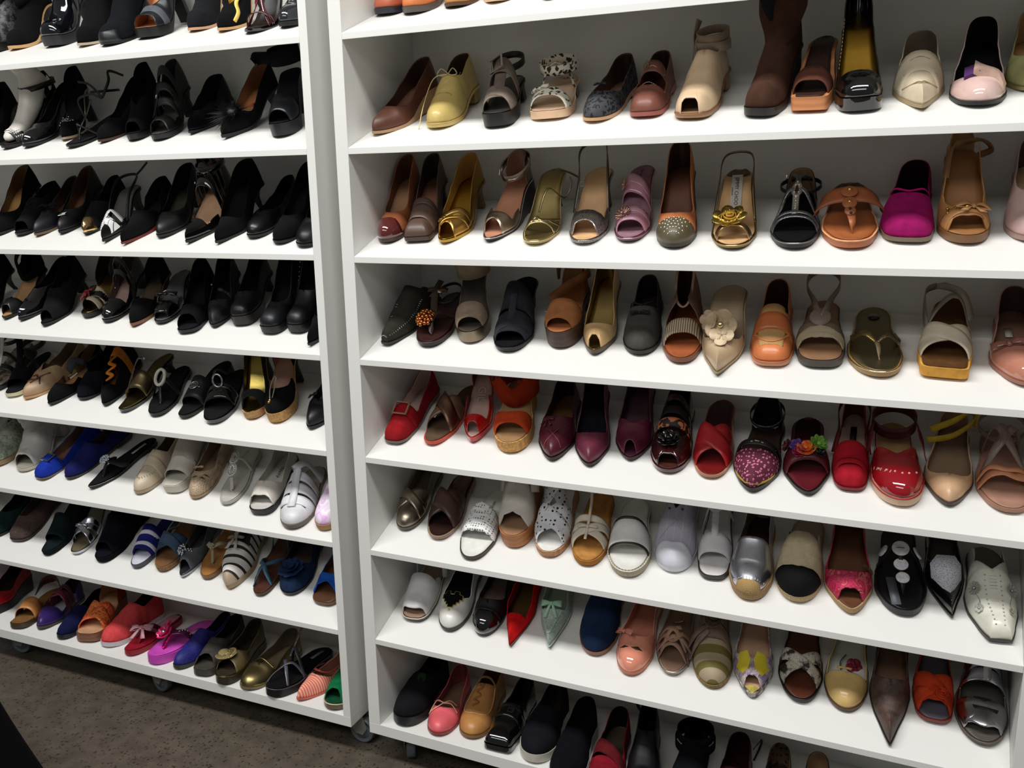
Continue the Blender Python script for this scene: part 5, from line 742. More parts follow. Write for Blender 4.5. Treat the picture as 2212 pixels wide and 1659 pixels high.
s = shoe('slide_sandal', 'brown sandal with crossed black and white snakeskin straps', 'sandal', 'shoes on the seventh shelf of the right rack', 'R7', 0.9729, 0.0723, -0.063, 0.2317, 0.0120, {'p': 0.008, 'so': 'lea #15110f', 'ins': 'lea #4c2618 .4', 'toe': 'oval', 'heel': 'block', 'hc': 'lea #15110f', 'W': 0.0852, 'rim': 'lea #1c1714'})
s.band(.2,.4,.026,'sna #2c2a26 #c4bcac 420',e=.003); s.band(.4,.2,.026,'sna #2c2a26 #ccc4b4 420',e=.006)
s = shoe('ballet_flat', 'beige patent flat with painted red flower lining and stitched bow', 'shoe', 'shoes on the seventh shelf of the right rack', 'R7', 1.0572, 0.0735, 0.015, 0.2317, 0.0120, {'col': 'lea #b89a62 .22', 'so': 'lea #4a3018', 'p': 0.007, 'ins': 'flo #cfd0c4 #d0d0c6 #cfd0c4 #cfd0c4 #8a1838 46', 'lin': 'lea #a89878', 'toe': 'round', 'heel': 'flat', 'W': 0.0834})
s.upper(th=.32,d=.08,sh='sq',rs=.92); s.bow(.3,-.1,.014,'lea #b09258',e=.002,asp=.25); s.flower(.46,.3,.017,'lea #7a1230','lea #5a1028',n=5,layers=1,cup=.05,lift=.1,name='painted_flower'); s.path([(.4,-.3,.12),(.48,-.4,.12),(.56,-.2,.12)],.004,'lea #3a4a3c',name='painted_stem')
s = shoe('pump', 'brown snakeskin pump with very long pointed toe', 'shoe', 'shoes on the seventh shelf of the right rack', 'R7', 1.1448, 0.0164, -0.024, 0.2604, 0.0300, {'col': 'sna #3c2c26 #503a32 420', 'so': 'lea #1c1412', 'p': 0.005, 'ins': 'lea #5f4430', 'lin': 'lea #3a2620', 'toe': 'point', 'heel': 'kit', 'W': 0.0838})
s.upper(th=.43,d=.1,rs=.9)
s = shoe('peep_toe_shoe', 'orange red gathered fabric peep-toe with grey insole', 'shoe', 'shoes on the seventh shelf of the right rack', 'R7', 1.2198, 0.0898, -0.003, 0.2163, 0.0200, {'col': 'sue #a8361c', 'so': 'lea #6a2416', 'p': 0.008, 'ins': 'lea #55505a', 'lin': 'lea #4a464c', 'toe': 'blunt', 'heel': 'flat', 'W': 0.0737})
s.upper(th=.33,d=.06,sh='sq',rs=.9,peep=.5,pw=.07); s.band(.16,.34,.034,'sue #b03a1c',e=.004,wv=.003); s.band(.34,.14,.03,'sue #a03218',e=.008,wv=.003); s.rose(.17,.35,.014,'sue #b43c20',e=.008,name='fabric_knot')
s = shoe('cut_out_shoe', 'shiny silver flat with slot cut-outs beside the right end panel', 'shoe', 'shoes on the seventh shelf of the right rack', 'R7', 1.3024, 0.0626, 0.030, 0.2315, 0.0160, {'col': 'met #a8a8ac .2', 'so': 'lea #3a322c', 'p': 0.008, 'ins': 'lea #4a4640', 'lin': 'lea #4a443e', 'toe': 'round', 'heel': 'flat', 'W': 0.0891, 'rim': 'lea #54483e'})
s.upper(th=.36,d=.04,sh='sq',rs=.9,peep=.3,pw=.1,cut=.56); s.band(.47,.47,.024,'met #9c9ca8 .2',e=.004,lift=1.1); s.band(.56,.57,.022,'met #a0a0ac .2',e=.006,lift=1.1); s.band(.65,.67,.022,'met #8c8c98 .2',e=.008,lift=1.1); s.band(.75,.77,.02,'met #84848e .2',e=.008,lift=1.1); s.path([(.42,.1,1.2),(.55,.1,1.25),(.7,.1,1.25),(.8,.1,1.2)],.014,'met #b8b8c0 .2',name='link_strap'); s.plate(.24,.1,[(-.02,-.004),(.02,-.004),(.022,.003),(-.022,.003)],'lea #1c1a14',th=.0012,e=.0008,name='slot')
s = shoe('slip_on_shoe', 'big black slip-on shoe with thick dark sole beside the left panel, bottom shelf', 'shoe', 'shoes on the bottom shelf of the right rack', 'R8', 0.0489, 0.0115, -0.006, 0.2317, 0.0120, {'col': 'fab #0c0d12 400', 'so': 'lea #1a1c1e', 'p': 0.022, 'ins': 'sue #0c1408', 'lin': 'sue #0d100c', 'toe': 'round', 'heel': 'flat', 'W': 0.0891})
s.upper(th=.5,d=.14,rs=.86,hh=1.05); s.disc(.45,.2,.012,'sue #16260f',e=.001,th=.001,name='green_patch')
s = shoe('ballet_flat', 'coral pink ballet flat with thin beige string bow, bottom shelf', 'shoe', 'shoes on the bottom shelf of the right rack', 'R8', 0.1498, 0.0090, -0.165, 0.2317, 0.0120, {'col': 'lea #c0545a .4', 'so': 'lea #7a3c38', 'p': 0.005, 'ins': 'lea #6f5240', 'lin': 'lea #7c3c3c', 'toe': 'round', 'heel': 'flat', 'W': 0.0769})
s.upper(th=.32,d=.16,rs=.93,hh=.95); s.path([(.3,0,1.03),(.33,-.5,1.05),(.27,-.95,1),(.24,-.7,1.02),(.3,0,1.05)],.0022,'fab #c0a888',name='string_bow',tube=True); s.path([(.3,0,1.03),(.34,.4,1.05),(.36,.8,1)],.0022,'fab #c0a888',name='string_bow',tube=True); s.path([(.3,0,1.03),(.31,.5,1.05),(.3,.9,1)],.0022,'fab #c0a888',name='string_bow',tube=True); s.path([(.42,-.9),(.34,-.5),(.315,0),(.34,.5),(.42,.9)],.003,'lea #a8484c',name='piping')
s = shoe('moccasin', 'tan leather moccasin with looped lace detail up the front', 'shoe', 'shoes on the bottom shelf of the right rack', 'R8', 0.2280, 0.0300, -0.118, 0.2317, 0.0120, {'col': 'lea #a0703e .4', 'so': 'lea #6a4826', 'p': 0.007, 'ins': 'lea #6a4828', 'lin': 'lea #6a4a2c', 'toe': 'round', 'heel': 'flat', 'W': 0.0844})
s.upper(th=.56,d=.1,rs=.8,hh=1.02); s.path([(.3,-.3),(.34,0),(.38,-.3),(.42,0),(.46,-.3),(.5,0),(.54,-.3)],.005,'lea #8a5c30',name='looped_lace'); s.path([(.6,-.75),(.42,-.8),(.26,-.7),(.2,0),(.26,.7),(.42,.8),(.6,.75)],.0016,'fab #c8a070',name='seam'); s.band(.62,.62,.006,'fab #a07c50',e=.003)
s = shoe('loafer', 'glossy black patent loafer with squared toe, bottom shelf', 'shoe', 'shoes on the bottom shelf of the right rack', 'R8', 0.3097, 0.0114, -0.043, 0.2317, 0.0120, {'col': 'pat #060607', 'so': 'pat #060607', 'p': 0.012, 'ins': 'lea #0c0b0b', 'lin': 'lea #0c0b0b', 'toe': 'square', 'heel': 'block', 'W': 0.0786})
s.upper(th=.45,d=.1); s.band(.36,.36,.03,'pat #08080a',e=.003); s.buckle(.36,.2,.012,.012,.002,'met #8a8a8a',e=.007)
s = shoe('slip_on_shoe', 'black canvas slip-on with thick white rubber sole', 'shoe', 'shoes on the bottom shelf of the right rack', 'R8', 0.4022, 0.0045, -0.061, 0.2317, 0.0122, {'col': 'fab #0d0e15 400', 'so': 'lea #a8a498', 'p': 0.02, 'ins': 'lea #2c1e16', 'lin': 'lea #2c1e16', 'toe': 'round', 'heel': 'flat', 'W': 0.0896})
s.upper(th=.5,d=.12,rs=.86)
s = shoe('ballet_flat', 'black shoe with thin pale sole edge right of the white-soled slip-on', 'shoe', 'shoes on the bottom shelf of the right rack', 'R8', 0.4914, -0.0412, -0.045, 0.2302, 0.0300, {'col': 'sue #07080e', 'so': 'lea #8a8c90', 'p': 0.007, 'ins': 'sue #090909', 'lin': 'sue #090909', 'toe': 'round', 'heel': 'flat', 'W': 0.0839})
s.upper(th=.5,d=.14,rs=.86)
s = shoe('pump', 'red leather shoe with dark interior and crossed strap, bottom shelf', 'shoe', 'shoes on the bottom shelf of the right rack', 'R8', 0.5806, -0.0289, -0.092, 0.2315, 0.0157, {'col': 'sue #6a0d1c', 'so': 'lea #3a0c10', 'p': 0.006, 'ins': 'lea #4a4034', 'lin': 'sue #0e0a0c', 'toe': 'round', 'heel': 'flat', 'W': 0.08})
s.upper(th=.34,d=.1,sh='sq'); s.band(.42,.3,.03,'sue #4a1014',e=.004)
s = shoe('bootie', 'black shoe with tall narrow heel strap loop, bottom shelf', 'shoe', 'shoes on the bottom shelf of the right rack', 'R8', 0.6711, -0.0184, -0.198, 0.2309, 0.0240, {'col': 'lea #090a0f', 'so': 'lea #08080a', 'p': 0.006, 'ins': 'sue #08080a', 'lin': 'sue #08080a', 'toe': 'almond', 'heel': 'block', 'W': 0.0787})
s.upper(th=.55,d=.12,rs=.75,rb=.6,hh=1.15); s.path([(-.02,.95*s.L,s.h+.05),(-.035,1.0*s.L,s.h+.075),(-.03,1.03*s.L,s.h+.05),(-.018,.99*s.L,s.h+.04)],.004,'lea #08080a',raw=True,axis='ankle',name='pull_loop')
s = shoe('bootie', 'black bootie with scalloped frill around its opening, bottom shelf', 'boot', 'shoes on the bottom shelf of the right rack', 'R8', 0.7650, -0.0240, -0.100, 0.2317, 0.0120, {'col': 'sue #080a0f', 'so': 'lea #08080a', 'p': 0.006, 'ins': 'sue #08080a', 'lin': 'sue #08080a', 'toe': 'round', 'heel': 'block', 'W': 0.086})
s.upper(th=.56,d=.12,rs=.75,rb=.6,hh=1.15); s.ankle(.07,.02,'sue #0a0b10',rx=.04,ry=.045,yc=.76,name='frill'); s.ankle(.05,.02,'sue #0a0b10',rx=.044,ry=.05,yc=.76,name='frill')
s = shoe('slingback_shoe', 'dark red shoe with thin loop strap behind its heel, bottom shelf', 'shoe', 'shoes on the bottom shelf of the right rack', 'R8', 0.8536, -0.0156, -0.063, 0.2317, 0.0120, {'col': 'lea #3a0a12', 'so': 'lea #2a0a0c', 'p': 0.006, 'ins': 'sue #2a0a0e', 'lin': 'sue #2a0a10', 'toe': 'round', 'heel': 'flat', 'W': 0.0844})
s.upper(th=.45,d=.1); s.path([(.03,.85*s.L,s.h+.04),(.045,.97*s.L,s.h+.05),(.04,1.02*s.L,s.h+.02),(.03,.93*s.L,s.h+.0)],.005,'lea #2a080e',raw=True,axis='ankle',name='loop_strap')
s = shoe('loafer', 'mottled beige and dark shoe with a small upright bow, right end of the bottom shelf', 'shoe', 'shoes on the bottom shelf of the right rack', 'R8', 0.9389, -0.0229, -0.044, 0.2317, 0.0120, {'col': 'leo #5a4630 #1c1712 90', 'so': 'lea #1c1814', 'p': 0.006, 'ins': 'lea #2c221a', 'lin': 'leo #5a4630 #1c1712 90', 'toe': 'round', 'heel': 'flat', 'W': 0.0782})
s.upper(th=.45,d=.1); s.bow(.98,-.4,.014,'lea #2c241c',e=.004)
s = shoe('ballet_flat', 'dark reddish brown shoe barely peeking over the bottom photo edge', 'shoe', 'shoes on the bottom shelf of the right rack', 'R8', 1.0243, -0.0232, -0.069, 0.2317, 0.0120, {'col': 'flo #1c1412 #4a1c14 #1c1412 60', 'so': 'lea #1c1412', 'p': 0.006, 'toe': 'round', 'heel': 'flat', 'W': 0.0788, 'ins': 'lea #2a1a14'})
s.upper(th=.45,d=.1)
s = shoe('ankle_boot', 'dark snake patterned boot cut off by the left photo edge on the top shelf', 'boot', 'shoes on the top shelf of the left rack', 'L1', -1.1104, 0.1346, 0.000, 0.1900, 0.0900, {'col': 'sna #15171a #4a4c4a 200', 'so': 'lea #0d0d0e', 'ins': 'sue #131214', 'lin': 'sue #101012', 'hc': 'lea #0d0d0e', 'p': 0.02, 'toe': 'round', 'heel': 'thick', 'W': 0.0797})
s.upper(th=.6,d=.1,rs=.72,rb=.7,hh=1.2); s.shaft(.2,'sna #15171a #4a4c4a 200')
s = shoe('ankle_boot', 'black suede boot with tan sole edge, second along the top left shelf', 'boot', 'shoes on the top shelf of the left rack', 'L1', -1.0300, 0.1434, 0.000, 0.1900, 0.0800, {'col': 'sue #0b0b0d', 'so': 'lea #b08a5c', 'ins': 'sue #131214', 'lin': 'sue #101012', 'hc': 'lea #0d0d0e', 'p': 0.008, 'toe': 'round', 'heel': 'thick', 'W': 0.0717})
s.upper(th=.6,d=.1,rs=.72,rb=.7,hh=1.2); s.shaft(.2,'sue #0b0b0d')
s = shoe('ankle_boot', 'glossy black platform boot with gold strap buckles, top left shelf', 'boot', 'shoes on the top shelf of the left rack', 'L1', -0.8729, 0.1320, 0.000, 0.1900, 0.0900, {'col': 'pat #0a0b10', 'so': 'lea #1c1d20', 'ins': 'sue #131214', 'lin': 'sue #101012', 'hc': 'lea #0d0d0e', 'p': 0.024, 'toe': 'blunt', 'heel': 'thick', 'W': 0.0849})
s.upper(th=.6,d=.1,rs=.72,rb=.7,hh=1.15); s.shaft(.2,'pat #0a0b10'); s.band(.62,.6,.022,'pat #101116',lift=1.15,e=.012); s.buckle(.62,-.6,.014,.022,.003,'met #c8b070 .2',e=.03); s.buckle(.7,-.5,.012,.018,.003,'met #d0d0d0 .2',e=.035)
s = shoe('ankle_boot', 'black suede boot with thin pale sole edge between the buckled boot and the round-toed boot', 'boot', 'shoes on the top shelf of the left rack', 'L1', -0.7339, 0.0964, 0.000, 0.2097, 0.0900, {'col': 'sue #0b0b0d', 'so': 'lea #a0907c', 'ins': 'sue #131214', 'lin': 'sue #101012', 'hc': 'lea #0d0d0e', 'p': 0.006, 'toe': 'almond', 'heel': 'sti', 'W': 0.094})
s.upper(th=.6,d=.1,rs=.72,rb=.7,hh=1.2); s.shaft(.2,'sue #0b0b0d')
s = shoe('ankle_boot', 'black round-toed boot with a dull leather toe, left of the peep-toe platform', 'boot', 'shoes on the top shelf of the left rack', 'L1', -0.6317, 0.0782, 0.000, 0.2192, 0.0800, {'col': 'sue #101216', 'so': 'lea #0d0d0e', 'ins': 'sue #131214', 'lin': 'sue #101012', 'hc': 'lea #0d0d0e', 'p': 0.007, 'toe': 'round', 'heel': 'thick', 'W': 0.0844})
s.upper(th=.6,d=.1,rs=.72,rb=.7,hh=1.2); s.shaft(.2,'sue #101216'); s.upper(m='lea #15181c',name='toe_cap',band=.15,e=.001)
s = shoe('platform_pump', 'black and grey peep-toe platform pump with tan insole on the top left shelf', 'shoe', 'shoes on the top shelf of the left rack', 'L1', -0.5360, 0.1168, 0.000, 0.1900, 0.1000, {'col': 'lea #17181c', 'so': 'lea #0d0d0e', 'ins': 'lea #a0704c', 'lin': 'lea #8a5a3c', 'hc': 'lea #0d0d0e', 'p': 0.022, 'toe': 'blunt', 'heel': 'thick', 'W': 0.0891})
s.upper(th=.33,d=.16,sh='v',peep=.45,pw=.09); s.band(.27,.27,.02,'sue #4a4c52',e=.002)
s = shoe('ankle_boot', 'dark charcoal suede bootie with tan sole, top left shelf', 'boot', 'shoes on the top shelf of the left rack', 'L1', -0.4046, 0.1405, 0.000, 0.1900, 0.0900, {'col': 'sue #1a1b1e', 'so': 'lea #b08868', 'ins': 'sue #131214', 'lin': 'sue #101012', 'hc': 'lea #0d0d0e', 'p': 0.006, 'toe': 'round', 'heel': 'thick', 'W': 0.07})
s.upper(th=.6,d=.1,rs=.72,rb=.7,hh=1.2); s.shaft(.2,'sue #1a1b1e')
s = shoe('pump', 'black suede pump with yellow gold lining, top left shelf', 'shoe', 'shoes on the top shelf of the left rack', 'L1', -0.2918, 0.1036, 0.000, 0.2025, 0.1000, {'col': 'sue #0b0b0d', 'so': 'lea #b08a5c', 'ins': 'lea #a8842c', 'lin': 'lea #c8a848', 'hc': 'lea #0d0d0e', 'p': 0.006, 'toe': 'almond', 'heel': 'sti', 'W': 0.0793})
s.upper(th=.33,d=.2,sh='v'); s.path([(.16,.96,1.1),(.26,.8,1.05),(.34,.5,1.03),(.46,.72,1.04),(.6,.86,1.05),(.75,.9,1.05)],.009,'lea #d0b050',name='gold_trim')
s = shoe('strappy_sandal', 'glossy dark red and black strappy sandal on the top left shelf', 'sandal', 'shoes on the top shelf of the left rack', 'L1', -0.1759, 0.0586, 0.000, 0.2157, 0.0900, {'col': 'lea #0d0d0e', 'so': 'pat #0c0c0e', 'ins': 'lea #1c0f10', 'lin': 'sue #101012', 'hc': 'lea #0d0d0e', 'p': 0.006, 'toe': 'oval', 'heel': 'sti', 'W': 0.07})
s.band(.2,.26,.008,'pat #3a1418'); s.path([(.2,-1,.1),(.34,-.3,1),(.5,.4,1.3),(.62,1,1)],.008,'pat #4a161c'); s.path([(.2,1,.1),(.34,.2,1.05),(.5,-.5,1.3),(.62,-1,1)],.008,'pat #4a161c'); s.path([(.3,-.2,1.1),(.5,0,1.5),(.75,0,2.1)],.01,'pat #5a1a22'); s.ankle(.06,.012,'pat #5a1c24',rx=.034)
s = shoe('pump', 'shiny grey black shoe half hidden by the left rack panel on the top shelf', 'shoe', 'shoes on the top shelf of the left rack', 'L1', -0.0932, 0.0797, 0.000, 0.2192, 0.0800, {'col': 'pat #1c1e22', 'so': 'lea #0d0d0e', 'ins': 'sue #131214', 'lin': 'sue #101012', 'hc': 'lea #0d0d0e', 'p': 0.01, 'toe': 'round', 'heel': 'thick', 'W': 0.07})
s.upper(th=.34)
s = shoe('pump', 'black suede pump cut off by the left photo edge behind the mannequin foot', 'shoe', 'shoes on the second shelf of the left rack', 'L2', -1.1049, 0.0606, -0.278, 0.2226, 0.0688, {'col': 'sue #0b0b0d', 'so': 'lea #0d0d0e', 'ins': 'sue #131214', 'lin': 'sue #101012', 'hc': 'lea #0d0d0e', 'toe': 'almond', 'heel': 'thick', 'W': 0.082})
s.upper(th=.34)
s = shoe('strappy_sandal', 'black heeled sandal with rhinestone T-strap worn by a white mannequin foot', 'sandal', 'shoes on the second shelf of the left rack', 'L2', -1.0251, 0.0706, 0.120, 0.2208, 0.0750, {'col': 'lea #0d0d0e', 'so': 'lea #14120f', 'ins': 'lea #1a1815', 'lin': 'sue #101012', 'hc': 'lea #0d0d0e', 'p': 0.008, 'toe': 'oval', 'heel': 'sti', 'W': 0.0676})
s.band(.2,.2,.03,'lea #15130f'); s.path([(.2,0,1.1),(.34,0,1.15),(.5,0,1.2),(.62,0,1.3)],.012,'lea #15130f',name='t_strap'); s.ankle(.045,.014,'lea #15130f',rx=.036,ry=.052,yc=.78,tilt=.0); s.beads([(.16+.025*r,u,.0026) for r in range(4) for u in [-.9+.15*i for i in range(13)]],'met #d8d8d4 .12','rhinestones',e=.006); s.beads([(.28+.024*i,u,.0026) for i in range(15) for u in (-.06,.06)],'met #d8d8d4 .12','rhinestones',e=.012); s.upper(name='heel_counter',th=.3,front=.74,rs=.8,rb=.6,m='sue #0e0e10'); s.mannequin()
s = shoe('pump', 'black patent shoe tucked behind the mannequin foot', 'shoe', 'shoes on the second shelf of the left rack', 'L2', -0.9462, 0.0728, 0.000, 0.2271, 0.0500, {'col': 'pat #0b0b0e', 'so': 'lea #0d0d0e', 'ins': 'sue #131214', 'lin': 'sue #101012', 'hc': 'lea #0d0d0e', 'toe': 'round', 'heel': 'thick', 'W': 0.062})
s.upper(th=.34)
s = shoe('pump', 'tall black high heel with glittering buckled toe strap', 'shoe', 'shoes on the second shelf of the left rack', 'L2', -0.8461, 0.1153, -0.320, 0.2010, 0.0873, {'col': 'sue #0b0b0d', 'so': 'lea #8a7860', 'ins': 'sue #131214', 'lin': 'sue #101012', 'hc': 'lea #0d0d0e', 'toe': 'almond', 'heel': 'thick', 'W': 0.0638})
s.upper(th=.3,d=.2,gap=(.42,.62)); s.beads([(.2+.03*(i%4),-.7+.13*i,.0022) for i in range(11)],'met #c8ccd4 .12','rhinestones',e=.004); s.buckle(.22,.2,.02,.014,.002,'met #c8ccd4 .1',e=.005)
s = shoe('strappy_sandal', 'flat thin-soled black sandal with loose wiry straps standing up', 'sandal', 'shoes on the second shelf of the left rack', 'L2', -0.7696, 0.0569, 0.000, 0.2312, 0.0200, {'col': 'lea #0d0d0e', 'so': 'lea #0d0d0e', 'ins': 'sue #131214', 'lin': 'sue #101012', 'hc': 'lea #0d0d0e', 'p': 0.006, 'toe': 'oval', 'heel': 'flat', 'W': 0.07})
s.path([(.18,0,0),(.24,0,.8),(.4,.2,1.2),(.5,.5,1.6)],.006,'lea #0d0d0e'); s.path([(.35,-1,.1),(.3,-.4,1),(.26,0,1.1),(.35,1,.1)],.006,'lea #0d0d0e'); s.path([(-.02,.45*s.L,.05),(-.03,.5*s.L,.09),(.01,.55*s.L,.1),(.03,.6*s.L,.085),(.0,.62*s.L,.12),(-.03,.6*s.L,.13)],.006,'lea #0d0d0e',raw=True,axis='ankle'); s.path([(.03,.6*s.L,.085),(.05,.7*s.L,.12),(.04,.8*s.L,.14),(.06,.9*s.L,.12)],.007,'lea #0d0d0e',raw=True,axis='ankle'); s.ankle(.06,.006,'lea #0d0d0e',rx=.03,tilt=.02)
s = shoe('pump', 'black suede shoe with brown sole just left of the tall black wedge', 'shoe', 'shoes on the second shelf of the left rack', 'L2', -0.6902, 0.0840, 0.000, 0.2221, 0.0500, {'col': 'sue #0b0b0d', 'so': 'lea #3a2418', 'ins': 'sue #131214', 'lin': 'sue #101012', 'hc': 'lea #0d0d0e', 'toe': 'almond', 'heel': 'wedge', 'W': 0.063})
s.upper(th=.34)
s = shoe('platform_pump', 'tall black peep-toe pump standing highest in the second left shelf', 'shoe', 'shoes on the second shelf of the left rack', 'L2', -0.5821, 0.0901, -0.320, 0.2182, 0.0830, {'col': 'sue #0b0b0d', 'so': 'lea #0d0d0e', 'ins': 'sue #131214', 'lin': 'sue #101012', 'hc': 'lea #0d0d0e', 'p': 0.014, 'toe': 'round', 'heel': 'thick', 'W': 0.063})
s.upper(th=.4,d=.14,sh='v',peep=.4,pw=.08)
s = shoe('caged_bootie', 'black caged bootie with metal side buckles and cut-out bars', 'boot', 'shoes on the second shelf of the left rack', 'L2', -0.4977, 0.0840, -0.228, 0.2215, 0.0725, {'col': 'lea #0d0d0e', 'so': 'lea #17171a', 'ins': 'lea #3a3630', 'lin': 'lea #2c2c2a', 'hc': 'lea #0d0d0e', 'p': 0.012, 'toe': 'round', 'heel': 'thick', 'W': 0.07})
s.upper(th=.3,d=.06,sh='sq',peep=.55,pw=.1,cut=.46); s.upper(name='heel_counter',th=.3,front=.6,rs=.8,rb=.6,m='lea #17191a'); s.band(.42,.42,.014,'lea #101113'); s.band(.52,.52,.016,'lea #101113',lift=1.1); s.band(.62,.62,.016,'lea #101113',lift=1.2); s.path([(.3,-.7,1),(.45,-.7,1.02),(.6,-.7,1.1),(.72,-.75,1.15)],.014,'lea #141518',name='side_bar'); s.disc(.5,-.72,.007,'met #b8bcc4 .15',e=.006,name='round_stud'); s.disc(.62,-.75,.007,'met #b8bcc4 .15',e=.014,name='round_stud')
s = shoe('pump', 'pointed black sequined shoe behind the feather pom-pom pump', 'shoe', 'shoes on the second shelf of the left rack', 'L2', -0.4252, 0.1181, -0.036, 0.1900, 0.0350, {'col': 'gli #1a1c20', 'so': 'lea #0d0d0e', 'ins': 'sue #131214', 'lin': 'sue #101012', 'hc': 'lea #0d0d0e', 'toe': 'point', 'heel': 'kit', 'W': 0.094})
s.upper(th=.34)
s = shoe('pump', 'black pump with a big feather pom-pom and tan insole, second left shelf', 'shoe', 'shoes on the second shelf of the left rack', 'L2', -0.2880, 0.0737, 0.123, 0.2244, 0.0620, {'col': 'sue #0b0b0d', 'so': 'lea #0d0d0e', 'ins': 'lea #8f6038', 'lin': 'lea #7a4f30', 'hc': 'lea #0d0d0e', 'toe': 'point', 'heel': 'sti', 'p': 0.008, 'W': 0.082})
s.upper(th=.36,d=.12,rs=.9); s.pompom(.26,0,.06,'lea #0a0a0d',420); s.add('red_label',boxg((.0,.6*s.L,s.zs(.6)+.004),(.006,.024,.0008)),'lea #b01c2c')
s = shoe('platform_sandal', 'black platform sandal with big ankle bow beside the left rack panel', 'sandal', 'shoes on the second shelf of the left rack', 'L2', -0.1186, 0.0695, -0.252, 0.2117, 0.1000, {'col': 'lea #0d0d0e', 'so': 'lea #121418', 'ins': 'sue #131214', 'lin': 'sue #101012', 'hc': 'lea #0d0d0e', 'p': 0.028, 'toe': 'round', 'heel': 'thick', 'W': 0.07})
s.band(.26,.26,.06,'lea #12151a .3',lift=1.05); s.ankle(.045,.035,'sue #101114',rx=.036,name='ankle_cuff'); s.path([(-.02,.62*s.L,s.h+.05),(-.05,.58*s.L,s.h+.055),(-.06,.56*s.L,s.h+.05)],.03,'sue #101114',name='bow_loop',axis='ankle',raw=True)
s = shoe('pump', 'tall black pump with tan insole cut off by the left photo edge, third left shelf', 'shoe', 'shoes on the third shelf of the left rack', 'L3', -1.1060, 0.0646, -0.091, 0.2234, 0.0658, {'col': 'sue #0b0b0d', 'so': 'lea #0d0d0e', 'ins': 'lea #9a7444', 'lin': 'lea #5a4024', 'hc': 'lea #0d0d0e', 'toe': 'almond', 'heel': 'thick', 'W': 0.082})
s.upper(th=.34)
s = shoe('peep_toe_bootie', 'black mesh peep-toe shoe with hanging lace, third left shelf', 'shoe', 'shoes on the third shelf of the left rack', 'L3', -1.0095, 0.0692, -0.217, 0.2317, 0.0120, {'col': 'fab #0e0d0f 300', 'so': 'lea #0d0d0e', 'ins': 'sue #131214', 'lin': 'sue #101012', 'hc': 'lea #0d0d0e', 'toe': 'round', 'heel': 'block', 'W': 0.07})
s.upper(th=.5,d=.12,peep=.4,pw=.08,rs=.8); s.lace([.36,.42,.48],.3,'fab #15151a')
s = shoe('bow_flat', 'black satin flat with soft gathered vamp and pale sole line, third left shelf', 'shoe', 'shoes on the third shelf of the left rack', 'L3', -0.9429, 0.0675, -0.114, 0.2307, 0.0256, {'col': 'lea #0c0d16', 'so': 'lea #5a4a38', 'ins': 'lea #4a3020', 'lin': 'lea #3a2418', 'hc': 'lea #0d0d0e', 'toe': 'almond', 'heel': 'block', 'W': 0.0687})
s.upper(th=.36,d=.1); s.bow(.36,0,.03,'fab #131118',asp=.6)
s = shoe('pump', 'black pump with a small shiny silver toe ornament and brown lining', 'shoe', 'shoes on the third shelf of the left rack', 'L3', -0.8673, 0.0828, -0.179, 0.2270, 0.0500, {'col': 'lea #0b0c10', 'so': 'lea #0d0d0e', 'ins': 'lea #5a3c2c', 'lin': 'lea #4a3022', 'hc': 'lea #0d0d0e', 'toe': 'almond', 'heel': 'thick', 'W': 0.0687})
s.upper(th=.34); s.buckle(.2,-.1,.022,.01,.003,'met #d0d4d8 .1',e=.003)
s = shoe('cap_toe_pump', 'black lace flat with shiny gold toe cap', 'shoe', 'shoes on the third shelf of the left rack', 'L3', -0.7718, 0.0787, -0.219, 0.2311, 0.0210, {'col': 'fab #0f1014 300', 'so': 'lea #0d0d0e', 'ins': 'sue #131214', 'lin': 'sue #101012', 'hc': 'lea #0d0d0e', 'toe': 'almond', 'heel': 'block', 'W': 0.07})
s.upper(th=.42,d=.12); s.upper(m='met #c0a070 .15',name='toe_cap',band=.16,e=.0014)
s = shoe('slingback_shoe', 'black pointed slingback with white dashed bow on its toe', 'shoe', 'shoes on the third shelf of the left rack', 'L3', -0.6680, 0.0348, -0.202, 0.2233, 0.0661, {'col': 'lea #0d0d0e', 'so': 'lea #0d0d0e', 'ins': 'lea #4a4844', 'lin': 'sue #101012', 'hc': 'lea #0d0d0e', 'toe': 'point', 'heel': 'kit', 'W': 0.07})
s.upper(th=.3,d=.06,cut=.48); s.plate(.22,.25,[(-.012,-.02),(.014,-.018),(.018,.018),(-.008,.02)],'stx #dcdcd8 #15151a 140 .12',th=.0016,e=.004,name='white_bow_tail'); s.path([(.12,-.7,1),(.24,-.5,1.1),(.34,.2,1.15),(.36,.9,.8)],.014,'sty #dcdcd8 #15151a 160 .2',name='white_bow'); s.sling(.034,.007,'lea #0d0d0e',s0=.4); s.path([(.02,.95*s.L,s.h+.034),(.035,1.0*s.L,s.h+.045),(.055,1.02*s.L,s.h+.06)],.006,'lea #0d0d0e',raw=True,axis='ankle',name='strap_end')
s = shoe('pump', 'black suede pointed pump with red sole edge', 'shoe', 'shoes on the third shelf of the left rack', 'L3', -0.5933, 0.0236, -0.007, 0.2296, 0.0350, {'col': 'sue #0b0b0d', 'so': 'lea #5a1612', 'ins': 'sue #131214', 'lin': 'sue #101012', 'hc': 'lea #0d0d0e', 'toe': 'point', 'heel': 'kit', 'W': 0.0781})
s.upper(th=.4,d=.14,gap=(.5,.68))
s = shoe('pump', 'black pump with greenish black insole left of the caged patent heel', 'shoe', 'shoes on the third shelf of the left rack', 'L3', -0.5059, 0.0645, -0.108, 0.2259, 0.0556, {'col': 'lea #0d0d0e', 'so': 'lea #0d0d0e', 'ins': 'lea #2a2a20', 'lin': 'sue #101012', 'hc': 'lea #0d0d0e', 'toe': 'almond', 'heel': 'thick', 'W': 0.0838})
s.upper(th=.34)
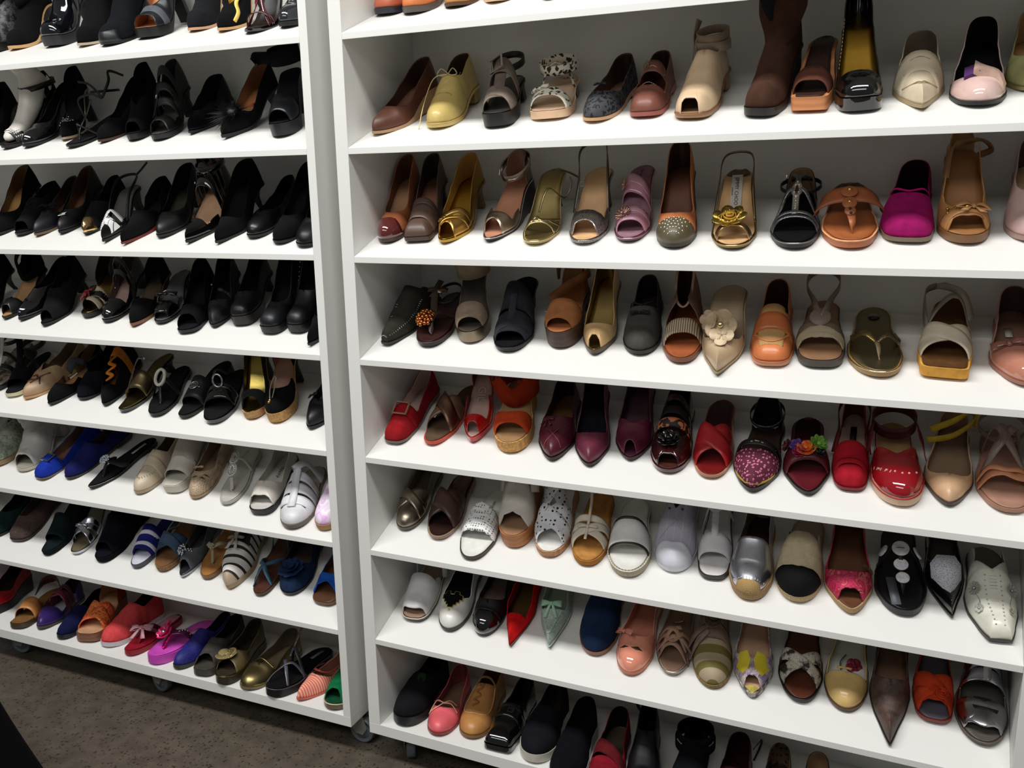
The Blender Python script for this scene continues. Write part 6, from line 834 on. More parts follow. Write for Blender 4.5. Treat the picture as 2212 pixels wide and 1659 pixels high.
s = shoe('caged_pump', 'black patent pointed heel with three buckled ankle straps and beige insole', 'shoe', 'shoes on the third shelf of the left rack', 'L3', -0.3963, 0.0361, -0.016, 0.2232, 0.0668, {'col': 'pat #070708', 'so': 'lea #0d0d0e', 'ins': 'lea #b08a6c', 'lin': 'lea #7a5c48', 'hc': 'lea #0d0d0e', 'toe': 'point', 'heel': 'sti', 'W': 0.094})
s.upper(th=.32,d=.06,sh='sq',cut=.5); s.upper(name='heel_counter',th=.3,front=.76,rs=.8,rb=.6,m='pat #070708'); s.band(.6,.58,.014,'pat #070708',lift=.95,e=.006); s.band(.68,.66,.014,'pat #070708',lift=1.15,e=.006); s.band(.76,.74,.016,'pat #070708',lift=1.4,e=.006); s.ankle(.075,.018,'pat #070708',rx=.034,tilt=-.01); s.beads([(.6,-.7,.003),(.68,-.7,.003),(.76,-.7,.003)],'met #d0d0d4 .1',e=.012)
s = shoe('pump', 'tallest plain black stiletto pump at the right half of the third left shelf', 'shoe', 'shoes on the third shelf of the left rack', 'L3', -0.3047, 0.0359, 0.007, 0.2213, 0.0735, {'col': 'sue #0b0b0d', 'so': 'lea #0d0d0e', 'ins': 'sue #131214', 'lin': 'sue #101012', 'hc': 'lea #0d0d0e', 'toe': 'point', 'heel': 'sti', 'W': 0.0935})
s.upper(th=.34,d=.1)
s = shoe('flat_shoe', 'plain black low pump with rounded shiny toe, third left shelf', 'shoe', 'shoes on the third shelf of the left rack', 'L3', -0.2206, 0.0675, -0.028, 0.2317, 0.0120, {'col': 'lea #0d0d0f .3', 'so': 'lea #0d0d0e', 'ins': 'sue #131214', 'lin': 'sue #101012', 'hc': 'lea #0d0d0e', 'toe': 'round', 'heel': 'block', 'W': 0.071})
s.upper(th=.34)
s = shoe('flat_shoe', 'black suede shoe second from the left rack panel, third left shelf', 'shoe', 'shoes on the third shelf of the left rack', 'L3', -0.1265, 0.0404, 0.000, 0.2249, 0.0600, {'col': 'sue #0b0b0d', 'so': 'lea #0d0d0e', 'ins': 'sue #131214', 'lin': 'sue #101012', 'hc': 'lea #0d0d0e', 'toe': 'round', 'heel': 'thick', 'W': 0.0684})
s.upper(th=.34)
s = shoe('flat_shoe', 'black shoe half hidden by the left rack panel, third left shelf', 'shoe', 'shoes on the third shelf of the left rack', 'L3', -0.0475, 0.0256, 0.000, 0.2249, 0.0600, {'col': 'lea #08080a', 'so': 'lea #0d0d0e', 'ins': 'sue #131214', 'lin': 'sue #101012', 'hc': 'lea #0d0d0e', 'toe': 'round', 'heel': 'thick', 'W': 0.0804})
s.upper(th=.34)
s = shoe('pump', 'black stiletto whose thin heel shows at the left photo edge, fourth left shelf', 'shoe', 'shoes on the fourth shelf of the left rack', 'L4', -1.2051, 0.0335, -0.200, 0.2244, 0.0620, {'col': 'sue #0b0b0d', 'so': 'lea #0d0d0e', 'ins': 'sue #131214', 'lin': 'sue #101012', 'hc': 'lea #0d0d0e', 'toe': 'point', 'heel': 'sti', 'W': 0.082})
s.upper(th=.34)
s = shoe('ankle_strap_sandal', 'black peep-toe sandal with ankle strap and tan insole, fourth left shelf', 'sandal', 'shoes on the fourth shelf of the left rack', 'L4', -1.1029, 0.0602, -0.200, 0.2271, 0.0500, {'col': 'lea #0d0d0e', 'so': 'lea #0d0d0e', 'ins': 'lea #96714c', 'lin': 'sue #101012', 'hc': 'lea #0d0d0e', 'toe': 'almond', 'heel': 'thick', 'W': 0.0711})
s.upper(th=.3,d=.05,sh='sq',cut=.46,peep=.45,pw=.08); s.upper(name='heel_counter',th=.3,front=.72,rs=.82,rb=.62,m='sue #0b0b0d'); s.ankle(.04,.02,'sue #0b0b0d',rx=.036,tilt=-.03); s.path([(0,.6*s.L,s.h+.02),(-.01,.66*s.L,s.h+.06),(0,.74*s.L,s.h+.085)],.014,'sue #0b0b0d',raw=True,axis='ankle')
s = shoe('ballet_flat', 'shiny black low shoe in front of the ankle-strap sandal, fourth left shelf', 'shoe', 'shoes on the fourth shelf of the left rack', 'L4', -1.0378, 0.0582, 0.000, 0.2302, 0.0300, {'col': 'pat #0c0a10', 'so': 'lea #0d0d0e', 'ins': 'sue #131214', 'lin': 'sue #101012', 'hc': 'lea #0d0d0e', 'toe': 'almond', 'heel': 'block', 'W': 0.07})
s.upper(th=.4)
s = shoe('peep_toe_pump', 'large black peep-toe heel left of the red-tasselled sandal', 'shoe', 'shoes on the fourth shelf of the left rack', 'L4', -0.9251, 0.0382, -0.200, 0.2271, 0.0500, {'col': 'fab #0c0b0e 300', 'so': 'lea #0d0d0e', 'ins': 'sue #131214', 'lin': 'sue #101012', 'hc': 'lea #0d0d0e', 'toe': 'almond', 'heel': 'thick', 'W': 0.08})
s.upper(th=.44,d=.16,peep=.5,pw=.09)
s = shoe('platform_sandal', 'black patent sandal with gold interior, cream panels and hanging red tassels', 'sandal', 'shoes on the fourth shelf of the left rack', 'L4', -0.8171, 0.0919, -0.200, 0.2185, 0.0500, {'col': 'pat #070708', 'so': 'lea #0d0d0e', 'ins': 'met #8a7440 .25', 'lin': 'met #6a5830 .3', 'hc': 'lea #0d0d0e', 'toe': 'round', 'heel': 'thick', 'p': 0.012, 'W': 0.07})
s.upper(name='heel_counter',th=.3,front=.56,rs=.84,rb=.7,m='pat #070708',lin='met #7a6432 .25'); s.band(.22,.3,.02,'pat #070708',e=.003); s.band(.36,.3,.03,'lea #b09c84',u0=0,u1=1); s.band(.2,.16,.016,'lea #b8a890',u0=-.1,u1=1,e=.004); s.band(.32,.36,.022,'pat #070708',u0=-1,u1=.2,e=.004); s.bow(.3,-.3,.016,'lea #7a1c18',e=.008,tails=1.4); s.cluster(.22,-.75,.006,.003,8,'pat #8a1220','red_tassel',e=.012); s.cluster(.2,-.3,.006,.003,8,'pat #8a1220','red_tassel',e=.012)
s = shoe('pump', 'black patent pump with double ankle straps and pale pink insole', 'shoe', 'shoes on the fourth shelf of the left rack', 'L4', -0.7284, 0.0751, -0.200, 0.2271, 0.0500, {'col': 'pat #070708', 'so': 'lea #0d0d0e', 'ins': 'lea #9a8078', 'lin': 'lea #4a3a38', 'hc': 'lea #0d0d0e', 'toe': 'round', 'heel': 'thick', 'W': 0.07})
s.upper(th=.32,d=.06,sh='sq'); s.band(.56,.54,.012,'pat #070708',lift=.95,e=.006); s.band(.64,.62,.012,'pat #070708',lift=1.1,e=.006); s.beads([(.4,0,.002)],'met #d8d8d8 .1')
s = shoe('dorsay_pump', 'black side-cut heel with tan sole, fourth left shelf', 'shoe', 'shoes on the fourth shelf of the left rack', 'L4', -0.6262, 0.0628, -0.200, 0.2271, 0.0500, {'col': 'sue #0b0b0d', 'so': 'lea #6a4630', 'ins': 'lea #3a2c20', 'lin': 'sue #101012', 'hc': 'lea #0d0d0e', 'toe': 'almond', 'heel': 'thick', 'p': 0.008, 'W': 0.0698})
s.upper(th=.36,d=.08,gap=(.44,.74))
s = shoe('mule', 'black patent slide with sparkly bow edge and grey insole', 'shoe', 'shoes on the fourth shelf of the left rack', 'L4', -0.5478, 0.0838, -0.320, 0.2283, 0.0432, {'col': 'pat #070708', 'so': 'lea #0d0d0e', 'ins': 'lea #4a4a4c', 'lin': 'sue #101012', 'hc': 'lea #0d0d0e', 'toe': 'round', 'heel': 'kit', 'W': 0.0698})
s.upper(th=.3,d=.06,sh='sq',cut=.48,peep=.2,pw=.06); s.path([(.3,-1,.1),(.32,-.5,1),(.34,0,1.1),(.38,.5,1.05),(.4,1,.2)],.004,'met #c8c8cc .1',name='sparkly_trim'); s.bow(.32,.2,.03,'pat #070708',e=.004)
s = shoe('peep_toe_pump', 'black suede peep-toe heel in the middle right of the fourth left shelf', 'shoe', 'shoes on the fourth shelf of the left rack', 'L4', -0.4332, 0.0465, -0.292, 0.2271, 0.0500, {'col': 'sue #0b0b0d', 'so': 'lea #0d0d0e', 'ins': 'sue #131214', 'lin': 'sue #101012', 'hc': 'lea #0d0d0e', 'toe': 'blunt', 'heel': 'thick', 'p': 0.008, 'W': 0.0687})
s.upper(th=.36,d=.1,peep=.65,pw=.1)
s = shoe('pump', 'black textured pump with small bow and silver rivet, fourth left shelf', 'shoe', 'shoes on the fourth shelf of the left rack', 'L4', -0.3708, 0.0810, -0.320, 0.2271, 0.0500, {'col': 'sna #0d0e12 #1c1d22 500', 'so': 'lea #0d0d0e', 'ins': 'sue #131214', 'lin': 'sue #101012', 'hc': 'lea #0d0d0e', 'toe': 'almond', 'heel': 'thick', 'W': 0.0703})
s.upper(th=.35,d=.12); s.bow(.4,.6,.02,'sna #0d0e12 #1c1d22 500'); s.beads([(.55,-.85,.003)],'met #d8d8d8 .1')
s = shoe('platform_pump', 'chunky black leather platform with brown underside, fourth left shelf', 'shoe', 'shoes on the fourth shelf of the left rack', 'L4', -0.2977, 0.0969, -0.200, 0.2135, 0.0500, {'col': 'lea #121214 .35', 'so': 'lea #1c130f', 'ins': 'sue #131214', 'lin': 'sue #101012', 'hc': 'lea #0d0d0e', 'p': 0.024, 'toe': 'blunt', 'heel': 'thick', 'W': 0.07})
s.upper(th=.36,d=.1)
s = shoe('platform_pump', 'black platform shoe with worn toe, third from the left rack panel, fourth shelf', 'shoe', 'shoes on the fourth shelf of the left rack', 'L4', -0.1934, 0.0671, 0.000, 0.2117, 0.1000, {'col': 'lea #101218', 'so': 'lea #0d0d0e', 'ins': 'sue #131214', 'lin': 'sue #101012', 'hc': 'lea #0d0d0e', 'p': 0.018, 'toe': 'blunt', 'heel': 'thick', 'W': 0.0688})
s.upper(th=.34)
s = shoe('platform_pump', 'black platform with beaded side seam, second from the left rack panel, fourth shelf', 'shoe', 'shoes on the fourth shelf of the left rack', 'L4', -0.1214, 0.0784, 0.000, 0.2071, 0.1100, {'col': 'lea #0f1012', 'so': 'lea #0d0d0e', 'ins': 'sue #131214', 'lin': 'sue #101012', 'hc': 'lea #0d0d0e', 'p': 0.02, 'toe': 'blunt', 'heel': 'thick', 'W': 0.0657})
s.upper(th=.4,d=.1); s.beads([(.5+.03*i,-.8,.0015) for i in range(8)],'met #c8c8cc .1',e=.004)
s = shoe('flat_shoe', 'black pointed suede shoe beside the left rack panel, closest to the shelf edge', 'shoe', 'shoes on the fourth shelf of the left rack', 'L4', -0.0489, 0.0259, 0.000, 0.2302, 0.0300, {'col': 'sue #0b0b0d', 'so': 'lea #0d0d0e', 'ins': 'sue #131214', 'lin': 'sue #101012', 'hc': 'lea #0d0d0e', 'toe': 'point', 'heel': 'block', 'W': 0.0789})
s.upper(th=.34)
s = shoe('strappy_sandal', 'dark sandal with pale snakeskin insole at the left photo edge, fifth left shelf', 'sandal', 'shoes on the fifth shelf of the left rack', 'L5', -1.2164, 0.0824, -0.320, 0.2302, 0.0300, {'col': 'lea #0d0d0e', 'so': 'lea #0d0d0e', 'ins': 'sna #4a4038 #8a8070 200', 'lin': 'sue #101012', 'hc': 'lea #0d0d0e', 'p': 0.01, 'toe': 'oval', 'heel': 'flat', 'W': 0.082})
s.band(.3,.3,.02,'lea #0d0d0e'); s.band(.5,.46,.014,'lea #0d0d0e'); s.path([(.3,0),(.5,0,1.1),(.7,0,1.4)],.01,'lea #c8c8c0'); s.ankle(.05,.012,'lea #0d0d0e')
s = shoe('strappy_sandal', 'black peep sandal with white sole edge and buckled ankle straps, fifth left shelf', 'sandal', 'shoes on the fifth shelf of the left rack', 'L5', -1.1216, 0.0644, -0.320, 0.2317, 0.0120, {'col': 'lea #0d0d0e', 'so': 'lea #c0b898', 'ins': 'sue #15151a', 'lin': 'sue #101012', 'hc': 'lea #0d0d0e', 'p': 0.01, 'toe': 'blunt', 'heel': 'flat', 'W': 0.0697})
s.band(.28,.3,.05,'sue #0b0b0d'); s.path([(.36,0),(.5,0,1.2),(.66,0,1.7),(.8,0,2.2)],.02,'sue #0b0b0d'); s.band(.56,.54,.016,'lea #0d0d0e',lift=1.2); s.ankle(.06,.016,'lea #2c2622',rx=.034); s.buckle(.7,-.4,.014,.02,.003,'met #a89c80 .2',e=.05)
s = shoe('ballet_flat', 'beige flat painted with a reddish brown leaf sprig', 'shoe', 'shoes on the fifth shelf of the left rack', 'L5', -1.0669, 0.0622, 0.134, 0.2317, 0.0120, {'col': 'lea #8f7458', 'so': 'lea #a88458', 'ins': 'lea #6a5442', 'lin': 'lea #6a5442', 'hc': 'lea #0d0d0e', 'toe': 'almond', 'heel': 'flat', 'W': 0.0937})
s.upper(th=.36,d=.18,sh='v'); s.path([(.14,.2),(.2,.25),(.28,.4),(.38,.7)],.0035,'lea #4a2218',name='leaf_sprig'); s.path([(.2,.25),(.2,-.1),(.16,-.4)],.0035,'lea #5a2a20',name='leaf_sprig'); s.path([(.24,.3),(.28,0),(.26,-.3)],.004,'lea #5a2218',name='leaf_sprig'); s.path([(.26,.4),(.22,.6),(.2,.75)],.0035,'lea #4a2218',name='leaf_sprig')
s = shoe('ankle_strap_flat', 'black flat with big ribbed ankle tab and tan insole', 'shoe', 'shoes on the fifth shelf of the left rack', 'L5', -0.9543, 0.0483, 0.008, 0.2317, 0.0120, {'col': 'sue #0b0b0d', 'so': 'lea #0d0d0e', 'ins': 'lea #8f6a48', 'lin': 'lea #6a4c34', 'hc': 'lea #0d0d0e', 'toe': 'almond', 'heel': 'flat', 'W': 0.0698})
s.upper(th=.28,d=.1,gap=(.44,.66)); s.path([(-.02,.5*s.L,s.zs(.5)+.03),(.005,.55*s.L,s.zs(.5)+.06),(.03,.6*s.L,s.zs(.5)+.05)],.024,'stx #15161a #3a3c42 300 .4',raw=True,axis='ankle',name='ribbed_tab'); s.ankle(.045,.01,'lea #0d0d0e',tilt=-.01)
s = shoe('pump', 'black suede low pump right of the ribbed tab flat', 'shoe', 'shoes on the fifth shelf of the left rack', 'L5', -0.8664, 0.0850, -0.122, 0.2227, 0.0120, {'col': 'sue #0c0e16', 'so': 'lea #0d0d0e', 'ins': 'sue #131214', 'lin': 'sue #101012', 'hc': 'lea #0d0d0e', 'toe': 'round', 'heel': 'wedge', 'W': 0.0823})
s.upper(th=.38)
s = shoe('lace_up_flat', 'black flat with orange lacing up its open front', 'shoe', 'shoes on the fifth shelf of the left rack', 'L5', -0.7660, 0.0697, -0.320, 0.2317, 0.0120, {'col': 'sue #0b0b0d', 'so': 'lea #0d0d0e', 'ins': 'lea #8a5424', 'lin': 'sue #101012', 'hc': 'lea #0d0d0e', 'toe': 'almond', 'heel': 'flat', 'W': 0.0694})
s.upper(th=.26,d=.06,sh='sq',rs=.6,rb=.8); s.path([(.28,-.2),(.34,.25),(.4,-.25),(.46,.3),(.52,-.3),(.6,.3)],.012,'sue #b06a24',name='orange_lacing'); s.band(.66,.66,.03,'sue #b06a24',lift=1)
s = shoe('slide_sandal', 'black patent and bronze slide with shiny curled strap ornament', 'sandal', 'shoes on the fifth shelf of the left rack', 'L5', -0.6873, 0.0526, 0.014, 0.2283, 0.0433, {'col': 'lea #0d0d0e', 'so': 'pat #070708', 'ins': 'met #5c5030 .4', 'lin': 'sue #101012', 'hc': 'lea #0d0d0e', 'p': 0.008, 'toe': 'oval', 'heel': 'kit', 'W': 0.0646})
s.band(.34,.4,.045,'met #7a6c50 .35',e=.003); s.path([(.3,-.9,.4),(.42,-.6,1.2),(.52,0,1.4),(.56,.5,1.3)],.024,'met #8a8070 .3',wf=lambda x:1-.7*x); s.beads([(.56,.5,.004)],'met #e0e0d8 .1',e=.02)
s = shoe('thong_sandal', 'black thong sandal with pale oval ring ornament', 'sandal', 'shoes on the fifth shelf of the left rack', 'L5', -0.5675, 0.0494, -0.320, 0.2317, 0.0120, {'col': 'lea #0d0d0e', 'so': 'lea #0d0d0e', 'ins': 'sue #131214', 'lin': 'sue #101012', 'hc': 'lea #0d0d0e', 'p': 0.008, 'toe': 'oval', 'heel': 'flat', 'W': 0.0775})
s.path([(.2,0,0),(.26,0,.6),(.36,0,1)],.008,'lea #0d0d0e'); s.path([(.4,-1,.1),(.42,-.5,.9),(.44,-.2,1.1)],.014,'lea #0d0d0e'); s.path([(.4,1,.1),(.42,.5,.9),(.44,.2,1.1)],.014,'lea #0d0d0e'); s.add('ring',tubeg([s.P(.43,0,1.1)+Vector((.013*math.cos(a),.02*math.sin(a),.004+.012*math.sin(a))) for a in [i*.3142 for i in range(20)]],.0045,8,True),'lea #c8c4b8 .3')
s = shoe('slide_sandal', 'black slide with round silver monogram emblem on its strap', 'sandal', 'shoes on the fifth shelf of the left rack', 'L5', -0.4793, 0.0540, -0.038, 0.2302, 0.0300, {'col': 'lea #0d0d0e', 'so': 'lea #0d0d0e', 'ins': 'sue #131214', 'lin': 'sue #101012', 'hc': 'lea #0d0d0e', 'p': 0.008, 'toe': 'oval', 'heel': 'flat', 'W': 0.069})
s.band(.34,.36,.06,'lea #15161c'); s.buckle(.36,0,.024,.024,.003,'met #c8ccd0 .12',rnd=True,e=.006); s.buckle(.36,0,.012,.012,.003,'met #c8ccd0 .12',e=.006,bar=True); s.path([(.36,.2),(.37,.45)],.004,'met #c8ccd0 .12',name='emblem_bar')
s = shoe('slide_sandal', 'black patent slide with upright silver ring on twin straps', 'sandal', 'shoes on the fifth shelf of the left rack', 'L5', -0.3742, 0.0447, -0.274, 0.2315, 0.0165, {'col': 'lea #0d0d0e', 'so': 'pat #070708', 'ins': 'sue #131214', 'lin': 'sue #101012', 'hc': 'lea #0d0d0e', 'p': 0.01, 'toe': 'oval', 'heel': 'flat', 'W': 0.0857})
s.band(.32,.34,.03,'pat #070708'); s.band(.4,.42,.012,'pat #070708',e=.005); s.add('ring',tubeg([s.P(.42,.1,1.1)+Vector((.013*math.cos(a),.006*math.sin(a),.012+.016*math.sin(a))) for a in [i*.3142 for i in range(20)]],.0025,8,True),'met #c8ccd0 .1'); s.path([(.42,-.3,1.2),(.5,0,1.5),(.55,.6,1.2)],.01,'lea #0d0d0e')
s = shoe('platform_sandal', 'black woven peep-toe heel with gold insole on a cork platform', 'sandal', 'shoes on the fifth shelf of the left rack', 'L5', -0.2752, 0.0794, -0.320, 0.2117, 0.1000, {'col': 'wov #1c1d20 300', 'so': 'cork #a07a50', 'ins': 'met #8a7a40 .25', 'lin': 'met #6a5c34 .3', 'hc': 'lea #0d0d0e', 'p': 0.018, 'toe': 'round', 'heel': 'thick', 'W': 0.07})
s.upper(th=.33,d=.06,sh='sq',peep=.7,pw=.12)
s = shoe('platform_sandal', 'black suede high heel with cork tipped platform and hanging tassel cord', 'sandal', 'shoes on the fifth shelf of the left rack', 'L5', -0.1974, 0.0751, -0.253, 0.2157, 0.0900, {'col': 'sue #0b0b0d', 'so': 'cork #a8804c', 'ins': 'lea #8a6450', 'lin': 'lea #8f6650', 'hc': 'lea #0d0d0e', 'p': 0.026, 'toe': 'round', 'heel': 'thick', 'W': 0.0752})
s.upper(th=.34,d=.2,gap=(.46,.7)); s.path([(.4,0,1.1),(.34,-.1,1.3),(.2,-.2,1.3),(.08,-.3,.6)],.003,'lea #8a8470',name='tassel_cord',tube=True); s.path([(.4,0,1.1),(.34,.1,1.25),(.22,.05,1.2),(.1,-.2,.7)],.003,'lea #8a8470',name='tassel_cord',tube=True); s.beads([(.08,-.3,.004),(.1,-.2,.004)],'met #c8a860 .2','tassel_tip'); s.beads([(.4,0,.004)],'met #b8b8b0 .2')
s = shoe('pump', 'black shoe with small bow half hidden by the left rack panel, fifth shelf', 'shoe', 'shoes on the fifth shelf of the left rack', 'L5', -0.0901, 0.0663, 0.000, 0.2312, 0.0200, {'col': 'lea #0e0f16', 'so': 'lea #0d0d0e', 'ins': 'lea #6a5848', 'lin': 'sue #101012', 'hc': 'lea #0d0d0e', 'toe': 'almond', 'heel': 'flat', 'W': 0.082})
s.upper(th=.34); s.bow(.34,-.5,.018,'lea #0d0d0e')
s = shoe('espadrille', 'floral grey espadrille with beige laces at the left photo edge, sixth left shelf', 'shoe', 'shoes on the sixth shelf of the left rack', 'L6', -1.2464, 0.0746, -0.200, 0.2317, 0.0120, {'col': 'flo #5a6458 #7a8070 #8a8a7a #4a544c 70', 'so': 'rope #8f7858 300', 'p': 0.014, 'ins': 'lea #7a6a54', 'lin': 'fab #6a604e', 'toe': 'round', 'heel': 'flat', 'W': 0.082})
s.upper(th=.5,d=.2,sh='v',rs=.75,hh=1.1); s.lace([.36,.44,.52,.6],.5,'fab #9a8c74')
s = shoe('peep_toe_bootie', 'white ruched leather peep-toe bootie, sixth left shelf', 'boot', 'shoes on the sixth shelf of the left rack', 'L6', -1.1294, 0.0683, -0.200, 0.2271, 0.0500, {'col': 'lea #a8a6a0 .4', 'so': 'lea #a8a090', 'p': 0.008, 'ins': 'lea #8a887c', 'lin': 'lea #8a8678', 'toe': 'round', 'heel': 'block', 'W': 0.094})
s.upper(th=.56,d=.1,peep=.5,pw=.09,rs=.72,rb=.7,hh=1.25); s.shaft(.13,'lea #a8a6a0 .4',y0=.6,y1=.66,wr=.0022,z0=.03,lin='lea #8a8678')
s = shoe('pump', 'bright blue suede flat with silver square buckle', 'shoe', 'shoes on the sixth shelf of the left rack', 'L6', -1.0411, 0.0497, 0.124, 0.2317, 0.0120, {'col': 'sue #142a82', 'so': 'lea #5a4c3e', 'ins': 'lea #6a4c40', 'lin': 'lea #5a4038', 'toe': 'blunt', 'heel': 'flat', 'p': 0.005, 'W': 0.07})
s.upper(th=.34,d=.08,sh='sq'); s.buckle(.24,0,.032,.026,.004,'met #b8bcc0 .2',e=.004); s.band(.24,.24,.02,'sue #16308f',e=.003)
s = shoe('loafer', 'navy blue suede shoe between the blue buckled flat and the black jewelled sandal', 'shoe', 'shoes on the sixth shelf of the left rack', 'L6', -0.9454, 0.0685, 0.163, 0.2317, 0.0120, {'col': 'sue #14184a', 'so': 'lea #2c2620', 'ins': 'lea #4a3630', 'lin': 'lea #3a2c2c', 'toe': 'round', 'heel': 'flat', 'p': 0.006, 'W': 0.07})
s.upper(th=.44,d=.14)
s = shoe('thong_sandal', 'black thong sandal with teardrop rhinestone ornament', 'sandal', 'shoes on the sixth shelf of the left rack', 'L6', -0.8332, 0.0456, 0.200, 0.2317, 0.0120, {'col': 'lea #0d0d0e', 'so': 'lea #0d0d0e', 'ins': 'sue #131214', 'lin': 'sue #101012', 'hc': 'lea #0d0d0e', 'p': 0.008, 'toe': 'almond', 'heel': 'flat', 'rim': 'pat #070708', 'W': 0.07})
s.path([(.2,0,0),(.26,0,.6),(.36,.05,1)],.01,'lea #0d0d0e'); s.path([(.34,.1,1),(.46,.9,.3),(.5,1,.1)],.02,'lea #0d0d0e'); s.path([(.34,0,1),(.44,-.8,.4),(.5,-1,.1)],.02,'lea #0d0d0e'); s.cluster(.33,-.15,.014,.003,46,'met #d0d4dc .1','rhinestone_drop',flat=.5,e=.004); s.add('brand_label',boxg((0,.76*s.L,s.zs(.76)+.004),(.009,.05,.0008)),'lea #9a9a9a')
s = shoe('moccasin', 'cream leather moccasin with hand stitched apron, sixth left shelf', 'shoe', 'shoes on the sixth shelf of the left rack', 'L6', -0.6656, 0.0521, 0.002, 0.2317, 0.0120, {'col': 'lea #a89a84 .4', 'so': 'lea #8a7c64', 'ins': 'lea #5a4838', 'lin': 'lea #5a4838', 'toe': 'round', 'heel': 'flat', 'p': 0.007, 'W': 0.07})
s.upper(th=.5,d=.1,rs=.85); s.stitch([(.46,-.85),(.26,-.7),(.14,-.35),(.11,0),(.14,.35),(.26,.7),(.46,.85)],26,.006,'lea #7a6c58',across=True); s.band(.36,.36,.03,'lea #b0a28c .4',e=.003); s.path([(.35,-.4),(.365,0),(.35,.4)],.002,'lea #6a5c48',name='slot')
s = shoe('platform_bootie', 'chunky white platform sandal-boot with split wide straps', 'boot', 'shoes on the sixth shelf of the left rack', 'L6', -0.5627, 0.0747, -0.144, 0.2289, 0.0400, {'so': 'lea #a8a296', 'p': 0.022, 'ins': 'lea #b0aca0', 'toe': 'blunt', 'heel': 'flat', 'col': 'lea #b0aaa0', 't': 0.02, 'W': 0.0786})
s.band(.29,.31,.055,'lea #b8b2a6 .4',lin='lea #8a8478'); s.band(.58,.56,.09,'lea #a8a298 .4',lift=1.1,lin='lea #8a8478'); s.upper(name='heel_counter',th=.3,front=.62,rs=.82,rb=.62,m='lea #989288',lin='lea #7a7468')
s = shoe('ballet_flat', 'beige perforated flat with cut-out leaf pattern', 'shoe', 'shoes on the sixth shelf of the left rack', 'L6', -0.4754, 0.0659, -0.222, 0.2317, 0.0120, {'col': 'perf #9a866e 260', 'so': 'lea #8a7458', 'ins': 'lea #7a6450', 'lin': 'lea #7a6450', 'toe': 'round', 'heel': 'flat', 'p': 0.006, 'W': 0.0703})
s.upper(th=.33,d=.16); s.bow(.33,-.1,.014,'lea #9a866e'); s.plate(.2,.45,[(-.008,0),(0,.002),(.008,0),(0,-.002)],'lea #2a2018',th=.001,e=.001,name='cut_out'); s.plate(.25,.6,[(-.008,0),(0,.002),(.008,0),(0,-.002)],'lea #2a2018',th=.001,e=.001,name='cut_out'); s.plate(.22,-.3,[(-.008,0),(0,.002),(.008,0),(0,-.002)],'lea #2a2018',th=.001,e=.001,name='cut_out')
s = shoe('thong_sandal', 'white thong sandal with studded double oval leather loops', 'sandal', 'shoes on the sixth shelf of the left rack', 'L6', -0.3681, 0.0616, -0.248, 0.2317, 0.0120, {'p': 0.007, 'so': 'lea #9a968c', 'ins': 'lea #a4a098', 'toe': 'oval', 'heel': 'flat', 'W': 0.07})
s.path([(.2,0,0),(.27,0,.5),(.32,0,.8)],.01,'lea #a8a49c'); [s.path([(c+.065*math.sin(a),.25*math.cos(a),1.0) for a in [i*.6283 for i in range(10)]],.011,'lea #c4c2bc',closed=True,name='oval_loop') for c in (.38,.53)]; s.path([(.53,-.25,1),(.56,-.7,.9),(.58,-1,.2)],.011,'lea #c4c2bc'); s.path([(.53,.25,1),(.56,.7,.9),(.58,1,.2)],.011,'lea #c4c2bc'); s.beads([(c+.065*math.sin(a),.25*math.cos(a),.0014) for c in (.38,.53) for a in [i*.45 for i in range(14)]],'met #6a6864 .3',e=.004); s.beads([(.54,0,.004)],'met #7a786c .3')
s = shoe('wedge_pump', 'white peep-toe shoe on a black wedge sole with script lettering inside', 'shoe', 'shoes on the sixth shelf of the left rack', 'L6', -0.2495, 0.0462, -0.175, 0.2317, 0.0120, {'col': 'lea #c4beb4 .33', 'so': 'lea #121212', 'ins': 'lea #b0aca6', 'lin': 'lea #a8a49c', 'toe': 'blunt', 'heel': 'wedge', 'p': 0.014, 't': 0.012, 'W': 0.0798})
s.upper(th=.36,d=.1,rs=.93,peep=.5,pw=.1); s.scribble(.66,.2,.012,'lea #1c1b1a')
s = shoe('fisherman_sandal', 'white fisherman sandal with closed toe and woven straps', 'sandal', 'shoes on the sixth shelf of the left rack', 'L6', -0.1316, 0.0156, -0.231, 0.2317, 0.0120, {'so': 'lea #5a5044', 'p': 0.009, 'ins': 'lea #8a8076', 'toe': 'round', 'heel': 'flat', 'W': 0.092})
s.upper(m='lea #ccccce .4',th=.2,d=.03,sh='sq',cut=.26,rs=.7); s.path([(.16,0,1.02),(.3,0,1.05),(.44,0,1.05),(.6,0,1.08)],.02,'lea #d0d0d4 .4',name='centre_strap'); [s.band(a,a-.02,.024,'lea #d0d0d2 .4',lift=1.0,e=.003) for i,a in enumerate((.27,.40,.53))]; s.path([(.6,0,1.08),(.68,-.5,1.0),(.76,-1,.3)],.024,'lea #d0d0d2 .4'); s.path([(.6,0,1.08),(.68,.5,1.0),(.76,1,.3)],.024,'lea #d0d0d2 .4')
s = shoe('espadrille', 'metallic pink and white espadrille half hidden by the left rack panel', 'shoe', 'shoes on the sixth shelf of the left rack', 'L6', -0.0490, 0.0285, 0.000, 0.2312, 0.0200, {'col': 'flo #c8a0c8 #e0d0e0 #f0e8f0 #c090c0 40', 'so': 'rope #a8845c 300', 'p': 0.014, 'ins': 'lea #7a6a64', 'lin': 'lea #7a6a64', 'toe': 'round', 'heel': 'flat', 'W': 0.082})
s.upper(th=.45,d=.1)
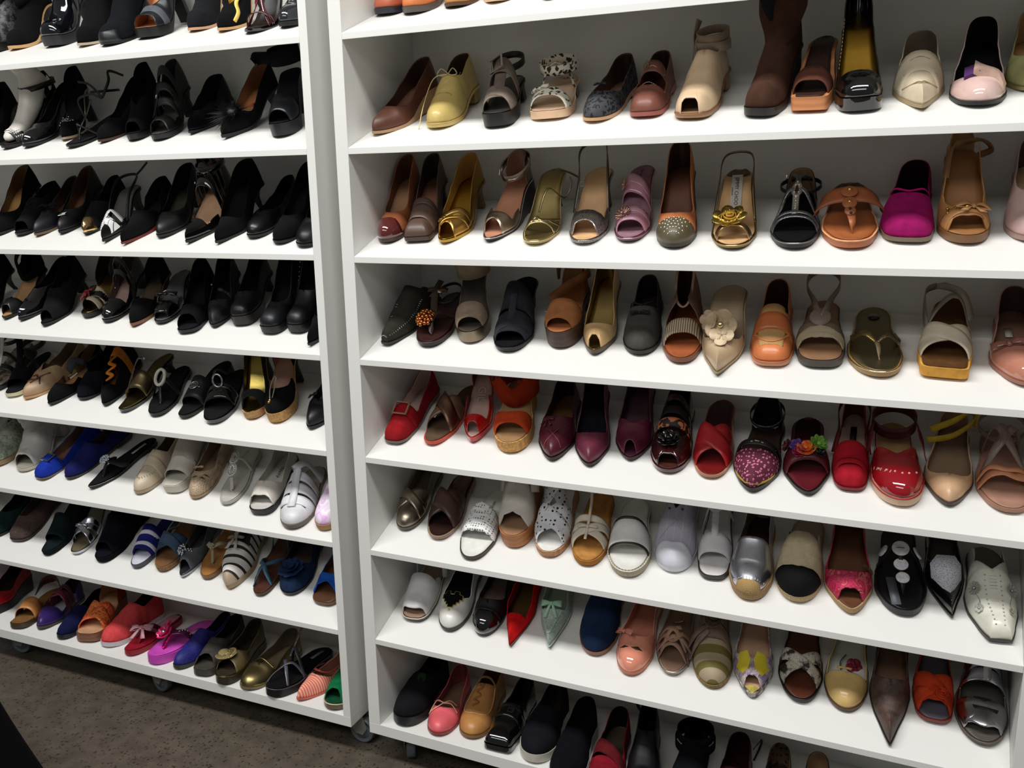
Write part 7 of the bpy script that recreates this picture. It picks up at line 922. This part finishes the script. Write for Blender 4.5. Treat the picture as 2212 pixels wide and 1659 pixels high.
s = shoe('loafer', 'dark teal suede shoe cut off by the left photo edge, seventh left shelf', 'shoe', 'shoes on the seventh shelf of the left rack', 'L7', -1.3017, 0.0716, 0.000, 0.2312, 0.0200, {'col': 'sue #0c201e', 'so': 'lea #0d0d0e', 'ins': 'sue #131214', 'lin': 'sue #101012', 'hc': 'lea #0d0d0e', 'toe': 'round', 'heel': 'flat', 'W': 0.0806})
s.upper(th=.34)
s = shoe('fur_flat', 'brown fur covered flat, seventh left shelf', 'shoe', 'shoes on the seventh shelf of the left rack', 'L7', -1.1982, 0.0704, -0.172, 0.2317, 0.0120, {'col': 'fur #42332e', 'so': 'lea #2a211c', 'ins': 'lea #4a3a32', 'lin': 'lea #3a2c28', 'hc': 'lea #0d0d0e', 'toe': 'blunt', 'heel': 'flat', 'W': 0.0886})
s.upper(th=.34,d=.12)
s = shoe('slide_sandal', 'dark teal suede wedge slide with wide strap', 'sandal', 'shoes on the seventh shelf of the left rack', 'L7', -1.0454, 0.0425, -0.108, 0.2271, 0.0500, {'col': 'lea #0d0d0e', 'so': 'sue #0e1618', 'ins': 'sue #101a1c', 'lin': 'sue #101012', 'hc': 'lea #0d0d0e', 'toe': 'oval', 'heel': 'wedge', 'p': 0.012, 'W': 0.07})
s.band(.34,.36,.06,'sue #0e1a1e')
s = shoe('slide_sandal', 'shiny silver sandal with knotted straps, seventh left shelf', 'sandal', 'shoes on the seventh shelf of the left rack', 'L7', -0.9506, 0.0659, -0.190, 0.2271, 0.0500, {'p': 0.008, 'so': 'met #a8a8b0 .25', 'ins': 'lea #5a503c', 'toe': 'oval', 'heel': 'cone', 'hc': 'lea #4a4438', 'W': 0.07})
s.band(.2,.38,.018,'met #b4b4c0 .22',e=.003); s.band(.3,.44,.018,'met #a4a4b0 .22',e=.003); s.band(.38,.22,.02,'met #bcbcc8 .22',e=.006); s.bow(.32,.0,.02,'met #c8c8d0 .22',e=.008)
s = shoe('wedge_sandal', 'plain navy black suede wedge slide beside the striped blue slide', 'sandal', 'shoes on the seventh shelf of the left rack', 'L7', -0.8425, 0.0560, -0.072, 0.2249, 0.0600, {'col': 'lea #0d0d0e', 'so': 'sue #090b14', 'ins': 'sue #0a0c16', 'lin': 'sue #101012', 'hc': 'lea #0d0d0e', 'toe': 'oval', 'heel': 'wedge', 'p': 0.014, 'W': 0.0833})
s.upper(m='sue #090b16',th=.5,d=.1,peep=.7,pw=.12,cut=.75)
s = shoe('slide_sandal', 'royal blue terry slide with two white stripes', 'sandal', 'shoes on the seventh shelf of the left rack', 'L7', -0.7118, 0.0593, -0.142, 0.2317, 0.0120, {'p': 0.01, 'so': 'lea #3a3c44', 'ins': 'lea #c0c0cc', 'toe': 'oval', 'heel': 'flat', 'isock': ('sue #1c2058', 0.4, 0.97), 'W': 0.07})
s.band(.33,.35,.074,'fab #1a1f66 600',lift=1.05); s.band(.245,.265,.011,'lea #d4d4e0',lift=1.05,e=.0045); s.band(.385,.405,.011,'lea #d4d4e0',lift=1.05,e=.0045)
s = shoe('espadrille_sandal', 'faded denim sandal with crossed wraps on a tan sole', 'sandal', 'shoes on the seventh shelf of the left rack', 'L7', -0.6209, 0.0653, -0.200, 0.2317, 0.0120, {'p': 0.014, 'so': 'cork #7a5838', 'ins': 'sue #6a4a30', 'toe': 'round', 'heel': 'flat', 't': 0.014, 'W': 0.0801})
s.band(.24,.4,.03,'fab #34465a 500',e=.003,wv=.0015); s.band(.4,.26,.034,'fab #3c4f64 500',e=.007,wv=.0015); s.path([(.4,-.8,.6),(.55,-.9,.9),(.72,-1,1.2)],.008,'fab #8a8a88 500',name='edge_cord')
s = shoe('peep_toe_flat', 'silver grey suede peep-toe with gemstone bow band', 'shoe', 'shoes on the seventh shelf of the left rack', 'L7', -0.5428, 0.0598, -0.182, 0.2317, 0.0120, {'col': 'sue #4e5054', 'so': 'met #8a8c90 .3', 'ins': 'met #6a6c70 .4', 'lin': 'lea #3a3a3c', 'toe': 'almond', 'heel': 'flat', 'p': 0.006, 'W': 0.0676})
s.upper(th=.34,d=.14,peep=.6,pw=.1); s.cluster(.28,-.45,.014,.004,16,'met #c8ccd0 .1','gem_cluster'); s.beads([(.27+.02*(i%2),-.3+.12*i,.0035) for i in range(7)],'met #b8bcc4 .1','gems')
s = shoe('thong_sandal', 'tan thong sandal with braided beige rope strap', 'sandal', 'shoes on the seventh shelf of the left rack', 'L7', -0.4656, 0.0689, -0.200, 0.2317, 0.0120, {'p': 0.01, 'so': 'lea #6a4a30', 'ins': 'sue #8a6034', 'toe': 'oval', 'heel': 'flat', 'W': 0.0748})
s.path([(.2,0,0),(.27,0,.6),(.33,0,.95)],.008,'rope #a89a84 300'); s.path([(.33,0,.95),(.4,-.55,1),(.54,-1,.5),(.7,-1,.9)],.012,'rope #a89a84 300',name='rope_strap'); s.path([(.33,0,.95),(.4,.55,1),(.54,1,.5),(.7,1,.9)],.012,'rope #a89a84 300',name='rope_strap'); s.cluster(.33,0,.007,.004,7,'rope #b0a28c 300','knot')
s = shoe('espadrille', 'black and white striped espadrille with beige toe and ribbon ties', 'shoe', 'shoes on the seventh shelf of the left rack', 'L7', -0.3765, 0.0520, -0.200, 0.2317, 0.0120, {'col': 'sty #c8c4be #1c1916 42 .3 .2', 'so': 'rope #a08c70 300', 'p': 0.014, 'ins': 'lea #6a5c4c', 'lin': 'fab #5a5044', 'toe': 'almond', 'heel': 'flat', 'W': 0.0879})
s.upper(th=.46,d=.05,sh='sq',hh=1.12,rs=.85); s.upper(m='lea #a08c78',name='toe_cap',band=.09,e=.001,hh=1.12); s.bow(.5,0,.024,'fab #a8a49c',tails=1.6,e=.006,asp=.25); s.path([(.48,0,1.1),(.6,.3,1.4),(.8,.2,1.8)],.012,'fab #a8a49c',name='ribbon')
s = shoe('strappy_sandal', 'brown sandal with thin crossing denim blue straps', 'sandal', 'shoes on the seventh shelf of the left rack', 'L7', -0.2750, 0.0495, -0.200, 0.2317, 0.0120, {'p': 0.007, 'so': 'lea #3a2218', 'ins': 'lea #42241a .4', 'toe': 'oval', 'heel': 'flat', 'W': 0.0697})
s.path([(.12,-.95,.2),(.22,-.35,1),(.3,0,1.05),(.42,.7,.7),(.55,1,.2)],.011,'lea #33566a'); s.path([(.14,.95,.2),(.22,.35,1),(.3,0,1.1),(.42,-.7,.7),(.55,-1,.2)],.011,'lea #33566a'); s.path([(.55,-1,.2),(.7,-1,.8),(.85,-.9,1.2)],.008,'lea #33566a'); s.path([(.55,1,.2),(.7,1,.8),(.85,.9,1.2)],.008,'lea #33566a')
s = shoe('ballet_flat', 'navy blue suede flat covered by a large soft flower', 'shoe', 'shoes on the seventh shelf of the left rack', 'L7', -0.1941, 0.0702, -0.200, 0.2317, 0.0120, {'col': 'sue #16243c', 'so': 'lea #14161c', 'ins': 'lea #3a2c28', 'lin': 'lea #2a2226', 'toe': 'round', 'heel': 'flat', 'p': 0.006, 'W': 0.0917})
s.upper(th=.35,d=.12); s.flower(.22,.05,.036,'sue #1a2c48',None,n=8,layers=3,cup=.3)
s = shoe('peep_toe_flat', 'bright blue suede peep-toe with tan edging beside the left rack panel', 'shoe', 'shoes on the seventh shelf of the left rack', 'L7', -0.0864, 0.0604, 0.000, 0.2316, 0.0150, {'col': 'sue #1a4a9a', 'so': 'lea #5a3a24', 'ins': 'lea #4a3020', 'lin': 'lea #4a3020', 'toe': 'blunt', 'heel': 'flat', 'p': 0.007, 'W': 0.0887})
s.upper(th=.34,d=.1,peep=.85,pw=.11)
s = shoe('pump', 'bright red shoe with black sole at the left photo edge, bottom left shelf', 'shoe', 'shoes on the bottom shelf of the left rack', 'L8', -1.3475, 0.0341, -0.320, 0.2271, 0.0500, {'col': 'lea #7a0a10 .35', 'so': 'lea #0c0a0b', 'ins': 'sue #1c0a0c', 'lin': 'sue #22080c', 'toe': 'almond', 'heel': 'flat', 'p': 0.026, 'W': 0.082})
s.upper(th=.3,d=.2)
s = shoe('slide_sandal', 'tan leather slide with one plain wide strap on brown footbed', 'sandal', 'shoes on the bottom shelf of the left rack', 'L8', -1.1894, 0.0121, -0.304, 0.2308, 0.0250, {'p': 0.014, 'so': 'lea #3c2c1c', 'ins': 'sue #6a4a28', 'toe': 'blunt', 'heel': 'flat', 'W': 0.067})
s.band(.3,.32,.045,'lea #a06a38 .4',lift=1.12,lin='lea #4a2c18'); s.path([(-.036,.7*s.L,s.h+.01),(-.02,.82*s.L,s.h+.045),(.012,.88*s.L,s.h+.05),(.03,.86*s.L,s.h+.02)],.026,'lea #4a2c22',name='heel_strap',raw=True,axis='ankle')
s = shoe('ballet_flat', 'purple leather closed-toe shoe with dark red crossed straps', 'shoe', 'shoes on the bottom shelf of the left rack', 'L8', -1.1170, 0.0346, -0.320, 0.2317, 0.0120, {'col': 'lea #2c1c56 .33', 'so': 'lea #3a302a', 'ins': 'lea #a8a0a8', 'lin': 'lea #2a1a34', 'toe': 'almond', 'heel': 'flat', 'p': 0.008, 'W': 0.0837})
s.upper(th=.34,d=.06,sh='sq',gap=(.46,.75)); s.band(.44,.56,.02,'lea #4a1022',lift=.95); s.band(.58,.46,.02,'lea #561428',lift=.95,e=.004); s.band(.68,.64,.016,'lea #4a1022',lift=.85)
s = shoe('flat_shoe', 'navy blue suede shoe with plain rounded toe between purple and orange shoes', 'shoe', 'shoes on the bottom shelf of the left rack', 'L8', -1.0051, 0.0148, -0.256, 0.2317, 0.0120, {'col': 'sue #11163c', 'so': 'lea #15172a', 'ins': 'sue #101228', 'lin': 'sue #101228', 'toe': 'oval', 'heel': 'flat', 'p': 0.012, 'W': 0.0696})
s.upper(th=.48,d=.16,hh=.8)
s = shoe('wedge_sandal', 'orange tie-dye fabric sandal with crossed straps on a brown wedge', 'sandal', 'shoes on the bottom shelf of the left rack', 'L8', -0.9205, 0.0295, -0.320, 0.2249, 0.0600, {'p': 0.024, 'so': 'wood #6a4630', 'ins': 'lea #b08868', 'toe': 'blunt', 'heel': 'wedge', 't': 0.02, 'W': 0.0888})
s.band(.25,.42,.045,'flo #a84018 #c86030 #a83c18 #c85828 60',e=.003,wv=.001); s.band(.42,.26,.045,'flo #b04418 #d07038 #a83c18 #c05028 60',e=.006,wv=.001); s.upper(name='heel_counter',th=.3,front=.66,rs=.8,rb=.6,m='sue #7a2c18')
s = shoe('sneaker', 'coral pink slip-on sneaker with white sole and navy lining', 'shoe', 'shoes on the bottom shelf of the left rack', 'L8', -0.8465, 0.0299, -0.005, 0.2317, 0.0120, {'col': 'fab #b43c3e 700', 'so': 'lea #a8a0a4', 'ins': 'fab #1a1a30', 'lin': 'fab #16182e', 'toe': 'round', 'heel': 'flat', 'p': 0.013, 'W': 0.088})
s.upper(th=.54,d=.1,rs=.8,rb=.68,hh=1.15); s.path([(.5,-.7),(.3,-.6),(.2,0),(.3,.6),(.5,.7)],.003,'fab #c04c4c',name='overlay_seam'); s.path([(.0,0,.05),(.02,-.9,.06),(.2,-1.02,.05),(.5,-1.03,.06),(.8,-1.03,.06)],.002,'fab #c05055',name='sole_line')
s = shoe('thong_sandal', 'red flip-flop with striped pink ribbon bow', 'sandal', 'shoes on the bottom shelf of the left rack', 'L8', -0.7421, 0.0173, -0.093, 0.2317, 0.0120, {'p': 0.014, 'so': 'lea #7a0e1c', 'ins': 'sue #7a1020', 'toe': 'oval', 'heel': 'flat', 'isock': ('stx #8a5a64 #a8808a 160 .4', 0.5, 0.97), 'W': 0.07})
s.path([(.2,0,0),(.26,0,.6),(.32,0,.9)],.01,'fab #6a0f1c'); s.path([(.32,0,.9),(.42,-.6,.9),(.54,-1,.1)],.018,'fab #5a0f1a'); s.path([(.32,0,.9),(.42,.6,.9),(.54,1,.1)],.018,'fab #5a0f1a'); s.bow(.3,0,.034,'sty #9a6470 #c09aa0 260 .4',tails=1.1,e=.006,asp=.6,rot=.2)
s = shoe('thong_sandal', 'magenta flip-flop with hot pink jewelled flowers and sparkly straps', 'sandal', 'shoes on the bottom shelf of the left rack', 'L8', -0.6447, 0.0072, 0.078, 0.2307, 0.0260, {'p': 0.024, 'so': 'lea #a83c98 .5', 'ins': 'lea #b040a0 .5', 'toe': 'oval', 'heel': 'flat', 'W': 0.0868, 't': 0.02})
s.path([(.2,0,0),(.26,0,.6),(.34,.1,.95)],.012,'gli #a80a5c'); s.path([(.34,.1,.95),(.44,.7,.9),(.56,1,.1)],.016,'gli #8a4a74'); s.path([(.34,-.1,.95),(.44,-.7,.9),(.56,-1,.1)],.016,'gli #a81a68'); s.flower(.28,-.15,.024,'pat #c0105c','met #c8c8c0 .15',n=7,e=.008,cr=.3); s.flower(.42,-.55,.018,'pat #c0105c','met #c8c8c0 .15',n=7,e=.006,cr=.3); s.beads([(.4+.03*i,.55+.1*i,.003) for i in range(5)],'met #d8d8d8 .1','rhinestones',e=.004); s.add('brand_label',boxg((.01,.66*s.L,s.zs(.66)+.005),(.016,.05,.001)),'lea #b08aa8')
s = shoe('ballet_flat', 'royal blue perforated suede flat with dark rubber sole', 'shoe', 'shoes on the bottom shelf of the left rack', 'L8', -0.5594, 0.0111, 0.013, 0.2317, 0.0120, {'col': 'perf #1a1a66 200', 'so': 'lea #2c2c26', 'ins': 'sue #1c1a44', 'lin': 'sue #14143a', 'toe': 'round', 'heel': 'flat', 'p': 0.01, 'W': 0.064})
s.upper(th=.5,d=.16)
s = shoe('peep_toe_flat', 'grey taupe peep-toe shoe between blue and bronze shoes, bottom left shelf', 'shoe', 'shoes on the bottom shelf of the left rack', 'L8', -0.4682, 0.0074, -0.184, 0.2317, 0.0120, {'col': 'sue #3a3634', 'so': 'lea #3a3630', 'ins': 'lea #3c3832', 'lin': 'sue #15130f', 'toe': 'blunt', 'heel': 'flat', 'p': 0.016, 'W': 0.0737})
s.upper(th=.42,d=.16,peep=.75,pw=.1)
s = shoe('wedge_pump', 'bronze leather peep-toe wedge with folded flower brooch', 'shoe', 'shoes on the bottom shelf of the left rack', 'L8', -0.3847, -0.0063, -0.194, 0.2317, 0.0120, {'col': 'lea #544a30 .3', 'so': 'lea #2a241a', 'ins': 'lea #2c261c', 'lin': 'lea #3a3220', 'toe': 'round', 'heel': 'wedge', 'p': 0.022, 't': 0.018, 'rim': 'met #7a6c50', 'W': 0.0769})
s.upper(th=.38,d=.16,peep=.8,pw=.13); s.rose(.24,-.2,.016,'lea #8a7c54 .3',e=.006,name='flower_brooch'); s.flower(.24,-.2,.03,'lea #7a6c48 .3',None,n=5,layers=1,e=.004,name='brooch_petals'); s.beads([(.24+.06*math.sin(a),-.2+.35*math.cos(a),.0018) for a in [i*.5 for i in range(13)]],'met #c8b888 .15','bead_ring',e=.008)
s = shoe('ballet_flat', 'gold crackled metallic flat, bottom left shelf', 'shoe', 'shoes on the bottom shelf of the left rack', 'L8', -0.3127, -0.0024, 0.028, 0.2317, 0.0125, {'col': 'met #8a7c54 .38', 'so': 'lea #6a5c44', 'ins': 'lea #7a6c54', 'lin': 'lea #5a5040', 'toe': 'round', 'heel': 'flat', 'p': 0.006, 'W': 0.0872})
s.upper(th=.34,d=.08,sh='u',rs=.92); s.path([(.36,-.9),(.35,0),(.36,.9)],.003,'met #a89868 .3',name='trim')
s = shoe('thong_sandal', 'thick-soled black sandal with criss-cross metallic straps and rhinestone chain', 'sandal', 'shoes on the bottom shelf of the left rack', 'L8', -0.2284, -0.0039, 0.148, 0.2302, 0.0300, {'col': 'lea #0d0d0e', 'so': 'lea #0c0c0e', 'ins': 'sue #0c0c0e', 'lin': 'sue #101012', 'hc': 'lea #0d0d0e', 'p': 0.022, 'toe': 'oval', 'heel': 'flat', 'W': 0.0879, 't': 0.02, 'rim': 'lea #3a3a40 .25'})
s.path([(.08,-.9,.2),(.2,-.4,.9),(.34,.3,1.1),(.42,1,.2)],.009,'lea #4a4a52 .25'); s.path([(.16,.95,.2),(.24,.3,1),(.36,-.4,1.1),(.44,-1,.2)],.009,'lea #4a4a52 .25'); s.path([(.4,1,.2),(.44,.3,1.1),(.5,-.4,1.2),(.54,-1,.2)],.009,'lea #3a3a42 .25'); s.path([(.4,-.2,1.1),(.55,-.4,1.4),(.72,-.6,1.9),(.8,-.6,2.4)],.007,'gli #8a8c94',name='rhinestone_chain'); s.buckle(.8,-.6,.01,.016,.002,'met #b8b8b8 .15',e=.11); s.add('brand_label',boxg((0,.8*s.L,s.zs(.8)+.005),(.01,.05,.001)),'lea #5a5a5e')
s = shoe('ballet_flat', 'coral and cream striped ballet flat with small bow', 'shoe', 'shoes on the bottom shelf of the left rack', 'L8', -0.1476, 0.0080, 0.179, 0.2317, 0.0120, {'col': 'sty #c0604c #d0a490 150 .35', 'so': 'lea #a8584c', 'ins': 'lea #7a5642', 'lin': 'lea #9a6a58', 'toe': 'almond', 'heel': 'flat', 'p': 0.005, 'W': 0.0679})
s.upper(th=.34,d=.18,rs=.93); s.bow(.34,0,.012,'lea #b04a3c'); s.path([(.55,-.9),(.4,-.7),(.335,0),(.4,.7),(.55,.9)],.004,'lea #b04c40',name='piping')
s = shoe('espadrille', 'green suede peep-toe espadrille half hidden by the left rack panel, bottom shelf', 'shoe', 'shoes on the bottom shelf of the left rack', 'L8', -0.0470, 0.0046, 0.000, 0.2309, 0.0240, {'col': 'sue #0a5a34', 'so': 'lea #5c5240', 'ins': 'sue #0a3c24', 'lin': 'sue #083c22', 'toe': 'round', 'heel': 'flat', 'p': 0.014, 'W': 0.086, 'rim': 'lea #b0a488'})
s.upper(th=.45,d=.1,peep=.5,pw=.06,hh=1.05)
# ---------------------------------------------------------------- dark cloth at the lower left
rows = []
for i in range(17):
    k = i/16; r0 = .28+(.155-.28)*k-.012*math.sin(math.pi*k)
    rows.append([Vector(((r0+.014*(1-k)*math.sin(a*7+1.2*math.sin(a*2)))*math.cos(a), (r0+.014*(1-k)*math.sin(a*7+1.2*math.sin(a*2)))*math.sin(a), .5*k)) for a in [2*math.pi*j/96 for j in range(96)]])
g = grid(rows, True); g[1].append(list(range(len(g[0])-96, len(g[0]))))
o = mesh('draped_cloth', g[0], g[1], 'sue #08070a'); o.location = (-.925, -.6, FZ+.001)
o['label'] = 'black cloth draped down to the speckled floor at the lower left photo corner'; o['category'] = 'cloth'
bpy.context.view_layer.update()
